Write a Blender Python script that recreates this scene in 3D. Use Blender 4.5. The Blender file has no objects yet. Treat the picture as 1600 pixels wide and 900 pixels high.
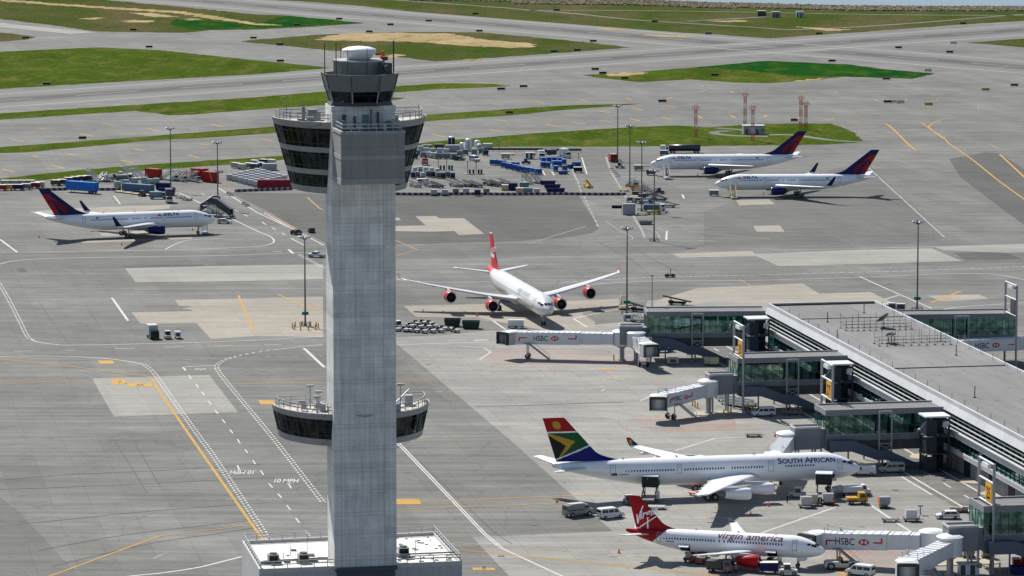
import bpy, bmesh, math, random
from mathutils import Vector, Matrix
from math import sin, cos, pi, radians, sqrt, atan2, hypot
random.seed(7)
C = bpy.context.scene
col = C.collection
# ------------------------------------------------------------------ camera, sky, sun, exposure
F = 6200.0; CAM_H = 144.1; PITCH = math.atan((450+353)/F)
SUN_AZ = (-0.495, 0.868)          # ground direction towards the sun
SUN_EL = radians(46)
cam_data = bpy.data.cameras.new('camera'); cam = bpy.data.objects.new('camera', cam_data); col.objects.link(cam)
cam.location = (0, 0, CAM_H); cam.rotation_euler = (pi/2-PITCH, 0, 0)
cam_data.sensor_width = 36; cam_data.lens = 36*F/1600; cam_data.clip_start = 1; cam_data.clip_end = 60000
C.camera = cam
w = bpy.data.worlds.new('World'); C.world = w; w.use_nodes = True
nt = w.node_tree; bgn = nt.nodes['Background']
sky = nt.nodes.new('ShaderNodeTexSky'); sky.sky_type = 'NISHITA'; sky.sun_disc = False
sky.sun_elevation = SUN_EL; sky.sun_rotation = atan2(SUN_AZ[0], SUN_AZ[1]); sky.altitude = 100; sky.dust_density = 0.6
nt.links.new(sky.outputs[0], bgn.inputs[0]); bgn.inputs[1].default_value = 0.068
sl = bpy.data.lights.new('sun', 'SUN'); sun = bpy.data.objects.new('sun', sl); col.objects.link(sun)
sl.energy = 4.5; sl.angle = radians(0.5); sl.color = (1, 0.955, 0.88)
sd = Vector((SUN_AZ[0]*cos(SUN_EL), SUN_AZ[1]*cos(SUN_EL), sin(SUN_EL)))
sun.rotation_euler = sd.to_track_quat('Z', 'Y').to_euler()
C.view_settings.view_transform = 'Standard'; C.view_settings.look = 'None'
C.view_settings.exposure = 0.57; C.view_settings.gamma = 1
C.cycles.max_bounces = 6; C.cycles.transparent_max_bounces = 12
# ------------------------------------------------------------------ pixel of the 1600x900 photograph -> world
_c, _s = cos(PITCH), sin(PITCH)
def ray(px, py):
    a = (px-800)/F; b = -(py-450)/F
    return (a, _c+b*_s, -_s+b*_c)
def G(px, py, z=0.0):
    d = ray(px, py); t = (z-CAM_H)/d[2]; return Vector((d[0]*t, d[1]*t, z))
def PX(p, py=None):
    dz = p[2]-CAM_H; Z = p[1]*_c-dz*_s; u = p[1]*_s+dz*_c
    return (800+F*p[0]/Z, 450-F*u/Z)
# ------------------------------------------------------------------ materials
MATS = {}
def mat(name, rgb, rough=0.6, metal=0.0, var=0.10, scale=1.5, spec=None, coat=0.0, emit=None, stretch=None, bump=0.0):
    if name in MATS: return MATS[name]
    m = bpy.data.materials.new(name); m.use_nodes = True; n = m.node_tree.nodes; l = m.node_tree.links
    b = n['Principled BSDF']; b.inputs['Roughness'].default_value = rough; b.inputs['Metallic'].default_value = metal
    lum = max(rgb)
    b.inputs['Specular IOR Level'].default_value = spec if spec is not None else (0.22 if rough > 0.35 and not metal else 0.5)
    if coat: b.inputs['Coat Weight'].default_value = coat; b.inputs['Coat Roughness'].default_value = 0.08
    tc = n.new('ShaderNodeTexCoord'); src = tc.outputs['Object']
    if stretch:
        mp = n.new('ShaderNodeMapping'); mp.inputs['Scale'].default_value = stretch; l.new(src, mp.inputs[0]); src = mp.outputs[0]
    nz = n.new('ShaderNodeTexNoise'); nz.inputs['Scale'].default_value = scale; nz.inputs['Detail'].default_value = 6; nz.inputs['Roughness'].default_value = 0.65
    l.new(src, nz.inputs['Vector'])
    r = n.new('ShaderNodeMapRange'); r.inputs[1].default_value = 0.25; r.inputs[2].default_value = 0.75
    r.inputs[3].default_value = 1-var; r.inputs[4].default_value = 1+var; l.new(nz.outputs[0], r.inputs[0])
    mx = n.new('ShaderNodeMix'); mx.data_type = 'RGBA'; mx.blend_type = 'MULTIPLY'; mx.inputs[0].default_value = 1
    mx.inputs[6].default_value = (*rgb, 1); l.new(r.outputs[0], mx.inputs[7]); l.new(mx.outputs[2], b.inputs['Base Color'])
    if bump:
        bp = n.new('ShaderNodeBump'); bp.inputs['Strength'].default_value = bump; l.new(nz.outputs[0], bp.inputs['Height']); l.new(bp.outputs[0], b.inputs['Normal'])
    if emit: b.inputs['Emission Color'].default_value = (*rgb, 1); b.inputs['Emission Strength'].default_value = emit
    MATS[name] = m; return m
def glass(name, rgb, tint, mixv=0.55):
    """a tinted pane: part see-through, part mirror, darker to look through at a slant"""
    if name in MATS: return MATS[name]
    m = bpy.data.materials.new(name); m.use_nodes = True; n = m.node_tree.nodes; l = m.node_tree.links
    out = n['Material Output']; n.remove(n['Principled BSDF'])
    tr = n.new('ShaderNodeBsdfTransparent'); tr.inputs[0].default_value = (*tint, 1)
    gl = n.new('ShaderNodeBsdfGlossy'); gl.inputs['Roughness'].default_value = 0.03
    tc = n.new('ShaderNodeTexCoord'); nz = n.new('ShaderNodeTexNoise'); nz.inputs['Scale'].default_value = 0.55; nz.inputs['Detail'].default_value = 3; l.new(tc.outputs['Object'], nz.inputs['Vector'])
    rg = n.new('ShaderNodeMapRange'); rg.inputs[1].default_value = 0.35; rg.inputs[2].default_value = 0.68; rg.inputs[3].default_value = 0.45; rg.inputs[4].default_value = 1.9; l.new(nz.outputs[0], rg.inputs[0])  # noise varies the mirror tint, standing in for uneven sky reflections
    mc = n.new('ShaderNodeMix'); mc.data_type = 'RGBA'; mc.blend_type = 'MULTIPLY'; mc.inputs[0].default_value = 1; mc.inputs[6].default_value = (*rgb, 1); l.new(rg.outputs[0], mc.inputs[7]); l.new(mc.outputs[2], gl.inputs['Color'])
    ge = n.new('ShaderNodeNewGeometry'); dt = n.new('ShaderNodeVectorMath'); dt.operation = 'DOT_PRODUCT'; l.new(ge.outputs['Incoming'], dt.inputs[0]); l.new(ge.outputs['Normal'], dt.inputs[1])
    ab = n.new('ShaderNodeMath'); ab.operation = 'ABSOLUTE'; l.new(dt.outputs['Value'], ab.inputs[0])
    iv = n.new('ShaderNodeMath'); iv.operation = 'SUBTRACT'; iv.inputs[0].default_value = 1; l.new(ab.outputs[0], iv.inputs[1])
    pw = n.new('ShaderNodeMath'); pw.operation = 'POWER'; l.new(iv.outputs[0], pw.inputs[0]); pw.inputs[1].default_value = 4
    mr = n.new('ShaderNodeMapRange'); mr.inputs[1].default_value = 0; mr.inputs[2].default_value = 1; mr.inputs[3].default_value = mixv*0.35; mr.inputs[4].default_value = 1
    l.new(pw.outputs[0], mr.inputs[0])
    mx = n.new('ShaderNodeMixShader'); l.new(mr.outputs[0], mx.inputs[0]); l.new(tr.outputs[0], mx.inputs[1]); l.new(gl.outputs[0], mx.inputs[2])
    l.new(mx.outputs[0], out.inputs[0]); MATS[name] = m; return m
WHITE = mat('white_paint', (0.66, 0.67, 0.69), 0.35, var=0.05)
AIRWHITE = mat('aircraft_white', (0.86, 0.87, 0.89), 0.28, var=0.02, scale=0.4, coat=0.3)
OFFWHITE = mat('weathered_white', (0.47, 0.47, 0.455), 0.5, var=0.12)
LGREY = mat('light_grey_metal', (0.32, 0.33, 0.35), 0.45, 0.2)
GREY = mat('grey_metal', (0.17, 0.18, 0.195), 0.5, 0.2)
DGREY = mat('dark_grey_metal', (0.055, 0.058, 0.065), 0.5, 0.2)
BLACK = mat('black_rubber', (0.018, 0.018, 0.02), 0.75)
DARKWIN = mat('vehicle_glass', (0.015, 0.02, 0.025), 0.08, var=0.02)
NAVY = mat('navy_paint', (0.006, 0.010, 0.085), 0.45)
BLUE = mat('blue_paint', (0.012, 0.075, 0.32), 0.4)
BRIGHTBLUE = mat('bright_blue_paint', (0.012, 0.16, 0.55), 0.4)
STEELBLUE = mat('steel_blue_paint', (0.075, 0.135, 0.22), 0.5)
TEAL = mat('teal_grey_paint', (0.15, 0.23, 0.25), 0.5)
RED = mat('red_paint', (0.36, 0.016, 0.013), 0.4)
MAROON = mat('maroon_paint', (0.24, 0.012, 0.035), 0.45)
ENGRED = mat('engine_red', (0.46, 0.008, 0.014), 0.4)
TAILRED = mat('tail_red', (0.33, 0.004, 0.009), 0.45, var=0.04)
ORANGE = mat('orange_paint', (0.75, 0.16, 0.02), 0.5)
YELLOW = mat('yellow_paint', (0.70, 0.38, 0.02), 0.45)
SIGNYEL = mat('sign_yellow', (0.75, 0.36, 0.02), 0.5, var=0.03)
GREEN = mat('dark_green_paint', (0.012, 0.05, 0.035), 0.5)
SIGNGREEN = mat('sign_green', (0.01, 0.16, 0.11), 0.5)
TAN = mat('tan_board', (0.52, 0.42, 0.31), 0.7)
CONC = mat('concrete_wall', (0.34, 0.34, 0.33), 0.85, var=0.10, scale=0.6, bump=0.1)
TANCONC = mat('kerb_concrete', (0.38, 0.33, 0.26), 0.85, var=0.12)
ROOFW = mat('white_roof', (0.68, 0.66, 0.61), 0.8, var=0.06, scale=0.5)
SKIN = mat('skin', (0.35, 0.2, 0.14), 0.6)
HIVIS = mat('orange_vest', (0.85, 0.18, 0.03), 0.7)
CLOTH = mat('dark_cloth', (0.02, 0.022, 0.03), 0.9)
FANM = mat('fan_dark', (0.006, 0.006, 0.008), 0.5)
CHROME = mat('bare_metal', (0.62, 0.63, 0.65), 0.25, 0.9)
TEXTNAVY = mat('lettering_navy', (0.012, 0.018, 0.13), 0.4, var=0.02)
TEXTRED = mat('lettering_red', (0.17, 0.003, 0.022), 0.4, var=0.02)
TEXTGREY = mat('lettering_grey', (0.30, 0.31, 0.34), 0.4, var=0.02)
TEXTBLK = mat('lettering_black', (0.012, 0.012, 0.014), 0.5, var=0.02)
LOGORED = mat('logo_red', (0.55, 0.01, 0.015), 0.5, var=0.02)
# ------------------------------------------------------------------ mesh collector
class MB:
    def __init__(s): s.v = []; s.f = []; s.m = []; s.sm = []
    def add(s, vs, fs, m=0, smooth=False):
        o = len(s.v); s.v += [tuple(p) for p in vs]
        for f in fs: s.f.append(tuple(o+i for i in f)); s.m.append(m); s.sm.append(smooth)
        return s
    def face(s, vs, m=0): return s.add(vs, [tuple(range(len(vs)))], m)
    def box(s, x0, x1, y0, y1, z0, z1, m=0):
        v = [(x0,y0,z0),(x1,y0,z0),(x1,y1,z0),(x0,y1,z0),(x0,y0,z1),(x1,y0,z1),(x1,y1,z1),(x0,y1,z1)]
        return s.add(v, [(0,3,2,1),(4,5,6,7),(0,1,5,4),(1,2,6,5),(2,3,7,6),(3,0,4,7)], m)
    def cyl(s, p0, p1, r0, r1=None, n=10, m=0, caps=True, smooth=True):
        if r1 is None: r1 = r0
        p0 = Vector(p0); p1 = Vector(p1); d = (p1-p0).normalized()
        a = d.orthogonal().normalized(); b = d.cross(a)
        v = []
        for p, r in ((p0, r0), (p1, r1)):
            for i in range(n):
                t = 2*pi*i/n; v.append(p+a*cos(t)*r+b*sin(t)*r)
        s.add(v, [(i, (i+1) % n, n+(i+1) % n, n+i) for i in range(n)], m, smooth)
        if caps: s.add(v, [tuple(range(n-1, -1, -1)), tuple(range(n, 2*n))], m)
        return s
    def bar(s, p0, p1, w=0.1, m=0): return s.cyl(p0, p1, w*0.7, n=4, m=m, smooth=False)
    def prism(s, poly, z0, z1, m=0, top=None):
        n = len(poly); v = [(x, y, z0) for x, y in poly]+[(x, y, z1) for x, y in poly]
        s.add(v, [tuple(range(n-1, -1, -1))]+[(i, (i+1) % n, n+(i+1) % n, n+i) for i in range(n)], m)
        return s.add(v, [tuple(range(n, 2*n))], m if top is None else top)
    def side(s, poly, y0, y1, m=0):          # polygon in x,z pushed along y
        n = len(poly); v = [(x, y0, z) for x, z in poly]+[(x, y1, z) for x, z in poly]
        return s.add(v, [tuple(range(n)), tuple(range(2*n-1, n-1, -1))]+[(i, n+i, n+(i+1) % n, (i+1) % n) for i in range(n)], m)
    def loft(s, rings, m=0, caps=True, smooth=True, cls=None, closed=True):
        n = len(rings[0]); v = [p for r in rings for p in r]; o = len(s.v); s.v += [tuple(p) for p in v]
        for j in range(len(rings)-1):
            for i in range(n if closed else n-1):
                f = (j*n+i, j*n+(i+1) % n, (j+1)*n+(i+1) % n, (j+1)*n+i)
                k = m
                if cls: k = cls(sum((Vector(v[q]) for q in f), Vector())/4)
                s.f.append(tuple(o+q for q in f)); s.m.append(k); s.sm.append(smooth)
        if caps:
            for ring, j in ((tuple(range(n-1, -1, -1)), 0), (tuple(range(n)), len(rings)-1)):
                k = m if not cls else cls(sum((Vector(p) for p in rings[j]), Vector())/n)
                s.f.append(tuple(o+j*n+q for q in ring)); s.m.append(k); s.sm.append(False)
        return s
    def revolve(s, prof, axis='x', at=(0,0,0), n=24, m=0, cls=None, caps=True):
        rings = []
        for x, r in prof:
            rg = []
            for i in range(n):
                t = 2*pi*i/n
                if axis == 'x': rg.append((at[0]+x, at[1]+r*cos(t), at[2]+r*sin(t)))
                else: rg.append((at[0]+r*cos(t), at[1]+r*sin(t), at[2]+x))
            rings.append(rg)
        return s.loft(rings, m, caps, True, cls)
    def build(s, name, mats, parent=None, fix=True):
        me = bpy.data.meshes.new(name); me.from_pydata(s.v, [], s.f)
        if not isinstance(mats, (list, tuple)): mats = [mats]
        for q in mats: me.materials.append(q)
        me.polygons.foreach_set('material_index', s.m); me.polygons.foreach_set('use_smooth', s.sm)
        if fix:
            bm = bmesh.new(); bm.from_mesh(me); bmesh.ops.recalc_face_normals(bm, faces=bm.faces); bm.to_mesh(me); bm.free()
        me.update()
        o = bpy.data.objects.new(name, me); col.objects.link(o)
        if parent: o.parent = parent
        return o
def pieces(mb, name, mats, parent=None):
    """every separate piece of the collector becomes a part of its own"""
    par = list(range(len(mb.v)))
    def find(i):
        while par[i] != i: par[i] = par[par[i]]; i = par[i]
        return i
    key = {}
    for i, p in enumerate(mb.v):
        k = tuple(round(c, 4) for c in p)
        if k in key: par[find(i)] = find(key[k])
        else: key[k] = i
    for f in mb.f:
        for q in f[1:]: par[find(q)] = find(f[0])
    grp = {}
    for j, f in enumerate(mb.f): grp.setdefault(find(f[0]), []).append(j)
    out = []
    for fs in grp.values():
        b = MB(); mp = {}
        for j in fs:
            for q in mb.f[j]:
                if q not in mp: mp[q] = len(b.v); b.v.append(mb.v[q])
            b.f.append(tuple(mp[q] for q in mb.f[j])); b.m.append(mb.m[j]); b.sm.append(mb.sm[j])
        out.append(b.build(name, mats, parent))
    return out
def tag(o, label=None, cat=None, group=None, kind=None):
    if label: o['label'] = label
    if cat: o['category'] = cat
    if group: o['group'] = group
    if kind: o['kind'] = kind
    return o
def thing(name, loc=(0,0,0), rz=0.0, label=None, cat=None, group=None):
    o = bpy.data.objects.new(name, None); col.objects.link(o); o.empty_display_size = 0.3
    o.location = loc; o.rotation_euler = (0, 0, radians(rz)); return tag(o, label, cat, group)
def copy_tree(o, parent=None):
    c = o.copy(); col.objects.link(c); c.parent = parent
    for ch in o.children: copy_tree(ch, c)
    return c
PROTO = {}
GZ = 0.06                                    # the apron's top, with its paint
def put(builder, args, px, py, rz, label, cat, group=None, z=None, at=None):
    """a thing of this kind with its base centre at a pixel of the photograph; repeats copy the first"""
    key = (builder.__name__, repr(args))
    o = PROTO.get(key)
    if o is None: o = builder(*args); PROTO[key] = o
    else: o = copy_tree(o)
    p = Vector(at) if at is not None else G(px, py, GZ if z is None else z)
    o.location = p; o.rotation_euler = (0, 0, radians(rz))
    for k in ('group',):
        if k in o.keys(): del o[k]
    return tag(o, label, cat, group)
_fontcache = {}
def text_tris(s, size=1.0, shear=0.0, space=1.0, align='LEFT', bold=0.0, cuts=0):
    """flat triangles (u,v) of some words in the built-in font"""
    cu = bpy.data.curves.new('words', 'FONT'); cu.body = s; cu.size = size; cu.shear = shear; cu.space_character = space
    cu.align_x = align; cu.offset = bold; cu.resolution_u = 3
    o = bpy.data.objects.new('words', cu); col.objects.link(o)
    dg = bpy.context.evaluated_depsgraph_get(); dg.update()
    me = bpy.data.meshes.new_from_object(o.evaluated_get(dg))
    bm = bmesh.new(); bm.from_mesh(me); bmesh.ops.triangulate(bm, faces=bm.faces)
    if cuts: bmesh.ops.subdivide_edges(bm, edges=bm.edges, cuts=cuts, use_grid_fill=True)
    bm.verts.index_update()
    v = [(p.co.x, p.co.y) for p in bm.verts]; f = [tuple(q.index for q in fc.verts) for fc in bm.faces]
    bm.free(); bpy.data.objects.remove(o); bpy.data.curves.remove(cu); bpy.data.meshes.remove(me)
    return v, f
def text_on(mb, fn, s, m=0, **k):
    v, f = text_tris(s, **k); mb.add([fn(u, q) for u, q in v], f, m)
    return mb
# ------------------------------------------------------------------ ground materials
AX = radians(-79.4)                       # the concourse runs this way over the ground
def pave(name, rgb, big=0.14, streak=0.14, fine=0.09, joint=None, jdark=0.82, spots=0.0, rot=AX, warm=0.0, lanes=0.0, patch=0.0):
    m = bpy.data.materials.new(name); m.use_nodes = True; n = m.node_tree.nodes; l = m.node_tree.links
    b = n['Principled BSDF']; b.inputs['Roughness'].default_value = 0.9; b.inputs['Specular IOR Level'].default_value = 0.25
    tc = n.new('ShaderNodeTexCoord')
    def mapped(r, sc):
        mp = n.new('ShaderNodeMapping'); mp.inputs['Rotation'].default_value = (0, 0, -r); mp.inputs['Scale'].default_value = sc
        l.new(tc.outputs['Object'], mp.inputs[0]); return mp.outputs[0]
    def noise(vec, sc, amp, det=5, lo=0.3, hi=0.7):
        z = n.new('ShaderNodeTexNoise'); z.inputs['Scale'].default_value = sc; z.inputs['Detail'].default_value = det; z.inputs['Roughness'].default_value = 0.6
        l.new(vec, z.inputs['Vector']); r = n.new('ShaderNodeMapRange')
        r.inputs[1].default_value = lo; r.inputs[2].default_value = hi; r.inputs[3].default_value = 1-amp; r.inputs[4].default_value = 1+amp
        l.new(z.outputs[0], r.inputs[0]); return r.outputs[0]
    col0 = n.new('ShaderNodeRGB'); col0.outputs[0].default_value = (*rgb, 1); cur = col0.outputs[0]
    def mul(v):
        nonlocal cur
        mx = n.new('ShaderNodeMix'); mx.data_type = 'RGBA'; mx.blend_type = 'MULTIPLY'; mx.inputs[0].default_value = 1
        l.new(cur, mx.inputs[6]); l.new(v, mx.inputs[7]); cur = mx.outputs[2]
    ident = mapped(0, (1, 1, 1))
    mul(noise(ident, 0.018, big)); mul(noise(ident, 0.11, big*0.5))
    mul(noise(mapped(rot, (0.02, 0.35, 1)), 1.0, streak)); mul(noise(mapped(rot+pi/2, (0.015, 0.22, 1)), 1.0, streak*0.8))
    mul(noise(ident, 1.3, fine, 8))
    if patch:
        z = n.new('ShaderNodeTexBrick'); z.offset = 0.41; z.inputs['Scale'].default_value = 1
        z.inputs['Color1'].default_value = (1-patch,)*3+(1,); z.inputs['Color2'].default_value = (1+patch,)*3+(1,); z.inputs['Mortar'].default_value = (0.97,)*3+(1,)
        z.inputs['Brick Width'].default_value = 83; z.inputs['Row Height'].default_value = 30; z.inputs['Mortar Size'].default_value = 0.12; z.inputs['Bias'].default_value = 0.1
        l.new(mapped(rot+pi/2, (1, 1, 1)), z.inputs['Vector']); mul(z.outputs[0])
        dn = n.new('ShaderNodeTexNoise'); dn.inputs['Scale'].default_value = 0.08; dn.inputs['Detail'].default_value = 4; l.new(ident, dn.inputs['Vector'])
        av = n.new('ShaderNodeMixRGB'); av.blend_type = 'ADD'; av.inputs[0].default_value = 1; l.new(ident, av.inputs[1])
        sc_ = n.new('ShaderNodeVectorMath'); sc_.operation = 'SCALE'; sc_.inputs['Scale'].default_value = 9; l.new(dn.outputs['Color'], sc_.inputs[0]); l.new(sc_.outputs[0], av.inputs[2])
        vo = n.new('ShaderNodeTexVoronoi'); vo.feature = 'DISTANCE_TO_EDGE'; vo.inputs['Scale'].default_value = 0.035; l.new(av.outputs[0], vo.inputs['Vector'])
        vr = n.new('ShaderNodeMapRange'); vr.inputs[1].default_value = 0.0; vr.inputs[2].default_value = 0.012; vr.inputs[3].default_value = 0.82; vr.inputs[4].default_value = 1; l.new(vo.outputs['Distance'], vr.inputs[0]); mul(vr.outputs[0])
    if lanes:
        z = n.new('ShaderNodeTexBrick'); z.offset = 0.37; z.inputs['Scale'].default_value = 1
        z.inputs['Color1'].default_value = (1-lanes,)*3+(1,); z.inputs['Color2'].default_value = (1+lanes,)*3+(1,); z.inputs['Mortar'].default_value = (0.80,)*3+(1,)
        z.inputs['Brick Width'].default_value = 60; z.inputs['Row Height'].default_value = 7.6; z.inputs['Mortar Size'].default_value = 0.10; z.inputs['Mortar Smooth'].default_value = 0.6
        l.new(mapped(rot, (1, 1, 1)), z.inputs['Vector']); mul(z.outputs[0])
    if joint:
        z = n.new('ShaderNodeTexBrick'); z.offset = 0.0; z.inputs['Scale'].default_value = 1
        z.inputs['Color1'].default_value = (0.95,)*3+(1,); z.inputs['Color2'].default_value = (1.04,)*3+(1,); z.inputs['Mortar'].default_value = (jdark,)*3+(1,)
        z.inputs['Brick Width'].default_value = joint; z.inputs['Row Height'].default_value = joint; z.inputs['Mortar Size'].default_value = 0.07; z.inputs['Mortar Smooth'].default_value = 0.3
        l.new(mapped(rot, (1, 1, 1)), z.inputs['Vector']); mul(z.outputs[0])
    if spots:
        a = noise(ident, 0.35, 1.0, 6, 0.60, 0.72); r = n.new('ShaderNodeMapRange'); r.inputs[1].default_value = 0; r.inputs[2].default_value = 2
        r.inputs[3].default_value = 1; r.inputs[4].default_value = 1-spots; l.new(a, r.inputs[0]); mul(r.outputs[0])
        # rubber and fuel streaks
        a2 = noise(mapped(rot+0.9, (0.05, 0.6, 1)), 1.0, 1.0, 5, 0.60, 0.76); r2 = n.new('ShaderNodeMapRange'); r2.inputs[1].default_value = 0; r2.inputs[2].default_value = 2
        r2.inputs[3].default_value = 1; r2.inputs[4].default_value = 1-spots*0.8; l.new(a2, r2.inputs[0]); mul(r2.outputs[0])
    l.new(cur, b.inputs['Base Color'])
    return m
def blend_mat(name, c1, c2, sc, lo, hi, stretch=(1, 1, 1), c3=None, fine=0.2):
    m = bpy.data.materials.new(name); m.use_nodes = True; n = m.node_tree.nodes; l = m.node_tree.links
    b = n['Principled BSDF']; b.inputs['Roughness'].default_value = 1.0; b.inputs['Specular IOR Level'].default_value = 0.0
    tc = n.new('ShaderNodeTexCoord'); mp = n.new('ShaderNodeMapping'); mp.inputs['Scale'].default_value = stretch; l.new(tc.outputs['Object'], mp.inputs[0])
    def nz(s, d=6):
        z = n.new('ShaderNodeTexNoise'); z.inputs['Scale'].default_value = s; z.inputs['Detail'].default_value = d; z.inputs['Roughness'].default_value = 0.65; l.new(mp.outputs[0], z.inputs['Vector']); return z.outputs[0]
    r = n.new('ShaderNodeMapRange'); r.inputs[1].default_value = lo; r.inputs[2].default_value = hi; l.new(nz(sc), r.inputs[0])
    mx = n.new('ShaderNodeMix'); mx.data_type = 'RGBA'; l.new(r.outputs[0], mx.inputs[0]); mx.inputs[6].default_value = (*c1, 1); mx.inputs[7].default_value = (*c2, 1); cur = mx.outputs[2]
    if c3:
        r3 = n.new('ShaderNodeMapRange'); r3.inputs[1].default_value = 0.50; r3.inputs[2].default_value = 0.68; l.new(nz(sc*2.7), r3.inputs[0])
        m3 = n.new('ShaderNodeMix'); m3.data_type = 'RGBA'; l.new(r3.outputs[0], m3.inputs[0]); l.new(cur, m3.inputs[6]); m3.inputs[7].default_value = (*c3, 1); cur = m3.outputs[2]
    rf = n.new('ShaderNodeMapRange'); rf.inputs[1].default_value = 0.3; rf.inputs[2].default_value = 0.7; rf.inputs[3].default_value = 1-fine; rf.inputs[4].default_value = 1+fine; l.new(nz(0.45, 8), rf.inputs[0])
    mf = n.new('ShaderNodeMix'); mf.data_type = 'RGBA'; mf.blend_type = 'MULTIPLY'; mf.inputs[0].default_value = 1; l.new(cur, mf.inputs[6]); l.new(rf.outputs[0], mf.inputs[7])
    l.new(mf.outputs[2], b.inputs['Base Color']); return m
ASPHALT = pave('apron_asphalt', (0.1324, 0.1315, 0.1230), big=0.22, streak=0.20, spots=0.36, lanes=0.07, patch=0.07)
ASPHALT_DARK = pave('dark_asphalt', (0.0740, 0.0735, 0.0700), spots=0.22, lanes=0.05, patch=0.05)
ASPHALT_MID = pave('worn_asphalt', (0.1074, 0.1067, 0.1007), spots=0.28, lanes=0.07, patch=0.06)
CONCRETE = pave('apron_concrete', (0.2325, 0.2272, 0.2099), big=0.16, streak=0.14, joint=7.6, jdark=0.74, spots=0.46)
SLAB_PALE = pave('pale_slab', (0.2584, 0.2505, 0.2274), big=0.11, streak=0.10, joint=7.6, jdark=0.82, spots=0.28)
SLAB_TAN = pave('tan_slab', (0.2733, 0.2485, 0.2081), big=0.11, streak=0.10, joint=7.6, jdark=0.82, spots=0.28)
ROOFGREY = pave('roof_membrane', (0.180, 0.178, 0.177), big=0.14, streak=0.10, joint=None, spots=0.38)
GRASS = blend_mat('mown_grass', (0.060, 0.092, 0.013), (0.036, 0.064, 0.009), 0.03, 0.36, 0.64, (1, 0.35, 1), (0.105, 0.100, 0.030), fine=0.30)
GRASS_DRY = blend_mat('dry_grass', (0.048, 0.066, 0.016), (0.092, 0.080, 0.040), 0.016, 0.40, 0.64, (1, 0.35, 1), (0.034, 0.066, 0.011), fine=0.30)
GRASS_DARK = blend_mat('dyed_seed_grass', (0.006, 0.050, 0.012), (0.016, 0.064, 0.009), 0.03, 0.38, 0.64, (1, 0.4, 1), (0.050, 0.080, 0.015), fine=0.25)
VERGE = blend_mat('worn_verge', (0.125, 0.115, 0.080), (0.085, 0.100, 0.030), 0.12, 0.38, 0.62, (1, 0.6, 1), (0.145, 0.142, 0.132))
SAND = blend_mat('bare_sand', (0.36, 0.27, 0.155), (0.27, 0.21, 0.115), 0.03, 0.4, 0.65, (1, 0.5, 1), (0.14, 0.14, 0.05))
PAINT_W = mat('white_line_paint', (0.46, 0.46, 0.44), 0.8, var=0.22, scale=0.35)
PAINT_FW = mat('faded_white_line_paint', (0.26, 0.26, 0.25), 0.85, var=0.25, scale=0.25)
PAINT_Y = mat('yellow_line_paint', (0.42, 0.24, 0.045), 0.8, var=0.22, scale=0.35)
PAINT_FY = mat('faded_yellow_line_paint', (0.30, 0.205, 0.085), 0.85, var=0.2, scale=0.25)
PAINT_R = mat('faded_red_line_paint', (0.31, 0.165, 0.145), 0.85, var=0.25, scale=0.3)
PAINT_K = mat('black_line_paint', (0.06, 0.06, 0.06), 0.85)
SEAM = mat('tar_seam', (0.085, 0.085, 0.083), 0.85, var=0.25, scale=0.2)
# ------------------------------------------------------------------ ground, sheets stacked a centimetre apart
SHEET_N = [0]
def sheet(mb, pix, z, m=0, jit=0.0, step=9.0):
    SHEET_N[0] += 1; z += 0.00015*(SHEET_N[0] % 9)
    p = [G(x, y, z) for x, y in pix]; out = []
    for a, b in zip(p, p[1:]+p[:1]):
        out.append(a)
        if jit:
            k = int((b-a).length/step)
            for i in range(1, k):
                q = a.lerp(b, i/k); out.append(Vector((q.x+random.uniform(-jit, jit), q.y+random.uniform(-jit, jit)*1.5, z)))
    mb.face(out, m)
def struct(o): return tag(o, kind='structure')
g = MB(); g.face([(-40000, -3000, 0), (40000, -3000, 0), (40000, 55000, 0), (-40000, 55000, 0)])
struct(g.build('ground', GRASS_DRY, fix=False))
WATER = mat('bay_water', (0.07, 0.12, 0.19), 0.22, var=0.12, scale=0.02)
shore = [(-6000, 0), (700, -4), (1000, -1.0), (1100, 3.0), (1200, 5.2), (1300, 8.0), (1450, 9.6), (1700, 9.2), (4000, 4)]
sp = [G(x, y, 0.02) for x, y in shore]
wpts = [sp[0]]
for a, b in zip(sp, sp[1:]):
    for i in range(1, 9): q = a.lerp(b, i/8); wpts.append(Vector((q.x, q.y+random.uniform(-6, 6), 0.02)))
g = MB(); g.face(wpts+[(40000, 54000, 0.02), (-40000, 54000, 0.02)]); struct(g.build('water', WATER, fix=False))
# all the pavement that is not grass
g = MB(); sheet(g, [(-900, 1500), (-900, -12), (60, -16), (250, -8), (470, 2), (560, 9), (700, 24.5), (800, 33.5), (900, 40.5), (1000, 49), (1110, 53), (1200, 60), (1290, 54), (1400, 46), (1500, 38.5), (1600, 32.5), (2100, 0), (2500, 60), (2500, 1500)], 0.02, jit=1.0)
sheet_n = [(-4000, -2500, 0.015), (4000, -2500, 0.015), (4000, 700, 0.015), (-4000, 700, 0.015)]; g.face(sheet_n)
struct(g.build('apron', ASPHALT, fix=False))
g = MB(); zg = 0.035
for p in ([(-60,-6),(150,-3),(175,1),(275,10),(400,22.5),(445,24),(570,36),(500,41),(400,46),(330,47),(290,51),(210,50),(150,49),(80,39),(-60,22)],
          [(-60,48),(0,51),(40,55),(58,58),(40,62),(-60,70)],
          [(375,65),(400,62),(500,54),(600,51),(690,50),(760,51),(800,55),(880,62),(985,74),(910,80),(800,88),(700,95),(680,96),(600,86),(500,77),(430,70)],
          [(1512,67),(1560,63),(1700,54),(1700,82),(1600,74),(1540,69)]):
    sheet(g, p, zg-0.004, 3, jit=1.5, step=6); sheet(g, p, zg, 1, jit=1.4, step=5)
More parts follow.
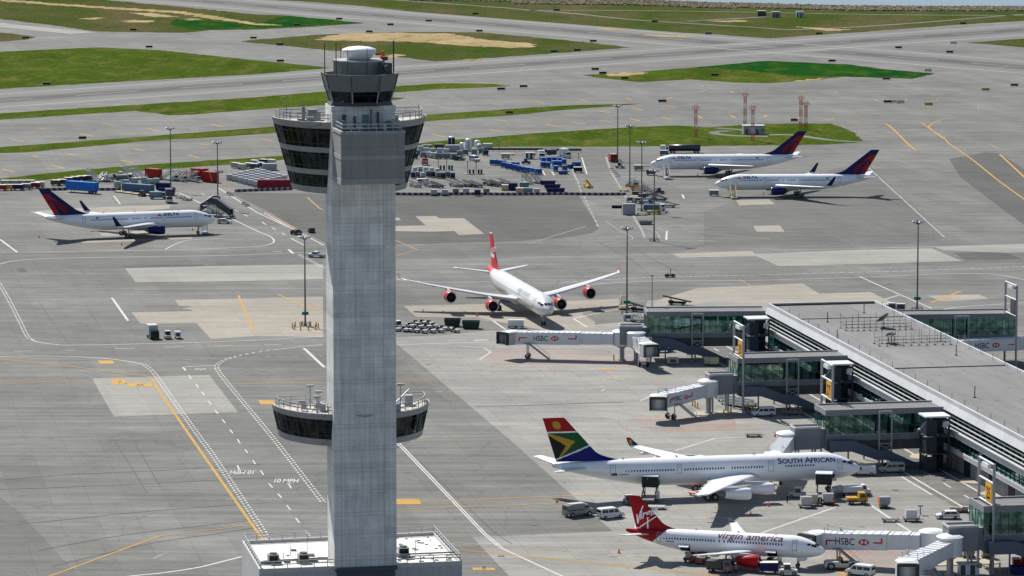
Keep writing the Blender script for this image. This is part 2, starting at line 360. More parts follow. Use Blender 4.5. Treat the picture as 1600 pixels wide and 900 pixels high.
for p in ([(-60,85),(0,81),(80,77),(155,74),(245,78),(400,94),(450,99),(517,106),(400,116),(200,127),(0,139),(-60,143)],
          [(-60,182),(0,177),(400,152),(520,142),(615,135),(695,130),(770,131),(800,134.5),(750,137),(690,139),(615,144.5),(520,163),(400,171),(300,179),(265,180),(212,173),(0,187),(-60,191)],
          [(-60,236),(0,230),(110,222),(400,200),(520,190),(660,180),(800,170),(900,164),(1000,162),(960,166),(880,172),(800,180),(660,190),(520,200),(400,210),(230,220),(40,238),(-60,241)],
          [(-60,284),(0,279),(120,266),(230,257),(400,246),(520,237),(655,224),(700,219),(800,211),(870,206),(1000,198),(1060,196),(1110,199),(1130,197),(1185,193),(1300,193),(1330,205),(1352,222),(1290,226),(1200,227),(1000,229),(800,229),(655,231),(520,242),(400,254),(230,266),(60,282),(-60,291)],
          [(612,152),(634,153),(612,157)],
          [(910,117),(1000,112),(1100,104),(1200,95),(1285,99),(1320,100),(1380,108),(1461,115),(1425,123),(1320,120),(1270,125),(1200,130),(1150,129),(1080,124),(1000,128),(930,121)]):
    sheet(g, p, zg-0.004, 3, jit=1.3, step=6); sheet(g, p, zg, 0, jit=0.8, step=5)
sheet(g, [(1080,105.5),(1200,95),(1285,99),(1320,100),(1380,108),(1461,115),(1425,123),(1320,119),(1240,118),(1150,108)], zg+0.01, 2, jit=1.2, step=6)
sheet(g, [(300,46.5),(262,38),(275,30),(330,33),(400,38),(445,24.2),(500,29),(568,36),(500,40),(400,44)], zg+0.01, 2, jit=1.2, step=6)
tag(g.build('grass', [GRASS, GRASS_DRY, GRASS_DARK, VERGE], fix=False), kind='stuff')
g = MB()
for p in ([(0,-1),(40,1),(100,6),(175,11),(280,17),(330,24),(400,36),(440,40),(400,39),(320,28),(280,21),(175,14),(100,9),(0,2)],
          [(188,33),(210,31),(243,32),(235,34.5),(200,35)],[(119,29.5),(150,27),(166,28),(150,30.5)],[(284,30),(300,28),(316,30.5),(300,32)],[(200,20),(240,20),(280,26),(240,27)],
          [(490,62),(530,52.5),(600,51.5),(700,52),(760,62),(830,68),(838,73),(800,75),(720,71),(640,64.5),(560,64),(510,63)],
          [(945,116),(1000,112.5),(1015,114),(985,118),(950,119)],[(720,94),(740,92),(760,94.5),(735,96)],[(600,88),(615,84),(635,86),(620,90)],
          [(1000,56),(1010,54),(1080,56),(1100,58),(1060,58)],[(930,44),(960,43.5),(990,48),(950,47)],[(1240,127),(1260,123.5),(1300,121),(1275,125)],
          [(1100,32.5),(1150,31),(1180,33),(1140,34.5)],[(1245,83/2),(1300,44.5),(1330,47),(1290,48.5)]):
    sheet(g, p, zg+0.018, 0, jit=2.6, step=4)
struct(g.build('bare_earth', SAND, fix=False))
# lanes and plots of other asphalt and concrete
g = MB(); zp = 0.032
for p in ([(355,300),(500,303),(700,304),(905,306),(912,318),(922,335),(934,350),(935,357),(925,364),(890,370),(800,377),(700,380),(617,382),(520,384),(470,360),(420,330)],
          [(1483,248),(1540,238),(1562,240),(1640,290),(1640,380),(1560,322),(1500,276)],[(1490,395),(1570,393.5),(1598,405),(1510,407)],
          [(190,415),(316,413),(320,416),(195,419)],[(25,419),(37,418),(43,425),(32,426)]):
    sheet(g, p, zp+random.random()*0.003, 0)
for p in ([(0,396),(505,391),(505,412),(200,418),(0,424)],[(617,384),(800,380),(936,386),(1100,383),(1060,395),(800,402),(617,405)],[(1100,330),(1350,250),(1480,372),(1400,384),(1100,383)],
          [(-40,780),(0,776),(30,800),(95,870),(130,905),(-40,905)],[(800,450),(940,444),(1020,440),(1100,445),(1000,460),(900,462)]):
    sheet(g, p, zp-0.006, 1)
tag(g.build('pavement_patch', [ASPHALT_DARK, ASPHALT_MID], fix=False), kind='structure')
g = MB(); zc = 0.040
sheet(g, [(617,527),(700,523),(760,517),(850,515),(1000,500),(1012,470),(1200,455),(1300,500),(1700,700),(1700,1300),(1100,1300),(800,905),(737,839),(800,837),(957,830),(800,690),(617,535)], zc, 0)
for p in ([(195,419),(320,416),(505,413),(505,436),(330,440),(212,441)],[(1175,397),(1320,391),(1455,388),(1504,408),(1217,416)],[(144,591),(327,586),(372,644),(178,651),(152,606)],
          [(1175,392),(1460,386),(1475,391),(1575,395),(1640,393),(1640,380),(1460,385)]):
    sheet(g, p, zc+0.002, 1)
for p in ([(1050,396.5),(1175,392),(1182,400),(1062,402.5)],[(1177,353),(1218,352),(1226,362),(1182,362)],[(1150,313),(1201,311),(1211,319),(1155,321)],
          [(649,338),(681,337.5),(686,341),(725,341),(757,365.5),(717,367),(710,361),(671,362),(617,361),(617,353),(665,352)],[(617,340),(624,340.5),(626,344),(617,344)],
          [(631,478),(760,475),(965,467),(976,480),(908,489),(930,503),(930,512),(850,516),(790,505),(745,496),(650,495)],
          [(1090,450),(1255,443),(1280,459),(1360,456),(1397,474),(1300,477),(1112,470),(1020,480),(1030,468)],[(1450,462),(1530,460),(1545,467),(1470,471)],
          [(273,469),(300,468),(400,466),(425,465),(505,463),(505,527),(400,525),(330,530),(307,505),(220,506),(205,488),(302,486),(298,484),(284,482),(300,479),(280,478)],
          [(45,331),(100,326),(200,322),(265,320),(265,326),(180,334),(60,335)],[(123,377),(300,370),(300,373),(130,380)],[(155,364),(230,360),(240,366),(160,369)]):
    sheet(g, p, zc+0.002, 2)
struct(g.build('concrete_pavement', [CONCRETE, SLAB_PALE, SLAB_TAN], fix=False))
# runways
def runway(a, b, width, length_ext):
    A = G(*a, 0.045); B = G(*b, 0.045); d = (B-A).normalized(); L = (B-A).length
    A = A-d*length_ext; L += 2*length_ext
    o_rot = atan2(d.y, d.x)
    s = MB(); s.face([(0, -width/2-9, 0), (L, -width/2-9, 0), (L, width/2+9, 0), (0, width/2+9, 0)])
    r = struct(s.build('runway', RUNWAY, fix=False)); r.location = A; r.rotation_euler = (0, 0, o_rot)
    k = MB()
    for e in (-1, 1): k.box(0, L, e*width/2-0.65, e*width/2+0.65, 0.004, 0.006)
    x = 10
    while x < L: k.box(x, x+37, -0.5, 0.5, 0.004, 0.006); x += 61
    q = k.build('runway_marking', mat('runway_paint', (.33, .33, .32), .85, var=.2, scale=.05), r)
    return r
m = pave('runway_surface', (0.1496, 0.1486, 0.1425), big=0.06, streak=0.0, fine=0.05, rot=0.0); RUNWAY = m
n = m.node_tree.nodes; l = m.node_tree.links; b = n['Principled BSDF']; src = b.inputs['Base Color'].links[0].from_socket
tc = n.new('ShaderNodeTexCoord'); sx = n.new('ShaderNodeSeparateXYZ'); l.new(tc.outputs['Object'], sx.inputs[0])
ab = n.new('ShaderNodeMath'); ab.operation = 'ABSOLUTE'; l.new(sx.outputs[1], ab.inputs[0])
mpn = n.new('ShaderNodeMapping'); mpn.inputs['Scale'].default_value = (0.006, 0.25, 1); l.new(tc.outputs['Object'], mpn.inputs[0])
nz = n.new('ShaderNodeTexNoise'); nz.inputs['Detail'].default_value = 6; l.new(mpn.outputs[0], nz.inputs['Vector'])
ad = n.new('ShaderNodeMath'); ad.operation = 'MULTIPLY_ADD'; l.new(nz.outputs[0], ad.inputs[0]); ad.inputs[1].default_value = 26; l.new(ab.outputs[0], ad.inputs[2])
mr = n.new('ShaderNodeMapRange'); mr.interpolation_type = 'SMOOTHSTEP'; mr.inputs[1].default_value = 14; mr.inputs[2].default_value = 32; mr.inputs[3].default_value = 0.40; mr.inputs[4].default_value = 1.0
l.new(ad.outputs[0], mr.inputs[0]); mx = n.new('ShaderNodeMix'); mx.data_type = 'RGBA'; mx.blend_type = 'MULTIPLY'; mx.inputs[0].default_value = 1
l.new(src, mx.inputs[6]); l.new(mr.outputs[0], mx.inputs[7]); l.new(mx.outputs[2], b.inputs['Base Color'])
r2 = runway((400, 8.5), (1600, 105), 58, 900); r2.location.z -= 0.004
runway((0, 157), (1600, 46.5), 58, 700)
# far paths and the strip of concrete at the upper left
g = MB(); paths = ([(800,13.5),(900,21.5),(1000,31.5),(1200,44)],[(820,16),(1000,16.5),(1200,19.5),(1400,23),(1600,24)],[(1200,44),(1250,46),(1400,38),(1600,22)],[(620,0),(800,13)],[(1075,33),(1200,26)],
                 [(1352,222),(1300,219),(1240,211),(1195,210),(1160,203),(1120,200)],[(1200,213),(1150,212),(1120,209),(1117,206),(1140,204)])
def strip(mb, pix, w, z, m=0, smooth=False, world=False):
    p = [Vector((*q[:2], z)) for q in pix] if world else [G(x, y, z) for x, y in pix]
    if smooth and len(p) > 2:
        q = []
        for i in range(len(p)-1):
            p0 = p[max(i-1, 0)]; p1 = p[i]; p2 = p[i+1]; p3 = p[min(i+2, len(p)-1)]
            for k in range(8):
                t = k/8; q.append(0.5*((2*p1)+(p2-p0)*t+(2*p0-5*p1+4*p2-p3)*t*t+(3*p1-p0-3*p2+p3)*t*t*t))
        p = q+[p[-1]]
    L = []; R = []
    for i, a in enumerate(p):
        d = (p[min(i+1, len(p)-1)]-p[max(i-1, 0)]); d.z = 0; d.normalize(); nn = Vector((-d.y, d.x, 0))*w/2
        L.append(a+nn); R.append(a-nn)
    mb.add(L+R, [(i, i+1, len(p)+i+1, len(p)+i) for i in range(len(p)-1)], m); return p
for p in paths: strip(g, p, 4.2, 0.043, smooth=True)
sheet(g, [(-40,32),(0,35.5),(60,42),(150,50.5),(110,53),(0,42),(-40,38)], 0.043, 1)
struct(g.build('path', [ASPHALT, SLAB_PALE], fix=False))
# ------------------------------------------------------------------ painted lines
ZM = 0.056
LINE_N = [0]
mk = MB(); PM = [PAINT_W, PAINT_FW, PAINT_Y, PAINT_FY, PAINT_R, PAINT_K, SEAM]
def line(pix, w, m, smooth=False, dash=None, z=ZM, world=False, off=0.0):
    LINE_N[0] += 1; z += 0.0005*(LINE_N[0] % 17)
    t = MB(); p = strip(t, pix, w, z, m, smooth, world)
    if dash is None: mk.add(t.v, t.f, m); return
    on, gap = dash; pos = 0.0; pts = p
    for a, b in zip(pts, pts[1:]):
        L = (b-a).length; s = 0.0
        d = (b-a).normalized() if L else Vector((1, 0, 0)); nn = Vector((-d.y, d.x, 0))
        while s < L:
            ph = pos % (on+gap); 
            if ph < on:
                e = min(L-s, on-ph); q0 = a+d*s+nn*off; q1 = a+d*(s+e)+nn*off
                mk.face([q0-nn*w/2, q1-nn*w/2, q1+nn*w/2, q0+nn*w/2], m)
            else: e = min(L-s, on+gap-ph)
            e = max(e, 1e-3); s += e; pos += e
def zipper(pix, smooth=True):
    line(pix, 0.42, 0, smooth, dash=(1.3, 1.3), off=0.42); line(pix, 0.55, 0, smooth, dash=(1.3, 1.3), off=-0.42) if False else None
    q = MB(); p = strip(q, pix, 0.5, ZM, 0, smooth); pos = 0.0
    tot = 0
    for a, b in zip(p, p[1:]):
        d = b-a; L = d.length; d.normalize(); nn = Vector((-d.y, d.x, 0)); s = 0.0
        while s < L:
            ph = (tot+s) % 2.6
            if ph >= 1.3:
                e = min(2.6-ph, L-s)+1e-3; q0 = a+d*s-nn*0.42; q1 = a+d*(s+e)-nn*0.42
                mk.face([q0-nn*0.21, q1-nn*0.21, q1+nn*0.21, q0+nn*0.21], 0)
            else: e = min(1.3-ph, L-s)+1e-3
            s += e
        tot += L
W, FW, Y, FY, RD, BK, SM = range(7)
zipper([(-20,420),(-6,436),(12,465),(30,500),(42,524),(48,530)]); line([(48,530),(60,534.5),(85,538),(112,539.3),(250,536.5),(400,531.5),(505,525)], 0.55, W, True)
zipper([(225,569.5),(240,582),(260,610),(310,680),(330,707),(372,770),(420,843)], True); line([(-20,557),(0,557),(60,556.3),(110,557),(150,559),(190,563),(225,569.5)], 0.55, W, True)
zipper([(430,546),(400,550.5),(370,556.5),(350,563),(339,571),(342,581),(365,610),(400,652),(440,701),(505,785)], True); line([(430,546),(505,538)], 0.55, W)
zipper([(466,397),(485,407),(506,419)], False)
for a in ([(22,549),(53,548)],[(102,547.3),(118,547.1)],[(180,545),(210,544)],[(258,542.7),(287,541.7)],[(335,540.7),(365,540)],[(412,539),(440,538)]): line(a, 0.5, W)
for a in ([(295,586),(299,592)],[(306,600),(310,606)],[(315,612),(320,618)],[(325,626),(330,632)],[(336,641),(341,647)],[(347,655),(352,661)],[(359,671),(364,677)],[(371,686),(375,693)],[(383,702),(387,708)],[(395,719),(399,725)],[(407,735),(412,742)],[(420,755),(426,762)],[(434,771),(440,778)],[(448,789),(454,797)],[(462,809),(468,817)],[(477,829),(484,837)]): line(a, 0.33, W)
line([(289,573),(337,571)], 0.6, W); line([(286,573.5),(290,579)], 0.5, W); line([(475,544),(507,574)], 0.8, W)
line([(120,910),(205,900),(255,895),(310,886.5),(345,878),(385,868)], 0.7, W, True); line([(240,873),(252,867),(262,864.5)], 0.5, FW, True)
line([(175,465.5),(200,501)], 0.7, W); line([(175,465.5),(300,463.5),(505,459)], 0.4, FW)
for o in (-2.2, 2.2): line([(621+o,691),(720+o,795),(756+o,833),(783+o,856)], 0.32, W)
line([(783,856),(800,864),(878,900),(960,935)], 0.5, W)
line([(0,374),(27,394)], 0.7, W); line([(0,394.5),(27,394),(230,391),(330,388.5),(400,385),(420,382),(428,377.5),(423,370),(400,360),(340,331),(280,301)], 0.5, W, True)
line([(-10,416),(0,412.5),(20,408),(60,404.5),(140,402.5),(330,399.5),(445,395.5),(506,393)], 0.55, W, True)
for x in (55, 130, 195, 260, 325, 400): line([(x,398.4-x*0.011),(x+28,398.1-x*0.011)], 0.45, FW)
line([(258,390),(275,381),(297,375),(345,372)], 0.45, W, True); line([(342,294),(400,331),(461,360),(506,383)], 0.5, W)
for a in ([(315,302),(320,304)],[(327,307),(333,310)],[(342,315),(349,318)],[(354,322),(360,325)],[(367,328),(373,331)],[(381,335),(387,338)],[(409,347),(416,351)],[(425,355.5),(431,359)],[(440,364),(446,367)]): line(a, 0.45, W)
line([(454,372),(475,383)], 0.5, W); line([(451,390),(458,396)], 0.9, W); line([(427,393),(440,393)], 1.6, FW)
line([(617,435),(640,439),(700,441),(770,440)], 0.5, W, True); line([(880,449),(1000,440),(1200,437.5),(1400,431),(1470,428),(1545,428),(1600,437),(1640,446)], 0.5, W, True)
line([(880,441),(1000,434),(1200,429),(1400,424),(1600,416.5),(1640,415)], 0.55, W, dash=(2.2, 0.5)); line([(617,447),(760,449)], 0.4, FW)
line([(1343,432),(1385,451),(1456,482)], 0.5, W); line([(1381,468),(1405,461)], 0.6, W); line([(1461,486),(1506,479),(1600,473),(1640,470)], 0.55, W, True)
line([(1357,262),(1476,371)], 0.7, FW); line([(1066,304),(1069,310)], 0.7, W); line([(1068,304.5),(1110,304.2)], 0.35, FW); line([(1042,317),(1120,317)], 0.7, FW); line([(1065,357),(1110,355)], 0.6, FW)
line([(1042,361),(1041,375)], 0.6, W); line([(1041,375),(1100,381)], 0.4, FW); line([(1025,355),(1040,361)], 0.4, FW); line([(905,285),(900,279),(894,262)], 0.7, FW, True)
line([(947,245),(956,270),(979,310),(990,338),(1003,360),(1007,371)], 0.7, FW, True); line([(901,279),(907,297),(914,310),(927,338),(935,355)], 0.6, FW, dash=(9, 3))
line([(947,346),(970,361),(986,368.5),(988,373),(982,375.5),(936,384.5)], 0.4, FW, True); line([(827,381),(870,367),(915,354)], 0.5, FW); line([(1000,353),(1022,361),(1030,369),(1028,374)], 0.4, FW, True)
for a in ([(847,266),(852,274)],[(862,268),(866,274)],[(909,246),(917,272)],[(1090,376),(1120,377)],[(178,306),(188,319)],[(165,308),(192,307)]): line(a, 0.5, W)
line([(896,497.5),(917,511)], 0.6, W); line([(896,497.5),(930,490),(972,482),(990,478)], 0.5, W); line([(747,500),(770,501)], 0.45, W); line([(770,501),(790,515)], 0.6, W)
line([(617,539),(700,536),(785,534),(880,529)], 0.5, W, True); line([(700,531.5),(730,531)], 0.5, W); line([(740,532),(762,531)], 1.2, W); line([(617,553),(700,551)], 0.4, FW)
line([(715,540),(757,544),(767,550),(749,562)], 0.45, W); line([(1000,626),(1017,619)], 0.5, W); line([(885,634),(943,642),(1035,652)], 0.45, FW)
line([(975,628),(1000,626)], 0.4, FW); line([(800,634),(975,628)], 0.9, SM); line([(743,635),(800,634)], 0.7, SM)
line([(1055,704),(1117,685),(1162,683)], 0.5, W); line([(1190,833),(1200,829),(1307,792)], 0.55, W); line([(1357,787),(1414,825),(1440,842)], 0.6, W)
for a in ([(1388,776),(1454,773)],[(1392,786),(1484,782)],[(1393,791),(1494,787)],[(1396,797),(1490,792)],[(1384,802),(1480,798)],[(1420,806),(1500,803)]): line(a, 0.35, FW)
line([(1409,745),(1456,773)], 0.5, W)
ra, rb = G(1424,745), G(1500,790); rdv = (ra-rb).normalized()
line([rb-rdv*90, ra+rdv*230], 0.5, W, world=True)
nrm_ = Vector((-rdv.y, rdv.x, 0)); nrm_ = nrm_ if nrm_.x < 0 else -nrm_
RD_ = MB(); zz_ = 0.0445; e0_, e1_ = rb-rdv*110+nrm_*1.6, ra+rdv*250+nrm_*1.6; RD_.face([(e0_.x, e0_.y, zz_), (e0_.x-nrm_.x*22, e0_.y-nrm_.y*22, zz_), (e1_.x-nrm_.x*22, e1_.y-nrm_.y*22, zz_), (e1_.x, e1_.y, zz_)]); struct(RD_.build('service_road', ASPHALT, fix=False))
rc = G(1481,741); rd2 = G(1526,767); rv2 = (rc-rd2).normalized(); line([rd2-rv2*90, rc+rv2*230], 0.5, W, world=True)
rm = G(1472,754); line([rm-rv2*90, rm+rv2*220], 0.4, W, dash=(5, 9), world=True)
for a in ([(918,578),(945,576)],[(920,606),(945,604)],[(940,611),(945,608)],[(1005,705),(1015,700)]): line(a, 0.4, W)
# red keep-clear hatching on the stands
for k in range(9): line([(1300+k*11,846+k*1.2),(1330+k*12,838+k*5)], 0.3, RD); line([(1290+k*11,884-k*3),(1330+k*9,842+k*1)], 0.3, RD)
for a in ([(760,552),(800,545),(990,548),(1010,560)],[(735,560),(768,548)],[(745,570),(900,577),(1010,580)],[(860,575),(868,586)],[(980,655),(1060,650),(1150,662),(1110,672),(1000,668)],[(965,660),(980,672),(1010,674)],[(1146,655),(1147,668)],[(1085,583),(1090,590)],[(870,650),(960,655)],[(920,604),(945,610)]): line(a, 0.3, RD)
t = MB(); sheet(t, [(745,553),(830,541),(985,556),(1010,572),(900,574),(770,568)], ZM-0.008); sheet(t, [(980,655),(1040,646),(1150,655),(1150,676),(1040,676)], ZM-0.008)
sheet(t, [(1285,850),(1380,838),(1400,868),(1395,890),(1290,884)], ZM-0.008)
struct(t.build('stand_safety_zone', pave('pink_worn_concrete', (0.2475, 0.2122, 0.1918), big=0.08, joint=7.6, spots=0.2), fix=False))
# yellow
line([(237,590),(250,612),(310,700),(412,845),(440,884)], 0.62, Y, True); line([(60,908),(78,900),(248,838)], 0.5, Y); line([(248,838),(330,828),(390,820),(402,816)], 0.35, Y, True)
line([(-10,560),(0,561),(120,573.5),(240,589)], 0.55, Y, True); line([(-10,600),(0,600),(80,596),(145,594)], 0.5, Y); line([(335,600),(420,599),(505,598)], 0.5, Y); line([(617,595),(690,594)], 0.5, Y)
line([(180,565),(300,562),(400,558),(505,556)], 0.6, Y, dash=(1.6, 1.8)); line([(622,560),(660,562),(740,564)], 0.6, Y, dash=(1.6, 1.8)); line([(617,614),(720,611)], 0.6, Y, dash=(1.8, 1.4))
line([(372,461),(384,488),(397,516)], 0.62, Y); line([(435,460),(452,468),(476,478),(505,487)], 0.6, Y); line([(617,796),(700,792.5),(800,789),(912,785)], 0.5, Y); line([(655,784),(800,778),(875,775),(960,771)], 0.5, Y); line([(640,686),(800,681)], 0.4, FY)
line([(705,858),(760,862),(800,866),(1000,886),(1115,898),(1200,906)], 0.35, Y, True); line([(705,859.5),(760,863.5),(800,867.5),(1000,887.5),(1115,899.5)], 0.35, Y, True)
line([(712,848),(800,855),(1000,870),(1060,872)], 0.6, FY, dash=(1.7, 1.9)); line([(27,359),(80,357)], 0.5, FY); line([(98,388),(190,381),(240,378)], 0.6, FY); line([(0,312),(45,310)], 0.5, FY); line([(0,433),(150,431),(195,430)], 0.3, FY); line([(0,335),(45,334)], 0.4, FY)
line([(1025,357),(1140,368),(1205,374)], 0.7, FY); line([(1200,343),(1350,342.5)], 0.6, FY); line([(1455,473),(1501,455)], 0.9, Y); line([(480,308),(500,326),(505,328)], 0.7, FY); line([(617,375),(654,391),(640,394),(617,400)], 0.6, FY); line([(1155,437),(1180,450)], 0.5, FY)
line([(620,421),(800,418)], 0.4, FY)
line([(1491,184),(1472,187),(1460,191),(1453,196),(1453,201),(1475,216),(1484,225),(1520,250),(1560,282),(1600,311),(1660,355)], 0.65, Y, True); line([(1439,191),(1475,217)], 0.6, Y); line([(1474,216),(1480,211),(1495,208),(1540,204)], 0.5, FY, True)
line([(1330,191),(1372,192),(1390,197),(1419,225),(1432,235)], 0.8, Y, True); line([(1485,161),(1522,163),(1529,165.5),(1525,170),(1492,172)], 0.5, FY, True); line([(1562,241),(1600,276),(1640,310)], 0.8, Y); line([(1545,225),(1560,232)], 0.7, FY)
for a in ([(1372,210),(1402,210)],[(1384,220),(1412,219)],[(1360,201),(1390,200)],[(1540,223),(1570,221)],[(1580,219),(1600,222)],[(1555,205),(1600,200)],[(810,112),(818,106),(835,103),(880,100)],[(1345,135),(1400,131),(1450,125)],[(1510,119),(1575,103)],[(1270,163),(1305,160),(1345,158)],[(1305,166),(1345,164)],[(1440,146),(1460,148),(1455,150)]): line(a, 0.7, FY, True)
for a in ([(16,217),(38,221)],[(57,200),(74,202)],[(125,209),(145,213)],[(160,193),(178,195)],[(230,201),(250,205)],[(260,186),(279,188)],[(330,194),(349,198)],[(357,179),(375,181)],[(3,264),(24,269)],[(50,243),(61,246)],[(80,258),(101,263)],[(102,240),(120,243)],[(188,250),(208,254)],[(207,232),(227,236)],[(292,242),(312,246)],[(312,225),(330,227)],
          [(407,217),(426,220)],[(615,160),(632,162)],[(702,152),(719,155)],[(685,167),(704,170)],[(770,162),(787,165)],[(785,148),(800,149)],[(685,194),(705,196)],[(675,210),(697,214)],[(772,187),(792,189)],[(765,202),(786,206)],
          [(835,157),(851,162)],[(906,155),(918,159)],[(978,153),(988,157)],[(1040,156),(1050,152)],[(1093,144),(1103,141)],[(1141,142),(1147,145)],[(852,194),(873,198)],[(894,191),(915,194)],[(937,188),(957,191)],[(983,185),(1000,189)],[(1034,183),(1049,187)],[(1089,181),(1098,185)],[(1141,180),(1149,184)],[(1193,183),(1199,180)],
          [(830,183),(849,185)],[(882,177),(902,179)],[(934,173),(953,176)],[(985,169),(1005,172)],[(1035,165),(1055,167)],[(1298,142),(1310,145)],[(1332,141),(1350,142)],[(1363,154),(1376,159)],[(1410,159),(1418,155)],[(1452,159),(1466,156)],[(1465,141),(1490,142)],[(1495,149),(1505,148)],[(1550,152),(1560,150)],[(1285,188),(1305,185)],[(1323,192),(1346,190)],[(1436,174),(1455,172)],[(1244,186),(1253,182)],[(1252,142.5),(1257,144)]):
    line(a, 1.1, FY if a[0][1] < 165 else Y, z=ZM+0.004)
# two long lines of edge dots on the taxiways, tar seams and tyre arcs
line([(-10,196),(160,187),(400,168)], 0.5, FY, dash=(14, 30)); line([(660,214),(820,196),(1080,186),(1200,184),(1300,186)], 0.4, FW)
for a in ([(935,378),(980,402),(1010,425),(1020,433)],[(980,380),(1020,405),(1060,425)],[(617,700),(640,690)],[(655,720),(760,820),(800,850)],[(0,750),(100,742),(250,735),(410,725)],[(-10,765),(200,757),(430,745)],[(20,820),(100,812),(240,798),(420,785)],[(60,860),(200,835),(400,812)],[(80,885),(230,850),(350,832),(410,822)],[(60,470),(80,500),(105,535)],[(180,690),(230,770)],[(210,690),(250,760)]): line(a, 0.22, SM, True)
def words_on_ground(s, px, py, size, rz, stretch, m):
    v, f = text_tris(s, size=size, align='CENTER', bold=.03); o = G(px, py, ZM+0.002); r = radians(rz)
    mk.add([(o.x+u*cos(r)-q*stretch*sin(r), o.y+u*sin(r)+q*stretch*cos(r), o.z) for u, q in v], f, m)
words_on_ground('10 MPH', 380, 735, 1.6, 180, 3.9, W); words_on_ground('10 MPH', 446, 754, 1.6, 0, 3.9, W); words_on_ground('STOP', 312.5, 578, 1.1, 0, 3.0, W)
line([(371,727),(374,734)], 0.35, W); line([(370,734.5),(378,734)], 0.4, W); line([(447,756),(456,755)], 0.4, W); line([(451,756),(455,763)], 0.35, W)
for (x0, y0, x1, y1, txt) in ((153,563,176,568.5,''),(173,592,195,600,'T'),(196,598,236,604,'AA'),(617,779.5,655,788,''),(404,625,428,632,''),(737,887,772,891,'B')):
    t = MB(); 
    mk.face([G(x0, y0, ZM), G(x1, y0, ZM), G(x1+3, y1, ZM), G(x0+3, y1, ZM)], Y)
    if txt: words_on_ground(txt, (x0+x1)/2+2, y1-1.2, 1.3, 0, 3.5, BK)
for k in range(14): line([(700+k*9.2,565.3),(704+k*9.2,566.5)], 0.5, Y) if 700+k*9.2 > 740 else None
for k in range(11): line([(936+k*10,590.5+k*0.1),(940+k*10,592)], 0.5, Y)
for k in range(15): line([(1042+k*10,672.6-k*0.4),(1046+k*10,674-k*0.4)], 0.5, Y)
line([(938,577),(958,577)], 2.2, Y); line([(1315,866),(1328,869)], 3.0, Y); line([(1312,896),(1335,894)], 3.5, Y)
struct(mk.build('pavement_marking', PM, fix=False))
# manhole covers and drains
def drain():
    o = MB(); o.cyl((0,0,-0.02), (0,0,0.012), 0.75, n=14); return o.build('drain_cover', DGREY)
for i, (x, y) in enumerate(((637,738),(1161,487),(1391,443),(410,580),(669,569),(833,820),(1399,766),(783,869),(77,497),(123,503))):
    put(drain, (), x, y, 0, 'dark round drain cover set flush in the pavement', 'drain cover', 'drain covers in the apron')
# scrub along the shore
sb = MB()
rs = random.Random(3)
for i in range(13000):
    u = rs.random(); px = 640+u*1080; ys = 0
    for (xa, ya), (xb, yb) in zip(shore, shore[1:]):
        if xa <= px <= xb: ys = ya+(yb-ya)*(px-xa)/(xb-xa)
    py = ys+1.6+rs.random()**1.2*(8.0 if px < 1150 else 6.5)
    if px < 800: py = max(ys+0.5, py-4)
    c0 = G(px, py); r = rs.uniform(0.4, 1.5); h = r*rs.uniform(0.5, 0.9)
    mi = rs.choice((0, 0, 1, 2)) if py-ys > 2 else rs.choice((1, 1, 2))
    n_ = 5; ring0 = []; ring1 = []; a0 = rs.random()*6
    for k in range(n_):
        t = a0+2*pi*k/n_; ring0.append((c0.x+cos(t)*r*rs.uniform(0.7, 1.2), c0.y+sin(t)*r*rs.uniform(0.7, 1.2), 0)); ring1.append((c0.x+cos(t)*r*0.9*rs.uniform(0.5, 1.2), c0.y+sin(t)*r*0.9*rs.uniform(0.5, 1.2), h*rs.uniform(0.5, 0.9)))
    sb.add(ring0+ring1+[(c0.x+rs.uniform(-.5, .5), c0.y, h)], [(k, (k+1) % n_, n_+(k+1) % n_, n_+k) for k in range(n_)]+[(n_+k, n_+(k+1) % n_, 2*n_) for k in range(n_)], mi)
tag(sb.build('shoreline_scrub', [mat('brown_scrub', (0.19, 0.145, 0.095), 0.9, var=0.3, scale=0.2), mat('olive_scrub', (0.10, 0.115, 0.05), 0.9, var=0.3, scale=0.2), mat('dark_scrub', (0.13, 0.105, 0.07), 0.9, var=0.3, scale=0.2)]), kind='stuff')
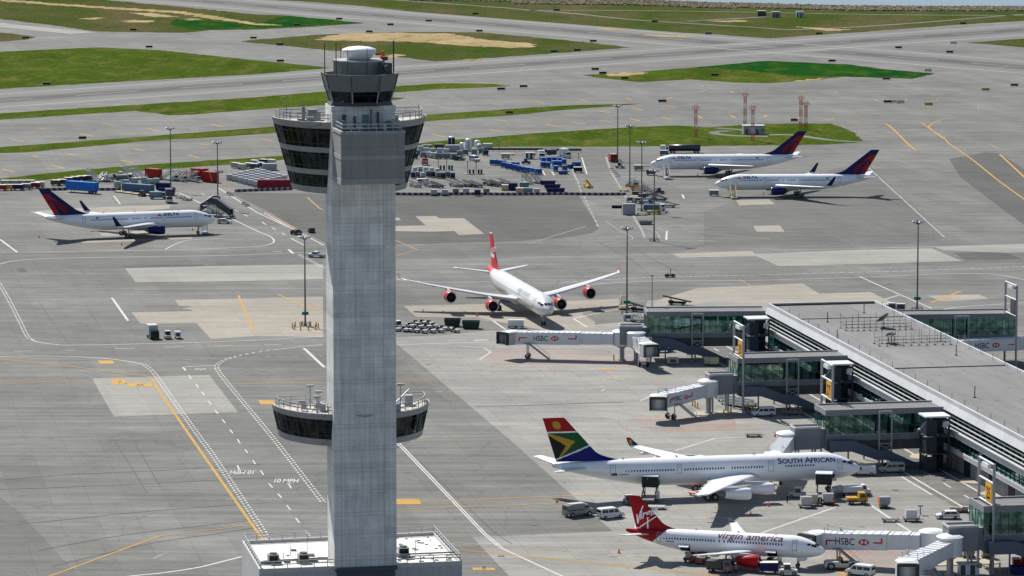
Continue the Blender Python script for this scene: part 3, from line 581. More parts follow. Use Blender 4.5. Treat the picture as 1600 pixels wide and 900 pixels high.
# ------------------------------------------------------------------ control tower
def panel_concrete(name, rgb, bw, rh, thin, jd=0.72, var=0.10):
    m = bpy.data.materials.new(name); m.use_nodes = True; n = m.node_tree.nodes; l = m.node_tree.links
    b = n['Principled BSDF']; b.inputs['Roughness'].default_value = 0.85
    tc = n.new('ShaderNodeTexCoord'); sx = n.new('ShaderNodeSeparateXYZ'); l.new(tc.outputs['Object'], sx.inputs[0])
    ad = n.new('ShaderNodeMath'); ad.operation = 'ADD'; l.new(sx.outputs[0], ad.inputs[0]); l.new(sx.outputs[1], ad.inputs[1])
    cb = n.new('ShaderNodeCombineXYZ'); l.new(ad.outputs[0], cb.inputs[0]); l.new(sx.outputs[2], cb.inputs[1])
    def brick(w, h, off, ms, zoff):
        mp = n.new('ShaderNodeMapping'); mp.inputs['Location'].default_value = (0.3, zoff, 0); l.new(cb.outputs[0], mp.inputs[0])
        z = n.new('ShaderNodeTexBrick'); z.offset = off; z.inputs['Scale'].default_value = 1; z.inputs['Color1'].default_value = (0.94,)*3+(1,); z.inputs['Color2'].default_value = (1.05,)*3+(1,)
        z.inputs['Mortar'].default_value = (jd,)*3+(1,); z.inputs['Brick Width'].default_value = w; z.inputs['Row Height'].default_value = h; z.inputs['Mortar Size'].default_value = ms; z.inputs['Mortar Smooth'].default_value = 0.2
        l.new(mp.outputs[0], z.inputs['Vector']); return z.outputs[0]
    cur = n.new('ShaderNodeRGB'); cur.outputs[0].default_value = (*rgb, 1); cur = cur.outputs[0]
    def mul(v):
        nonlocal cur
        mx = n.new('ShaderNodeMix'); mx.data_type = 'RGBA'; mx.blend_type = 'MULTIPLY'; mx.inputs[0].default_value = 1; l.new(cur, mx.inputs[6]); l.new(v, mx.inputs[7]); cur = mx.outputs[2]
    mul(brick(bw, rh, 0.0, 0.035, 0)); 
    if thin: mul(brick(1000, rh, 0.0, 0.045, thin))
    if thin:
        q = n.new('ShaderNodeTexBrick'); q.offset = 0.5; q.inputs['Scale'].default_value = 1; q.inputs['Color1'].default_value = (0.90,)*3+(1,); q.inputs['Color2'].default_value = (1.07,)*3+(1,); q.inputs['Mortar'].default_value = (0.84,)*3+(1,); q.inputs['Brick Width'].default_value = 400; q.inputs['Row Height'].default_value = 0.93; q.inputs['Mortar Size'].default_value = 0.03; l.new(cb.outputs[0], q.inputs['Vector']); mul(q.outputs[0])
    for sc, amp, st in ((0.25, var, (1, 1, 1)), (1.0, var*0.8, (2.2, 2.2, 0.12)), (2.5, var*0.4, (1, 1, 1))):
        mp = n.new('ShaderNodeMapping'); mp.inputs['Scale'].default_value = st; l.new(tc.outputs['Object'], mp.inputs[0])
        z = n.new('ShaderNodeTexNoise'); z.inputs['Scale'].default_value = sc; z.inputs['Detail'].default_value = 6; l.new(mp.outputs[0], z.inputs['Vector'])
        r = n.new('ShaderNodeMapRange'); r.inputs[1].default_value = 0.3; r.inputs[2].default_value = 0.7; r.inputs[3].default_value = 1-amp; r.inputs[4].default_value = 1+amp; l.new(z.outputs[0], r.inputs[0]); mul(r.outputs[0])
    l.new(cur, b.inputs['Base Color']); return m
SHAFT = panel_concrete('shaft_concrete', (0.63, 0.63, 0.62), 2.4, 3.72, 0.62, 0.72, 0.16)
PANEL = panel_concrete('tower_panel', (0.235, 0.235, 0.23), 2.6, 6.0, 0, 0.6, 0.06)
BAND = panel_concrete('pod_band', (0.30, 0.305, 0.31), 1.3, 30.0, 0, 0.6, 0.05)
CABPANEL = panel_concrete('cab_panel', (0.16, 0.17, 0.17), 3.2, 30.0, 0, 0.5, 0.08)
TGLASS = glass('tower_glass', (0.22, 0.26, 0.29), (0.035, 0.045, 0.05), 0.32)
INTER = mat('tower_interior', (0.16, 0.155, 0.14), 0.8, var=0.3, scale=0.4)
tw = thing('control_tower', (-25.1, 653.5, 0), 12, 'tall grey concrete airport control tower with glazed cab and curved glass pods', 'control tower')
s = MB(); HX = 5.25
s.box(-HX, HX, -3.5, 3.5, 0, 90.0); s.box(-HX-0.12, HX+0.12, -3.6, -3.5, 89.2, 90.05)
shaft = s.build('shaft', SHAFT, tw)
s = MB(); s.box(-HX, -1.5, 3.5, 11.4, 0, 89); s.build('rear_shaft', SHAFT, tw) if False else None
s = MB(); s.box(-HX+0.3, HX-0.3, -3.75, -3.5, 0, 12.5); s.box(-HX, HX, -4.3, -3.5, 12.5, 13.1); s.build('entrance_recess', mat('dark_entrance', (0.06, 0.075, 0.10), 0.5), tw)
s = MB()                                  # the block that juts out of the front, below the cab
z0, z1 = 78.0, 86.4; YF = -12.2
s.box(-HX, HX, YF, -3.5, z0+0.9, 82.0, 0); s.box(-HX, HX, YF, -3.5, 82.7, z1-0.25, 0)
s.box(-HX-0.06, HX+0.06, YF-0.06, -3.5, z0, z0+0.9, 1); s.box(-HX-0.06, HX+0.06, YF-0.06, -3.5, 82.0, 82.7, 1)
for x0, x1, y0, y1 in ((-HX-.1, -HX+.35, YF-.1, -3.5), (HX-.35, HX+.1, YF-.1, -3.5), (-HX+.35, HX-.35, YF-.1, YF+.35)): s.box(x0, x1, y0, y1, z1-0.25, z1+0.25, 1)
blk = s.build('front_block', [PANEL, BAND], tw)
s = MB(); s.box(-HX+.35, HX-.35, YF+.35, -3.52, z1-0.5, z1-0.2); s.build('terrace', mat('terrace_floor', (0.11, 0.12, 0.13), 0.8), tw)
s = MB()
for z in (z1+0.75, z1+1.35):
    for a, b in (((-HX+.4, -3.6), (-HX+.4, YF+.4)), ((-HX+.4, YF+.4), (HX-.4, YF+.4)), ((HX-.4, YF+.4), (HX-.4, -3.6))): s.bar((*a, z), (*b, z), 0.16)
for i in range(8): s.bar((-HX+.4+i*1.38, YF+.4, z1), (-HX+.4+i*1.38, YF+.4, z1+1.35), 0.1)
for i in range(6):
    for x in (-HX+.4, HX-.4): s.bar((x, YF+.4+i*1.6, z1), (x, YF+.4+i*1.6, z1+1.35), 0.1)
s.build('terrace_railing', LGREY, tw)
s = MB(); s.box(-3.6, -3.0, -3.9, -3.52, z1, z1+2.3, 0); s.box(-0.2, 0.8, -3.7, -3.52, z1, z1+2.2, 1); s.box(2.2, 2.5, -4.0, -3.6, z1, z1+2.6, 0); s.box(-1.7, -1.4, -4.0, -3.6, z1, z1+2.0, 0)
s.cyl((1.1, -4.2, z1), (1.1, -4.2, z1+3.2), 0.12, m=0); s.box(3.6, 4.4, -4.6, -3.9, z1-0.2, z1+1.2, 2); s.cyl((-4.0, -8, z1-.2), (-4.0, -8, z1+1.7), 0.35, m=2); s.cyl((2.2, -11.2, z1), (2.2, -11.2, z1+1.1), 0.25, m=3)
pieces(s, 'terrace_equipment', [DGREY, TEAL, GREY, WHITE], tw)
# pods
def pod_outline(a, b, n=30):
    return [(-a*cos(pi*i/n), 11.4-b*sin(pi*i/n)) for i in range(n+1)]
def pod(zs, a0, b0, shrink, bands, name, lab):
    """bands: (z_top, z_bottom, kind) kind 0 spandrel, 1 window; the pod narrows downwards"""
    root = thing(name); root.parent = tw
    ztop, zbot = zs
    k = lambda z: 1-shrink*(ztop-z)/(ztop-zbot)
    glass_mb = MB(); band_mb = MB(); mul = MB(); ins = MB(); nn = 30
    for (za, zb, kind) in bands:
        A = pod_outline(a0*k(za), b0*k(za)); B = pod_outline(a0*k(zb), b0*k(zb))
        if kind == 0:
            A2 = pod_outline(a0*k(za)+0.12, b0*k(za)+0.12); B2 = pod_outline(a0*k(zb)+0.12, b0*k(zb)+0.12)
            rings = [[(x, y, za) for x, y in A2], [(x, y, zb) for x, y in B2], [(x*0.97, 11.4+(y-11.4)*0.97, zb) for x, y in B2], [(x*0.97, 11.4+(y-11.4)*0.97, za) for x, y in A2]]
            for i in range(nn):
                for q in range(4): band_mb.face([rings[q][i], rings[q][i+1], rings[(q+1) % 4][i+1], rings[(q+1) % 4][i]])
        else:
            for i in range(nn):
                glass_mb.face([(*A[i], za), (*A[i+1], za), (*B[i+1], zb), (*B[i], zb)])
            for i in range(0, nn+1):
                mul.bar((*A[i], za), (*B[i], zb), 0.10 if i % 3 else 0.22)
            for f in (0.2, 0.8):
                for i in range(nn):
                    q = lambda j: (A[j][0]+(B[j][0]-A[j][0])*f, A[j][1]+(B[j][1]-A[j][1])*f, za+(zb-za)*f)
                    mul.bar(q(i), q(i+1), 0.09)
    for z in {b[1] for b in bands}|{ztop-0.5}:          # floors
        P = pod_outline(a0*k(z)*0.96, b0*k(z)*0.96); ins.prism(P, z-0.15, z+0.1, 0)
    P0 = pod_outline(a0*k(ztop)*0.72, b0*k(ztop)*0.72); 
    for i in range(0, len(P0)-1, 2): ins.face([(*P0[i], ztop-0.6), (*P0[i+1], ztop-0.6), (P0[i+1][0]*.8, 11.4+(P0[i+1][1]-11.4)*.8, zbot), (P0[i][0]*.8, 11.4+(P0[i][1]-11.4)*.8, zbot)])
    # back wall on the chord
    ins.face([(-a0*k(ztop)*.98, 11.35, ztop-0.4), (a0*k(ztop)*.98, 11.35, ztop-0.4), (a0*k(zbot)*.98, 11.35, zbot), (-a0*k(zbot)*.98, 11.35, zbot)])
    pieces(band_mb, 'spandrel_band', BAND, root); glass_mb.build('window_band', TGLASS, root); mul.build('mullion', mat('dark_mullion', (0.05, 0.055, 0.055), 0.5), root); ins.build('interior', INTER, root)
    r = MB(); P = pod_outline(a0*0.965, b0*0.965); r.prism(P, ztop-0.7, ztop-0.35); r.build('roof_deck', mat('deck_roof', (0.46, 0.43, 0.38), 0.85, var=0.2, scale=0.5), root)
    r = MB(); P = pod_outline(a0*0.95, b0*0.95, 20)
    P = [p for p in P]
    for h in (0.55, 1.15):
        for a, b in zip(P, P[1:]+P[:1]): r.bar((*a, ztop+h), (*b, ztop+h), 0.16)
    for p in P: r.bar((*p, ztop-0.35), (*p, ztop+1.15), 0.12)
    for i in range(1, 10): r.bar((-a0*.95+a0*.19*i, 11.4, ztop-.35), (-a0*.95+a0*.19*i, 11.4, ztop+1.15), 0.1)
    r.build('deck_railing', LGREY, root)
    return root
up = pod((87.3, 75.2), 12.9, 14.9, 0.26, ((87.3, 86.2, 0), (86.2, 83.0, 1), (83.0, 82.1, 0), (82.1, 79.2, 1), (79.2, 78.3, 0), (78.3, 76.2, 1), (76.2, 75.2, 0)), 'upper_pod', '')
lo = pod((38.7, 33.2), 13.3, 14.9, 0.09, ((38.7, 37.7, 0), (37.7, 34.3, 1), (34.3, 33.2, 0)), 'lower_pod', '')
s = MB()
for (x, y, w_, h) in ((-6.6, 8.5, 1.6, 1.7), (-8.2, 8.0, 0.5, 2.2), (-7.4, 5.4, 1.2, 0.7), (-9.6, 3.2, 0.6, 0.6), (-5.9, 6.0, 0.5, 1.5), (6.6, 4.0, 1.0, 0.9)): s.box(x-w_/2, x+w_/2, y-w_/2, y+w_/2, 86.95, 86.95+h)
s.cyl((-8.2, 8, 88), (-8.2, 8, 90.2), 0.06); s.cyl((-10.8, 9.5, 87), (-10.8, 9.5, 89.2), 0.05); s.cyl((11.5, 9.0, 87), (11.5, 9.0, 89.3), 0.05); s.bar((-9.5, 4, 87.2), (-5.8, 1, 87.4), 0.25); s.bar((-8.5, 2, 87.2), (-6, 4, 87.4), 0.2)
pieces(s, 'deck_equipment', GREY, up)
s = MB()
for (x, y, h) in ((-7.6, 6.5, 3.8), (-6.4, 5.0, 3.0), (-7.2, 2.0, 2.6), (7.5, 5.0, 3.8), (-9.2, 5.5, 1.4)):
    s.bar((x, y, 38.3), (x, y, 38.3+h), 0.2); s.box(x-.6, x+.6, y-.3, y+.3, 38.3+h, 38.3+h+.35); s.bar((x-.9, y, 38.4), (x, y, 40), .1); s.bar((x+.9, y, 38.4), (x, y, 40), .1)
for (x, y, w_, h) in ((-5.9, 4.2, 1.0, 1.2), (9.3, 7.5, 1.4, 1.7), (-8.6, 7.4, .8, 1.2), (-6, 7.6, 1.2, .9), (6.4, 1.0, .8, 1.2)): s.box(x-w_/2, x+w_/2, y-w_/2, y+w_/2, 38.35, 38.35+h)
s.bar((6.0, 5, 38.5), (9.5, 7.5, 41), .2); s.bar((6, 2, 38.6), (8, 7, 39.4), .2)
pieces(s, 'deck_equipment', LGREY, lo)
# cab: an octagon that widens upwards
def octo(r, z, rot=22.5, sq=1.0): return [(r*cos(radians(rot+45*i))*sq, 0.2+r*sin(radians(rot+45*i)), z) for i in range(8)]
cab = thing('cab'); cab.parent = tw
s = MB(); s.loft([octo(5.6, 90.1), octo(5.25, 90.7)], 0, smooth=False); s.build('cab_base', DGREY, cab)
s = MB(); s.loft([octo(5.2, 90.5), octo(5.75, 92.5)], 0, caps=False, smooth=False); s.build('cab_window', TGLASS, cab)
s = MB(); s.loft([octo(3.6, 90.6), octo(3.9, 92.5)], 0, smooth=False); s.build('cab_interior', mat('cab_interior', (0.012, 0.013, 0.015), 0.8), cab)
s = MB()
for p, q in zip(octo(5.22, 90.5), octo(5.78, 92.55)): s.bar(p, q, 0.2)
pieces(s, 'cab_mullion', LGREY, cab)
s = MB(); s.loft([octo(5.8, 92.45), octo(6.5, 95.25), octo(6.2, 95.25), octo(6.0, 94.7)], 0, smooth=False)
for p, q in zip(octo(5.86, 92.5), octo(6.55, 95.25)): s.bar(p, q, 0.13, 1)
s.build('cab_panel', [CABPANEL, DGREY], cab)
s = MB(); s.loft([[(4.3*cos(2*pi*i/10), 0.6+4.3*sin(2*pi*i/10), z) for i in range(10)] for z in (94.6, 97.25)], 0, smooth=False)
s.loft([[(4.45*cos(2*pi*i/10), 0.6+4.45*sin(2*pi*i/10), z) for i in range(10)] for z in (97.15, 97.4)], 1, smooth=False)
s.build('equipment_drum', [mat('drum_metal', (0.15, 0.165, 0.17), 0.5, 0.3, var=0.15), LGREY], tw)
s = MB(); s.box(3.0, 4.9, -2.9, -1.6, 95.0, 97.0); s.cyl((4.0, -3.0, 96.2), (4.0, -3.7, 96.2), .55); s.cyl((3.9, -1.9, 97.4), (3.9, -1.9, 98.0), .5); pieces(s, 'drum_equipment', DGREY, tw)
s = MB(); s.revolve([(97.4, 1.75), (97.9, 2.2), (98.6, 2.75), (98.95, 2.85), (99.15, 2.75), (99.45, 1.9), (99.62, 0.6), (99.64, 0.02)], 'z', (0, 0.6, 0), 28); s.build('radome', mat('radome_white', (0.80, 0.80, 0.80), 0.4, var=0.03), tw)
for (x, y, zt) in ((-6.1, -1.5, 100.3), (-4.6, -3.9, 100.5), (5.1, -2.9, 100.6), (6.0, 1.6, 100.4), (1.2, 5.6, 100.2), (-2.2, 5.9, 99.9), (2.4, -5.4, 97.3), (0.6, -3.6, 99.5), (-2.6, -3.3, 99.3), (3.0, 5.2, 99.3)):
    s = MB(); s.cyl((x, y, 95.0), (x, y, zt), 0.085 if abs(x) > 4 else 0.05, n=6); s.build('whip_antenna', DGREY, tw)
s = MB(); s.box(3.6, 4.6, .8, 1.6, 97.4, 98.0); s.cyl((4.1, 1.2, 98.0), (4.1, 1.2, 98.7), .3); s.build('obstruction_light', ORANGE, tw)
# the low block at the tower's foot
bb = thing('base_building', (-25.1, 653.5, 0), 12, 'low grey building with white roof wrapped round the foot of the tower', 'building')
bs = [tuple((Matrix.Rotation(radians(-12), 3, 'Z') @ (G(x, y, 13)-Vector((-25.1, 653.5, 0))))[:2]) for x, y in ((405,892),(722,879),(680,833),(378,847))]
bx0 = (bs[0][0]+bs[3][0])/2; bx1 = (bs[1][0]+bs[2][0])/2; by0 = -3.2; by1 = max(bs[2][1], bs[3][1])
BX = (bs[0][0], bs[1][0], bs[2][0], bs[3][0])
corners = [(bs[0][0], bs[0][1]), (bs[1][0], bs[1][1]), (bs[2][0], bs[2][1]), (bs[3][0], bs[3][1])]
def inset(poly, d):
    cx = sum(p[0] for p in poly)/len(poly); cy = sum(p[1] for p in poly)/len(poly)
    return [(x+(d if x < cx else -d), y+(d if y < cy else -d)) for x, y in poly]
s = MB(); s.prism(corners, 0, 12.6); s.build('wall', panel_concrete('base_panel', (0.42, 0.42, 0.43), 2.2, 13, 0, 0.6, 0.07), bb)
s = MB(); I = inset(corners, 0.5); n4 = 4
for i in range(4):
    j = (i+1) % 4; a, b, c2, d2 = corners[i], corners[j], I[j], I[i]
    s.add([(*a, 12.6), (*b, 12.6), (*c2, 12.6), (*d2, 12.6), (*a, 13.3), (*b, 13.3), (*c2, 13.3), (*d2, 13.3)], [(0, 1, 5, 4), (2, 3, 7, 6), (4, 5, 6, 7), (1, 2, 6, 5), (3, 0, 4, 7)])
s.build('parapet', OFFWHITE, bb)
s = MB(); s.prism(I, 12.6, 12.75); s.build('roof', ROOFW, bb)
s = MB(); I2 = inset(corners, 0.3)
for h in (13.9, 14.4):
    for i in range(4): s.bar((*I2[i], h), (*I2[(i+1) % 4], h), 0.14)
for i in range(4):
    a, b = Vector(I2[i]), Vector(I2[(i+1) % 4]); k = int((b-a).length/2.2)
    for q in range(k): p = a.lerp(b, q/k); s.bar((p.x, p.y, 13.2), (p.x, p.y, 14.4), 0.12)
s.build('roof_railing', LGREY, bb)
def rooftop_unit():
    r = thing('rooftop_unit'); a = MB(); a.box(-.9, .9, -.8, .8, 0.2, 1.6, 0); a.box(-1.1, 1.1, -1.0, 1.0, 0, 0.25, 1); a.cyl((0, 0, 1.6), (0, 0, 1.8), .65, m=1); a.build('casing', [LGREY, DGREY], r)
    a = MB(); a.box(-.75, .75, -.84, -.8, .4, 1.4); a.box(.9, .94, -.6, .6, .4, 1.4); a.build('grille', BLACK, r); return r
def roofpt(px, py, z=12.8): return G(px, py, z)
for (px, py, l_) in ((427, 880, 'grey rooftop air unit at the left end of the white tower base roof'), (474, 879, 'grey rooftop air unit near the shaft on the left white base roof'), (630, 869, 'grey rooftop air unit on the right part of the white base roof')):
    put(rooftop_unit, (), 0, 0, 12, l_, 'air unit', 'rooftop air units on the tower base', at=roofpt(px, py))
s = MB(); rs = random.Random(5)
for i in range(46):
    p = roofpt(rs.uniform(620, 705), rs.uniform(839, 877)) ; q = 0.1+rs.random()*0.22
    if p.y > 655: s.box(p.x-q*1.4, p.x+q*1.4, p.y-q, p.y+q, 12.75, 12.9)
for i in range(16):
    p = roofpt(rs.uniform(395, 505), rs.uniform(860, 884)); q = 0.15+rs.random()*0.3
    s.box(p.x-q*1.4, p.x+q*1.4, p.y-q, p.y+q, 12.75, 12.75+q)
for px, py, h in ((480, 872, 3.5), (443, 877, 1.5), (649, 867, 2.5), (454, 868, 1.6)): p = roofpt(px, py); s.bar(p, p+Vector((0, 0, h)), .1)
p0, p1 = roofpt(412, 882), roofpt(516, 876); s.bar(p0+Vector((0,0,.5)), p1+Vector((0,0,.5)), .35); p0, p1 = roofpt(620, 872), roofpt(712, 868); s.bar(p0+Vector((0,0,.6)), p1+Vector((0,0,.6)), .25)
for o in pieces(s, 'roof_vent', GREY): o.parent = bb; o.matrix_parent_inverse = (Matrix.Translation(bb.location) @ bb.rotation_euler.to_matrix().to_4x4()).inverted()
# ------------------------------------------------------------------ concourse
FASC = panel_concrete('fascia_white', (0.46, 0.47, 0.495), 6.0, 40, 0, 0.75, 0.05)
CGREY = panel_concrete('corridor_panel', (0.215, 0.22, 0.24), 4.0, 40, 0, 0.75, 0.05)
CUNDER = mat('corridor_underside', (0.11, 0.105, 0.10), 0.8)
CWALL = panel_concrete('concourse_wall', (0.235, 0.235, 0.24), 3.0, 2.2, 0, 0.8, 0.08)
CGLASS = glass('green_glass', (0.50, 0.74, 0.72), (0.17, 0.52, 0.49), 0.55)
CGLASS2 = glass('dark_green_glass', (0.5, 0.62, 0.6), (0.035, 0.10, 0.085), 0.3)
MULL = mat('green_mullion', (0.03, 0.09, 0.085), 0.5)
CFLOOR = mat('corridor_floor', (0.46, 0.46, 0.44), 0.6, var=0.35, scale=0.35)
CO = Vector((63.2, 971.3, 0)); CA = -79.4
def cpt(u, v, z=0): return CO+Matrix.Rotation(radians(CA), 3, 'Z') @ Vector((u, v, z))
cc = thing('concourse', CO, CA, 'long airport concourse with flat grey roof, white fascia and dark ribbon windows', 'terminal')
LU = 330; WV = 27.5
s = MB(); s.box(0.5, LU, 0.5, WV-0.5, 12.2, 13.9); s.build('roof', ROOFGREY, cc)
s = MB(); s.box(0, LU, 0, 0.5, 13.6, 14.5); s.box(0, LU, WV-0.5, WV, 13.6, 14.5); s.box(0, 0.5, 0.5, WV-0.5, 13.6, 14.5)
s.build('parapet', FASC, cc)
s = MB(); s.box(0.5, 1.0, 0.5, WV-.5, 13.9, 14.3); s.box(107, 107.2, .5, WV-.5, 13.9, 14.1); s.box(25.5, 25.7, .5, WV-.5, 13.9, 14.05); s.box(205, 205.2, .5, WV-.5, 13.9, 14.1); pieces(s, 'roof_seam', DGREY, cc)
s = MB(); s.side([], 0, 0) if False else None
for v0, sg in ((0, -1), (WV, 1)):
    # fascia leans out towards its foot
    a = [(0, v0, 13.6), (LU, v0, 13.6), (LU, v0+sg*0.7, 12.1), (0, v0+sg*0.7, 12.1)]; s.face(a); s.face([(0, v0+sg*.7, 12.1), (LU, v0+sg*.7, 12.1), (LU, v0-sg*.4, 12.0), (0, v0-sg*.4, 12.0)])
s.box(-0.05, 0.0, 0, WV, 8.2, 13.6)
pieces(s, 'fascia', FASC, cc)
s = MB(); s.box(0.2, LU, 0.35, 0.40, 8.7, 12.2); s.box(0.2, LU, WV-.40, WV-.35, 8.7, 12.2); s.build('ribbon_window', CGLASS2, cc)
s = MB(); s.box(0.4, LU, 1.6, WV-1.6, 4.4, 12.15); s.build('interior_core', mat('concourse_interior', (0.05, 0.065, 0.055), 0.9, var=0.5, scale=0.3), cc)
s = MB()
for z in (11.25, 10.3, 9.35): s.box(0, LU, -0.45, -0.2, z, z+0.16, 0); s.box(0, LU, WV+.2, WV+.45, z, z+0.16, 0)
for i in range(0, LU, 4): s.box(i, i+.08, -0.2, 0.35, 8.8, 12.1, 1)
s.build('sun_louver', [WHITE, MULL], cc)
s = MB(); s.box(0, LU, -0.5, 0.6, 7.2, 8.7); s.box(0, LU, WV-.6, WV+.5, 7.2, 8.7); s.box(0, LU, -0.9, 0.5, 8.55, 8.75); s.build('spandrel', FASC, cc)
s = MB(); s.box(0.2, LU, 0.2, 0.25, 4.6, 7.2); s.build('lower_window', CGLASS, cc)
s = MB()
for i in range(0, LU, 3): s.box(i, i+.1, 0.08, 0.2, 4.6, 7.2)
s.box(0, LU, 0.1, 0.2, 5.8, 5.9); s.build('mullion', MULL, cc)
s = MB(); s.box(0, LU, -0.8, 0.4, 4.0, 4.6); s.box(0, LU, -0.85, -0.6, 4.6, 5.1); s.build('ledge', FASC, cc)
s = MB(); s.box(0, LU, 0.6, WV-.6, 0, 4.0); s.build('base_wall', CWALL, cc)
for u in (150, 163, 180, 193, 206, 219, 232, 245, 258, 60, 72, 98, 110, 120):
    d = thing('garage_door', (u, 0, 0)); d.parent = cc
    s = MB(); s.box(0, 4.2, 0.52, 0.59, 0.05, 3.3); s.build('door_leaf', mat('dark_door', (0.02, 0.02, 0.023), 0.6), d)
    s = MB(); s.box(-.2, 4.4, 0.45, 0.58, 3.3, 3.55); s.build('lintel', LOGORED if u > 140 else CWALL, d)
for u in range(9, LU-5, 9):
    for v in (0.8, WV-0.8):
        s = MB(); s.cyl((u, v, 13.9), (u, v, 15.6), 0.05, n=5); s.build('lightning_rod', DGREY, cc)
# rooftop pipe frames and dishes
def pipe_frame(L, Wd, nx, ny):
    r = thing('antenna_frame'); a = MB()
    for z in (0.7, 1.5):
        for y in (0, Wd): a.bar((0, y, z), (L, y, z), .07)
        for x in (0, L): a.bar((x, 0, z), (x, Wd, z), .07)
    a.build('rail', DGREY, r)
    for i in range(nx+1):
        for y in ((0, Wd) if ny else (0,)):
            b = MB(); h = 2.2+1.6*((i*7+int(y)) % 3)/2; b.bar((L*i/nx, y, 0), (L*i/nx, y, h), .06); b.box(L*i/nx-.25, L*i/nx+.25, y-.25, y+.25, 0, .12); b.build('post', DGREY, r)
    return r
put(pipe_frame, (16, 5, 11, 1), 0, 0, CA+90, 'frame of thin antenna posts behind the satellite dish on the concourse roof', 'antenna frame', 'antenna frames on the concourse roof', at=G(1322, 517, 13.95))
put(pipe_frame, (17, 4.4, 9, 1), 0, 0, CA+90, 'frame of thin antenna posts in front of the satellite dish, nearer the roof middle', 'antenna frame', 'antenna frames on the concourse roof', at=G(1374, 541, 13.95))
def dish(r0):
    r = thing('satellite_dish'); a = MB(); a.bar((0, 0, 0), (0, 0, 1.6), .2); a.box(-.6, .6, -.6, .6, 0, .15); a.build('stand', DGREY, r)
    a = MB(); d = Vector((-0.55, 0.35, 0.75)).normalized(); u = d.orthogonal().normalized(); v = d.cross(u); c0 = Vector((0, 0, 2.0)); rings = []
    for k in range(6):
        q = k/5*r0; rings.append([tuple(c0+u*cos(t*pi/9)*max(q, .02)+v*sin(t*pi/9)*max(q, .02)+d*(q*q*0.28/r0*1.2)) for t in range(18)])
    a.loft(rings, 0, caps=False); a.build('reflector', GREY, r)
    a = MB(); a.bar(c0, c0+d*r0*0.9, .06); a.build('feed_horn', LGREY, r); return r
put(dish, (1.75,), 0, 0, 0, 'large grey satellite dish tilted up on the concourse roof', 'satellite dish', at=G(1381, 512, 13.95))
for i, (px, py) in enumerate(((1388, 537), (1393, 536), (1397, 537))):
    put(dish, (0.75,), 0, 0, 0, 'small grey dish in the middle of the front antenna frame', 'satellite dish', 'small dishes on the concourse roof', at=G(px, py, 13.95))
for px, py in ((1293, 503), (1350, 489), (1494, 555), (1523, 621), (1470, 533), (1308, 531)):
    def roof_post():
        r = thing('roof_post'); a = MB(); a.cyl((0, 0, 0), (0, 0, 2.4), .11, n=6); a.build('pole', DGREY, r); a = MB(); a.cyl((0, 0, 0), (0, 0, .12), .35, n=8); a.build('foot', DGREY, r); return r
    put(roof_post, (), 0, 0, 0, 'thin dark vent post standing on the grey concourse roof', 'vent post', 'vent posts on the concourse roof', at=G(px, py, 13.95))
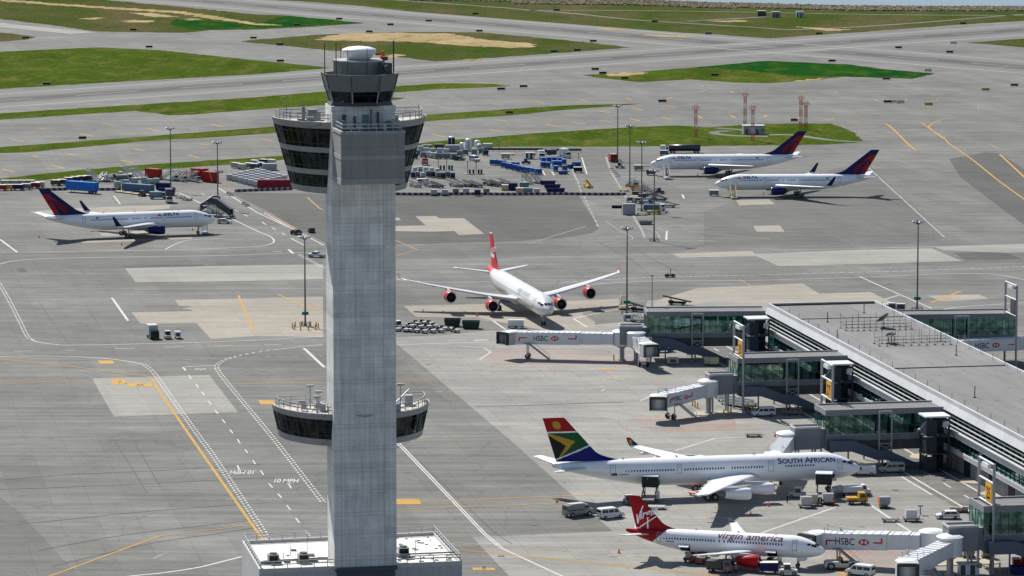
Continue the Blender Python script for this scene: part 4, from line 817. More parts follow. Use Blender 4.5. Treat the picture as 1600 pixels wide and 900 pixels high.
# ------------------------------------------------------------------ glazed gate corridors
def corridor(fl, ang, L, Wd, label, solid=3.6, stair=True, legs=(11.3, 14.0), vest=True, free_left=True):
    r = thing('gate_corridor', (fl[0], fl[1], 0), ang, label, 'gate corridor', 'glazed gate corridors beside the concourse')
    ZR, ZF, ZG, ZS, ZU = 12.5, 11.35, 7.2, 5.9, 3.7
    s = MB(); s.box(0.45, L, 0.45, Wd-.45, ZR-0.45, ZR-0.3); s.build('roof', ROOFGREY, r)
    s = MB(); s.box(0, L, 0, .45, ZF, ZR); s.box(0, L, Wd-.45, Wd, ZF, ZR); s.box(0 if free_left else L-.45, .45 if free_left else L, .45, Wd-.45, ZF, ZR); s.build('fascia', CGREY, r)
    s = MB(); s.box(.1, L-.1, .1, Wd-.1, ZF-.06, ZF); s.box(.15, L, .15, Wd-.15, ZG-.12, ZG); s.build('floor', CFLOOR, r)
    e0, e1 = (0.12, L-solid) if free_left else (solid, L-0.12)
    s = MB(); s.box(e0, e1, .10, .14, ZG, ZF-.06); s.box(e0, e1, Wd-.14, Wd-.10, ZG, ZF-.06); xe = .10 if free_left else L-.14; s.box(xe, xe+.04, .14, Wd-.14, ZG, ZF-.06); s.build('window', CGLASS, r)
    s = MB(); k = int((e1-e0)/1.55)
    for i in range(k+1):
        x = e0+(e1-e0)*i/k
        s.box(x-.05, x+.05, .03, .10, ZG, ZF); s.box(x-.05, x+.05, Wd-.10, Wd-.03, ZG, ZF)
    s.box(e0, e1, .04, .10, ZG+1.5, ZG+1.58)
    for i in range(6): y = .1+(Wd-.2)*i/5; s.box(xe-.05, xe+.08, y-.05, y+.05, ZG, ZF)
    s.build('mullion', MULL, r)
    s = MB(); rs = random.Random(int(L*10+fl[0]))
    for i in range(9):
        x = rs.uniform(e0+1, e1-1.5); y = rs.uniform(3.2, Wd-1.2); w_ = rs.uniform(.5, 2.4); h = rs.uniform(.8, 3.2); s.box(x, x+w_, y, y+.3, ZG, ZG+h, rs.choice((0, 1, 2, 2)))
    for i in range(5): x = e0+(e1-e0)*(i+.5)/5; s.cyl((x, Wd*.5, ZG), (x, Wd*.5, ZF), .3, m=0)
    s.box(e0+1.5, e1-1, Wd*.45, Wd*.47, ZG, ZG+1.1, 2)
    pieces(s, 'interior_fitting', [LGREY, mat('yellow_interior_board', (.7, .52, .1), .6), mat('dark_partition', (.10, .22, .21), .7)], r)
    s = MB(); a0 = L-solid if free_left else 0; a1 = L if free_left else solid; s.box(a0, a1, 0.02, Wd-.02, ZS, ZF); s.build('end_wall', CGREY, r)
    s = MB(); s.box(0, L, -.02, Wd+.02, ZS, ZG-.12); s.build('spandrel', CGREY, r)
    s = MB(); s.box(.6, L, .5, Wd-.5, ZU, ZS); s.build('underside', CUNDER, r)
    for x in legs:
        f = MB(); f.cyl((x, -1.3, 0), (x, -1.3, ZF+.7), .2, n=8); f.cyl((x, Wd+1.3, 0), (x, Wd+1.3, ZS), .2, n=8); f.bar((x, -1.3, ZS-.6), (x, .4, ZS-.6), .3); pieces(f, 'leg', LGREY, r)
    if len(legs) > 1: f = MB(); f.bar((legs[0], -1.3, ZF+.7), (legs[1], -1.3, ZF+.7), .3); f.bar((legs[0], -1.3, ZS-.6), (legs[1], -1.3, ZS-.6), .2); f.bar((legs[0], -1.3, ZS-.8), (legs[1], -1.3, 3.6), .12); f.bar((legs[1], -1.3, ZS-.8), (legs[0], -1.3, 3.6), .12); f.build('cross_brace', LGREY, r)
    if stair:
        st = MB(); y0 = -2.4
        for yy in (y0, -.35): st.side([(.4, 6.3), (5.4, 6.3), (11.0, 4.0), (13.0, 4.0), (19.5, .9), (19.5, 0), (18.4, 0), (12.6, 2.0), (10.6, 2.0), (5.0, 4.0), (.4, 4.0)], yy, yy+.12, 0)
        for i in range(24): t = i/23; st.box(5.2+t*13.5, 5.2+t*13.5+.5, y0+.1, -.35, 3.9-t*3.7, 4.0-t*3.7, 1)
        st.box(.4, 5.2, y0+.1, -.35, 3.95, 4.1, 1); st.build('escape_stair', [mat('stair_panel', (.10, .125, .16), .55), DGREY], r)
        f = MB()
        for x in (1.0, 4.6, 12.0): f.cyl((x, -1.4, 0), (x, -1.4, 4.0 if x < 11 else 2), .18); 
        pieces(f, 'stair_post', GREY, r)
    if vest:
        v = thing('vestibule'); v.parent = r
        s = MB(); s.box(-6.6, -1.0, -.2, 3.6, 4.3, 8.7, 0); s.box(-1.0, .6, .4, 3.2, 4.4, 8.5, 0); s.build('wall', CGREY, v)
        s = MB(); s.box(-6.7, -6.4, -.3, 3.7, 8.7, 9.1); s.box(-6.4, -.9, -.3, -.05, 8.7, 9.1); s.box(-6.4, -.9, 3.45, 3.7, 8.7, 9.1); s.build('parapet', OFFWHITE, v)
        s = MB()
        for x in (-5.6, -2.0): s.cyl((x, .6, 0), (x, .6, 4.3), .22); s.cyl((x, 2.8, 0), (x, 2.8, 4.3), .22)
        pieces(s, 'post', LGREY, v)
    return r
corridor((33.2, 970.6), 2.5, 29.6, 9.4, 'farthest glazed gate corridor, at the far left corner of the concourse', vest=True, legs=(11.2, 13.9), solid=4.6)
corridor((51.2, 891.6), 10.6, 26.4, 9.0, 'glazed gate corridor second from the far end, beside the sign 29')
corridor((65.4, 817.6), 10.6, 26.3, 9.0, 'glazed gate corridor right of the sign 27, nose of the big white jet below')
corridor((85.5, 708.1), 10.6, 27.0, 9.0, 'nearest glazed gate corridor, cut by the right edge beside the sign 25', legs=(16, 19))
e = corridor((91.2, 965.0), 5.0, 33.0, 8.6, 'glazed gate corridor on the far right side of the concourse', stair=False, vest=False, legs=(17.6, 21.0), free_left=False)
# dark escape towers between corridor and concourse
def escape_tower():
    r = thing('escape_tower'); a = MB(); H = 11.6
    for x in (-2.4, 2.4):
        for y in (-2.2, 2.2): a.box(x-.18, x+.18, y-.18, y+.18, 0, H)
    pieces(a, 'post', mat('escape_steel', (.035, .045, .065), .5), r); ST = MATS['escape_steel']
    a = MB()
    for z in (3.7, 7.4): a.box(-2.7, 2.7, -2.5, 2.5, z, z+.3)
    pieces(a, 'landing', ST, r)
    a = MB()
    for z in (0.1, 4.0, 7.7): a.box(-2.4, -.2, -2.3, -2.2, z, z+3.3); a.box(-2.45, -2.35, -2.2, 2.2, z, z+3.3); a.box(-.1, 2.3, 1.5, 1.6, z, z+3.3)
    pieces(a, 'side_panel', mat('escape_panel', (.030, .040, .058), .5), r)
    a = MB()
    for z in (0, 3.9): a.side([(-2, z), (2, z+3.4), (2, z+3.7), (-2, z+.5)], -.4, 1.2)
    pieces(a, 'flight', ST, r)
    a = MB(); a.box(-2.9, 2.6, -2.7, 2.6, H, H+.3); a.build('roof', WHITE, r)
    a = MB(); a.cyl((1.2, -2.3, 10.6), (1.5, -3.0, 10.2), .2, .85, n=14); a.cyl((1.5, -3.0, 10.2), (1.52, -3.05, 10.17), .85, n=14); a.build('floodlight', WHITE, r)
    a = MB(); a.bar((-2.5, -2.3, 10.9), (-4.0, -2.9, 9.4), .14); a.cyl((-4.0, -2.9, 9.5), (-4.3, -3.1, 9.1), .2, .45); a.build('lamp_arm', LGREY, r)
    for z in (3.9, 7.6):
        a = MB(); a.box(-3.2, -1.2, -3.1, -2.5, z, z+.12); a.build('bracket', LGREY, r)
    return r
for u, lb in ((6.0, 'dark steel escape tower at the far end of the concourse beside the farthest corridor'), (82.5, 'dark steel escape tower beside the second corridor, right of the sign 27'), (157.5, 'dark steel escape tower beside the third corridor with white roof plate')):
    put(escape_tower, (), 0, 0, CA+90, lb, 'escape tower', 'escape towers along the concourse', at=cpt(u, -4.2, 0.06))
# gate number frames
def gate_frame(num):
    r = thing('gate_sign_frame'); H = 20.2; D = 9.0; a = MB()      # local x away from the camera
    for x in (0, D): a = MB(); a.cyl((x, 0, 0), (x, 0, H), .27, n=10); a.build('post', LGREY, r)
    for z in (H-.1, H-3.6, H-7.6):
        a = MB(); a.cyl((0, 0, z), (D, 0, z), .2, n=8); a.build('crossbar', WHITE, r)
    a = MB(); a.box(2.8, 6.4, -.35, .35, H-1.3, H-.5, 0); a.cyl((3.2, -.4, H-1), (3.0, -1, H-1.2), .25, m=1); a.cyl((5.4, -.4, H-1), (5.2, -1, H-1.2), .25, m=1); a.build('lamp_housing', [WHITE, DGREY], r)
    sg = MB(); sg.box(1.0, 4.6, -.16, .16, H-7.3, H-3.9); so = sg.build('sign_panel', SIGNYEL if num else DGREY, r)
    return r, so, None
def add_frame(num, px, py, label):
    r, so, _ = gate_frame(num)
    r.location = G(px, py, 0.06); r.rotation_euler = (0, 0, radians(CA+180))
    tag(r, label, 'gate sign', 'gate sign frames by the corridors')
    # face the panel the camera sees: lettering reads left to right there
    R = Matrix.Rotation(radians(CA+180), 3, 'Z'); camdir = (Vector((0, 0, 0))-r.location); ly = (R.inverted() @ camdir).y; H = 20.2
    sgn = 1 if ly > 0 else -1
    if not num: return
    t = MB(); text_on(t, lambda u, v: (2.8-sgn*u, sgn*.18, H-6.8+v*1.25), num, size=2.5, align='CENTER', bold=.06); t.build('sign_number', TEXTBLK, so)
add_frame('29', 1161, 647, 'tall white frame with yellow gate sign 29 beside the second corridor')
add_frame('27', 1300, 718, 'tall white frame with yellow gate sign 27 beside the third corridor')
add_frame('25', 1551, 897, 'tall white frame with yellow gate sign 25 beside the nearest corridor')
add_frame('', 1587, 574, 'tall white frame with dark blank sign beside the far right corridor')
# ------------------------------------------------------------------ aircraft; local x forward, nose tip at x=0, z=0 on the ground
WINGGREY = mat('wing_grey', (0.50, 0.52, 0.55), 0.4, var=0.06, scale=0.3)
WINGWHITE = mat('wing_white', (0.66, 0.67, 0.69), 0.35, var=0.05, scale=0.3)
TEXTPALE = mat('lettering_pale', (0.42, 0.42, 0.44), 0.4, var=0.02)
GOLD = mat('tail_gold', (0.46, 0.28, 0.03), 0.45, var=0.05); TGREEN = mat('tail_green', (0.004, 0.085, 0.022), 0.45, var=0.05)
TBLUE = mat('tail_blue', (0.004, 0.005, 0.15), 0.45, var=0.05); TBLACK = mat('tail_black', (0.006, 0.008, 0.008), 0.45); TRED = mat('flag_red', (0.34, 0.005, 0.008), 0.45, var=0.05)
DELRED = mat('tail_scarlet', (0.32, 0.008, 0.010), 0.45, var=0.05); DELDARK = mat('tail_dark_red', (0.17, 0.005, 0.014), 0.45, var=0.05)
VARED = mat('soft_tail_red', (0.52, 0.014, 0.026), 0.45, var=0.05)
SILVER = mat('pearl_silver', (0.66, 0.66, 0.67), 0.30, 0.15, var=0.03, scale=0.4, coat=0.3)
DOORLINE = mat('door_outline', (0.25, 0.29, 0.36), 0.5)
def in_poly(p, poly):
    x, y = p; c_ = False; n_ = len(poly)
    for i in range(n_):
        x1, y1 = poly[i]; x2, y2 = poly[(i+1) % n_]
        if (y1 > y) != (y2 > y) and x < (x2-x1)*(y-y1)/(y2-y1)+x1: c_ = not c_
    return c_
def aircraft(S):
    L, R, zc = S['L'], S['R'], S['zc']; Rh = S.get('Rh', R)
    root = thing(S['name'])
    Ln, Lt = S.get('Ln', 3.0*R), S.get('Lt', 0.36*L)
    def prof(d):          # d = distance behind the nose: half width, top, bottom
        tipz = zc-0.22*Rh
        if d < Ln:
            u = max(d/Ln, 0.0); wv = R*(1-(1-u)**2.1)**0.62; zt = tipz+(zc+Rh-tipz)*(1-(1-u)**1.75)**0.82; zb = tipz-(tipz-(zc-Rh))*(1-(1-u)**2.4)**0.60
        elif d < L-Lt: wv, zt, zb = R, zc+Rh, zc-Rh
        else:
            v = (d-(L-Lt))/Lt; wv = R*(1-0.90*v**1.7); zt = zc+Rh-0.18*Rh*v**2.2; zb = zc-Rh+1.55*Rh*v**1.55
        return max(wv, .02), zt, zb
    def surf(d, phi, off=0.0):
        wv, zt, zb = prof(d); mz = (zt+zb)/2; h = (zt-zb)/2
        return Vector((-d, (wv+off)*cos(phi), mz+(h+off)*sin(phi)))
    def phi_at(d, z):
        wv, zt, zb = prof(d); return math.asin(max(-1, min(1, (z-(zt+zb)/2)/((zt-zb)/2))))
    xs = [Ln*(i/22)**1.9 for i in range(23)]; xs[0] = 0.004
    k = 46; xs += [Ln+(L-Lt-Ln)*i/k for i in range(1, k+1)]+[L-Lt+Lt*i/S.get('NT', 34) for i in range(1, S.get('NT', 34)+1)]
    M = S.get('M', 48)
    fb = MB(); fb.loft([[surf(d, 2*pi*i/M) for i in range(M)] for d in xs], 0, True, True, S.get('fcls'))
    fus = fb.build('fuselage', S['fmats'], root)
    sides = S.get('sides', (-1, 1))
    def P(d, z, side, off=0.02):
        ph = phi_at(d, z); ph = ph if side > 0 else pi-ph; return surf(d, ph, off)
    def patch(poly, side, off=0.02): return [P(d, z, side, off) for d, z in poly]
    # cockpit windows
    for side in (1, -1):
        for poly in S['cockpit']:
            b = MB(); n_ = 5; q = poly
            # bilinear patch on four corners
            g_ = [[None]*(n_+1) for _ in range(n_+1)]
            for i in range(n_+1):
                for j in range(n_+1):
                    s_, t_ = i/n_, j/n_
                    d = (q[0][0]*(1-s_)+q[1][0]*s_)*(1-t_)+(q[3][0]*(1-s_)+q[2][0]*s_)*t_; a = (q[0][1]*(1-s_)+q[1][1]*s_)*(1-t_)+(q[3][1]*(1-s_)+q[2][1]*s_)*t_
                    ph = radians(a); g_[i][j] = surf(d*Ln, ph if side > 0 else pi-ph, 0.02)
            for i in range(n_):
                for j in range(n_): b.face([g_[i][j], g_[i+1][j], g_[i+1][j+1], g_[i][j+1]])
            b.build('cockpit_window', DARKWIN, root)
    # cabin windows: one mesh, copied along the side
    ws = S['win']; zw = S['zwin']
    for side in sides:
        pr = None
        for (d0, d1, st) in ws:
            d = d0
            while d <= d1:
                pts = patch([(d, zw-ws_h/2), (d+ws_w, zw-ws_h/2), (d+ws_w, zw+ws_h/2), (d, zw+ws_h/2)], side, 0.025)
                if pr is None:
                    b = MB(); b.face([p-pts[0] for p in pts]); pr = b.build('cabin_window', S.get('winmat', DARKWIN), root, fix=False); pr.location = pts[0]
                else: c_ = pr.copy(); col.objects.link(c_); c_.parent = root; c_.location = pts[0]
                d += st
        for dd, zd0, wd, hd in S['doors']:
            b = MB(); e = 0.09
            for (a0, a1, b0, b1) in ((dd, dd+wd, zd0, zd0+e), (dd, dd+wd, zd0+hd-e, zd0+hd), (dd, dd+e, zd0+e, zd0+hd-e), (dd+wd-e, dd+wd, zd0+e, zd0+hd-e)):
                m_ = 6
                for i in range(m_):
                    for_z = [b0+(b1-b0)*i/m_, b0+(b1-b0)*(i+1)/m_]
                    b.face(patch([(a0, for_z[0]), (a1, for_z[0]), (a1, for_z[1]), (a0, for_z[1])], side, 0.022))
            b.face(patch([(dd+wd*.45, zd0+hd*.66), (dd+wd*.6, zd0+hd*.66), (dd+wd*.6, zd0+hd*.8), (dd+wd*.45, zd0+hd*.8)], side, 0.026))
            b.build('door_outline', DOORLINE, root)
    # lettering on the side
    for T in S.get('texts', ()):
        s_, dpos, z0, size, mt, side, kw = T
        b = MB()
        for (txt, off) in ((s_, 0.0),):
            v, f = text_tris(txt, size=size, cuts=1, **kw)
            pts = []
            for u, q in v:
                d = dpos+u if side > 0 else dpos-u
                ph = phi_at(d, z0)+q/Rh; pts.append(surf(d, ph if side > 0 else pi-ph, 0.03))
            b.add(pts, f)
        b.build('lettering', mt, root, fix=False)
    for poly, mt, side in S.get('marks', ()):
        b = MB(); b.face(patch(poly, side, 0.03)); b.build('side_emblem', mt, root)
    # wings
    def airfoil(le, chord, t, nrm, incl=0.0):
        """closed ring about a chord running aft from le; nrm = thickness direction"""
        pts = []; prof_ = ((0, 0), (.04, .30), (.12, .44), (.3, .5), (.55, .40), (.8, .17), (1, .0))
        up = [Vector(le)+Vector((-c*chord, 0, -c*chord*incl))+Vector(nrm)*(tt*t*chord) for c, tt in prof_]
        dn = [Vector(le)+Vector((-c*chord, 0, -c*chord*incl))-Vector(nrm)*(tt*t*chord*0.8) for c, tt in prof_[1:-1]]
        return [tuple(p) for p in up+dn[::-1]]
    def wingz(y): W_ = S['wing']; return W_['z0']+(abs(y)-R*.7)*math.tan(radians(W_['dih']))+W_.get('flex', 0)*(abs(y)/W_['ys'][-1][0])**2
    def wing_at(y):
        ys = S['wing']['ys']
        for (ya, xa, ca), (yb, xb, cb) in zip(ys, ys[1:]):
            if ya <= y <= yb: t = (y-ya)/(yb-ya); return xa+(xb-xa)*t, ca+(cb-ca)*t
        return ys[-1][1], ys[-1][2]
    for sd_ in (1, -1):
        W_ = S['wing']; rings = []
        for i in range(25):
            y = W_['ys'][0][0]+(W_['ys'][-1][0]-W_['ys'][0][0])*i/24; xl, c_ = wing_at(y)
            rings.append(airfoil((-xl, sd_*y, wingz(y)), c_, 0.135-0.035*i/24, (0, 0, 1), 0.03 if i < 10 else 0.01))
        b = MB()
        def wcls(p):
            xl, c_ = wing_at(abs(p.y)); f = (-p.x-xl)/max(c_, .1); return 1 if f < 0.09 or f > 0.72 else 0
        b.loft(rings, 0, True, True, wcls); b.build('wing', [S.get('wmat', WINGGREY), S.get('wmat2', WINGWHITE)], root)
        for fy, fl in S.get('canoes', ()):
            xl, c_ = wing_at(fy); b = MB(); b.loft([[(-(xl+c_*.55)-t*fl, sd_*fy+r*cos(a*pi/4), wingz(fy)-.35-.25*t+r*1.1*sin(a*pi/4)) for a in range(8)] for t, r in ((0, .05), (.2, .28), (.6, .28), (1.0, .03))]); b.build('flap_fairing', S.get('wmat', WINGGREY), root)
        yt, xt, ct = W_['ys'][-1]; zt_ = wingz(yt)
        wl = S.get('winglet')
        if wl and sd_ in S.get('wl_sides', (1, -1)):
            h, out, sweep, tipc, mats_, cls_ = wl; rings = []; nst = 26
            for i in range(nst):
                t = i/(nst-1); bend = min(t/.35, 1); y = yt+out*(t**.8 if t < 1 else 1); z = zt_+h*(max(t-.08, 0)/.92)**1.25
                nrm = Vector((0, -sd_*sin(bend*1.3), cos(bend*1.3))); c_ = ct+(tipc-ct)*t
                rings.append(airfoil((-(xt+sweep*t), sd_*y, z), c_, .10, nrm))
            b = MB(); b.loft(rings, 0, True, True, (lambda p: cls_((-p.x-xt), p.z-zt_, h)) if cls_ else None); b.build('winglet', mats_, root)
        if S.get('fence'):
            b = MB(); b.side([(-(xt+.3), zt_+.05), (-(xt+ct*.8), zt_+.7), (-(xt+ct+.3), zt_+.65), (-(xt+ct+.1), zt_), (-(xt+ct+.3), zt_-.5), (-(xt+ct*.8), zt_-.5)], sd_*yt-.06, sd_*yt+.06); b.build('wingtip_fence', S['fence'], root)
        # tailplane
        H = S['htail']; b = MB()
        b.loft([airfoil((-(H['x']+H['sw']*t), sd_*(H['y0']+(H['span']-H['y0'])*t), H['z']+H['span']*t*math.tan(radians(H.get('dih', 7)))), H['c0']+(H['c1']-H['c0'])*t, .10, (0, 0, 1)) for t in [i/8 for i in range(9)]], 0)
        b.build('tailplane', S.get('hmat', WINGWHITE), root)
        # engines
        for (ey, ex, er, el, dz, nm, lip) in S['engines']:
            en = thing('engine'); en.parent = root; ez = wingz(ey)-dz; at_ = (0, sd_*ey, ez)
            b = MB(); pr_ = [(-ex-x*el, r*er) for x, r in ((0.02, .84), (0, .90), (.02, .96), (.10, 1.03), (.30, 1.06), (.55, 1.0), (.80, .82), (1.0, .62), (1.0, .56))]
            b.revolve(pr_, 'x', at_, 28, 0, lambda p: 1 if -p.x < ex+.055*el else 0, caps=False); b.build('nacelle', [nm, lip], en)
            b = MB(); b.revolve([(-ex-.02*el, er*.84), (-ex-.16*el, er*.80), (-ex-.17*el, .03)], 'x', at_, 28, 0, caps=False); b.revolve([(-ex-.08*el, .02), (-ex-.16*el, er*.25)], 'x', at_, 14, 1, caps=False); b.build('fan', [FANM, DGREY], en)
            b = MB(); b.revolve([(-ex-.9*el, er*.5), (-ex-1.12*el, er*.34), (-ex-1.25*el, .05)], 'x', at_, 16, 0); b.build('exhaust_cone', GREY, en)
            xl, c_ = wing_at(ey); b = MB(); zt2 = wingz(ey)
            b.loft([[(-(ex+el*.18), sd_*ey+q*.05, ez+er*.98) for q in (-1, 1)]+[(-(ex+el*.22), sd_*ey+q*.05, ez+er*1.06) for q in (1, -1)],
                    [(-(ex+el*.5), sd_*ey+q*.22, ez+er*.85) for q in (-1, 1)]+[(-(ex+el*.5), sd_*ey+q*.22, min(zt2, ez+er*1.25)) for q in (1, -1)],
                    [(-(xl+c_*.35), sd_*ey+q*.22, min(ez+er*.75, zt2-.35)) for q in (-1, 1)]+[(-(xl+c_*.3), sd_*ey+q*.22, zt2+.1) for q in (1, -1)],
                    [(-(xl+c_*.7), sd_*ey+q*.05, zt2-.3) for q in (-1, 1)]+[(-(xl+c_*.7), sd_*ey+q*.05, zt2-.1) for q in (1, -1)]], 0, smooth=False); b.build('pylon', S.get('pylonmat', WINGGREY), en)
    # belly fairing
    xl, c_ = wing_at(S['wing']['ys'][0][0]); b = MB(); x0, x1 = xl-.12*c_, xl+1.25*c_; rings = []
    for i in range(13):
        t = i/12; q = sin(pi*min(max(t, .02), .98))**.45
        rings.append([(-(x0+(x1-x0)*t), (R*1.12*q)*cos(2*pi*a/20), zc-Rh*.55+Rh*.66*q*sin(2*pi*a/20)) for a in range(20)])
    b.loft(rings); b.build('belly_fairing', S.get('bellymat', S['fmats'][0]), root)
    # fin
    Fn = S['fin']; rings = []; NZ, NC = 64, 40
    zb_, zt_ = Fn['z0'], Fn['z1']
    def fin_le(t):   # distance behind the nose of the leading edge; dorsal fillet at the foot
        return Fn['x0']+(Fn['x1']-Fn['x0'])*t-Fn['fil']*max(0, 1-t/.22)**2.2
    def fin_te(t): return Fn['x0']+Fn['c0']+(Fn['x1']+Fn['c1']-Fn['x0']-Fn['c0'])*t
    grid = {}
    b = MB()
    for side in (1, -1):
        vs = []
        for j in range(NZ+1):
            t = j/NZ; a0, a1 = fin_le(t), fin_te(t); th = .055*(Fn['c0']+(Fn['c1']-Fn['c0'])*t)
            for i in range(NC+1):
                u = i/NC; prof_ = (4*u*(1-u))**.6 if u < .35 else (1-((u-.35)/.65)**1.5)*(4*.35*.65)**.6
                vs.append((-(a0+(a1-a0)*u), side*(th*max(prof_, 0)+.01), zb_+(zt_-zb_)*t))
        o_ = len(b.v); b.v += vs
        for j in range(NZ):
            for i in range(NC):
                f = (j*(NC+1)+i, j*(NC+1)+i+1, (j+1)*(NC+1)+i+1, (j+1)*(NC+1)+i)
                cx = sum(vs[q][0] for q in f)/4; cz = sum(vs[q][2] for q in f)/4
                b.f.append(tuple(o_+q for q in f)); b.m.append(Fn['cls'](-cx, cz, side)); b.sm.append(True)
    top = [(-(fin_le(1)+(fin_te(1)-fin_le(1))*i/6), (.03*Fn['c1'] if 0 < i < 6 else .01), zt_) for i in range(7)]
    b.face(top+[(x, -y, z) for x, y, z in top[::-1]], Fn['cls'](Fn['x1']+.5*Fn['c1'], zt_-.05, 1))
    fin = b.build('fin', Fn['mats'], root, fix=False)
    for args in Fn.get('decals', ()):
        tris, fn_, mt = args; 
        for side in (-1,):
            d_ = MB(); v, f = tris
            def th_at(d, z):
                t = (z-zb_)/(zt_-zb_); a0, a1 = fin_le(t), fin_te(t); u = min(max((d-a0)/(a1-a0), 0), 1); th = .055*(Fn['c0']+(Fn['c1']-Fn['c0'])*t)
                pr_ = (4*u*(1-u))**.6 if u < .35 else (1-((u-.35)/.65)**1.5)*(4*.35*.65)**.6
                return th*max(pr_, 0)+.01
            pts = []
            for u, q in v:
                d, z = fn_(u if side < 0 else -u, q); pts.append((-d, side*(th_at(d, z)+.035), z))
            d_.add(pts, f); d_.build('fin_lettering', mt, fin, fix=False)
    # landing gear
    for (gx, gy, wr, ww, rows, tip) in S['gear']:
        for sd_ in ((0,) if gy == 0 else (1, -1)):
            g_ = thing('landing_gear'); g_.parent = root; y = gy*sd_; ztop = zc-Rh*.75
            b = MB(); b.cyl((-gx, y, wr), (-gx+tip, y*(.85 if gy else 1), ztop), .16*R/2.5+.05, n=8); b.bar((-gx, y, wr*1.6), (-gx+1.2, y, ztop), .12)
            b.box(-gx-.08*rows-(.75 if rows > 1 else 0), -gx+.08*rows+(.75 if rows > 1 else 0), y-.08, y+.08, wr-.08, wr+.08); b.build('strut', LGREY, g_)
            for rr in range(rows):
                wx = -gx+(rr-(rows-1)/2)*wr*2.25
                for q in (-1, 1):
                    b = MB(); yy = y+q*ww*.9; b.cyl((wx, yy-ww/2, wr), (wx, yy+ww/2, wr), wr, n=16, m=0); b.cyl((wx, yy-ww/2-.02, wr), (wx, yy+ww/2+.02, wr), wr*.5, n=12, m=1); b.build('wheel', [BLACK, LGREY], g_)
            if gy == 0:
                b = MB(); b.box(-gx+.2, -gx+1.6, -.75, -.69, ztop-.9, ztop+.1); b.box(-gx+.2, -gx+1.6, .69, .75, ztop-.9, ztop+.1); b.build('gear_door', S['fmats'][0], g_)
    for d, hh in S.get('blades', ()):
        p = surf(d, pi/2); b = MB(); b.side([(p.x, p.z), (p.x-.25, p.z+hh), (p.x-.5, p.z+hh), (p.x-.45, p.z)], -.03, .03); b.build('blade_antenna', WHITE, root)
    for item in S.get('extra', ()): item(root, P, surf, prof)
    return root
def cargo_door(d0, z0, wd, hd, side):
    """an open hold: its inner shade painted as a black patch on the skin, door swung up"""
    def fn(root, P, surf, prof):
        b = MB(); m_ = 6
        for i in range(m_): b.face([P(d0, z0+hd*i/m_, side, .035), P(d0+wd, z0+hd*i/m_, side, .035), P(d0+wd, z0+hd*(i+1)/m_, side, .035), P(d0, z0+hd*(i+1)/m_, side, .035)])
        b.build('hold_dark_patch', FANM, root)
        a, c_ = P(d0, z0+hd, side), P(d0+wd, z0+hd, side); out = Vector((0, side*hd*.85, -.40))
        b = MB(); t = Vector((0, 0, .14)); b.add([a, c_, c_+out, a+out, a+t, c_+t, c_+out+t, a+out+t], [(0, 1, 2, 3), (4, 5, 6, 7), (0, 1, 5, 4), (1, 2, 6, 5), (2, 3, 7, 6), (3, 0, 4, 7)]); b.build('cargo_door', WHITE, root)
    return fn
ws_w, ws_h = 0.27, 0.40
COCK = [((.17, 63), (.17, 88), (.285, 88), (.30, 60)), ((.25, 33), (.215, 58), (.35, 54), (.40, 33)), ((.43, 32), (.375, 52), (.47, 48), (.52, 32))]
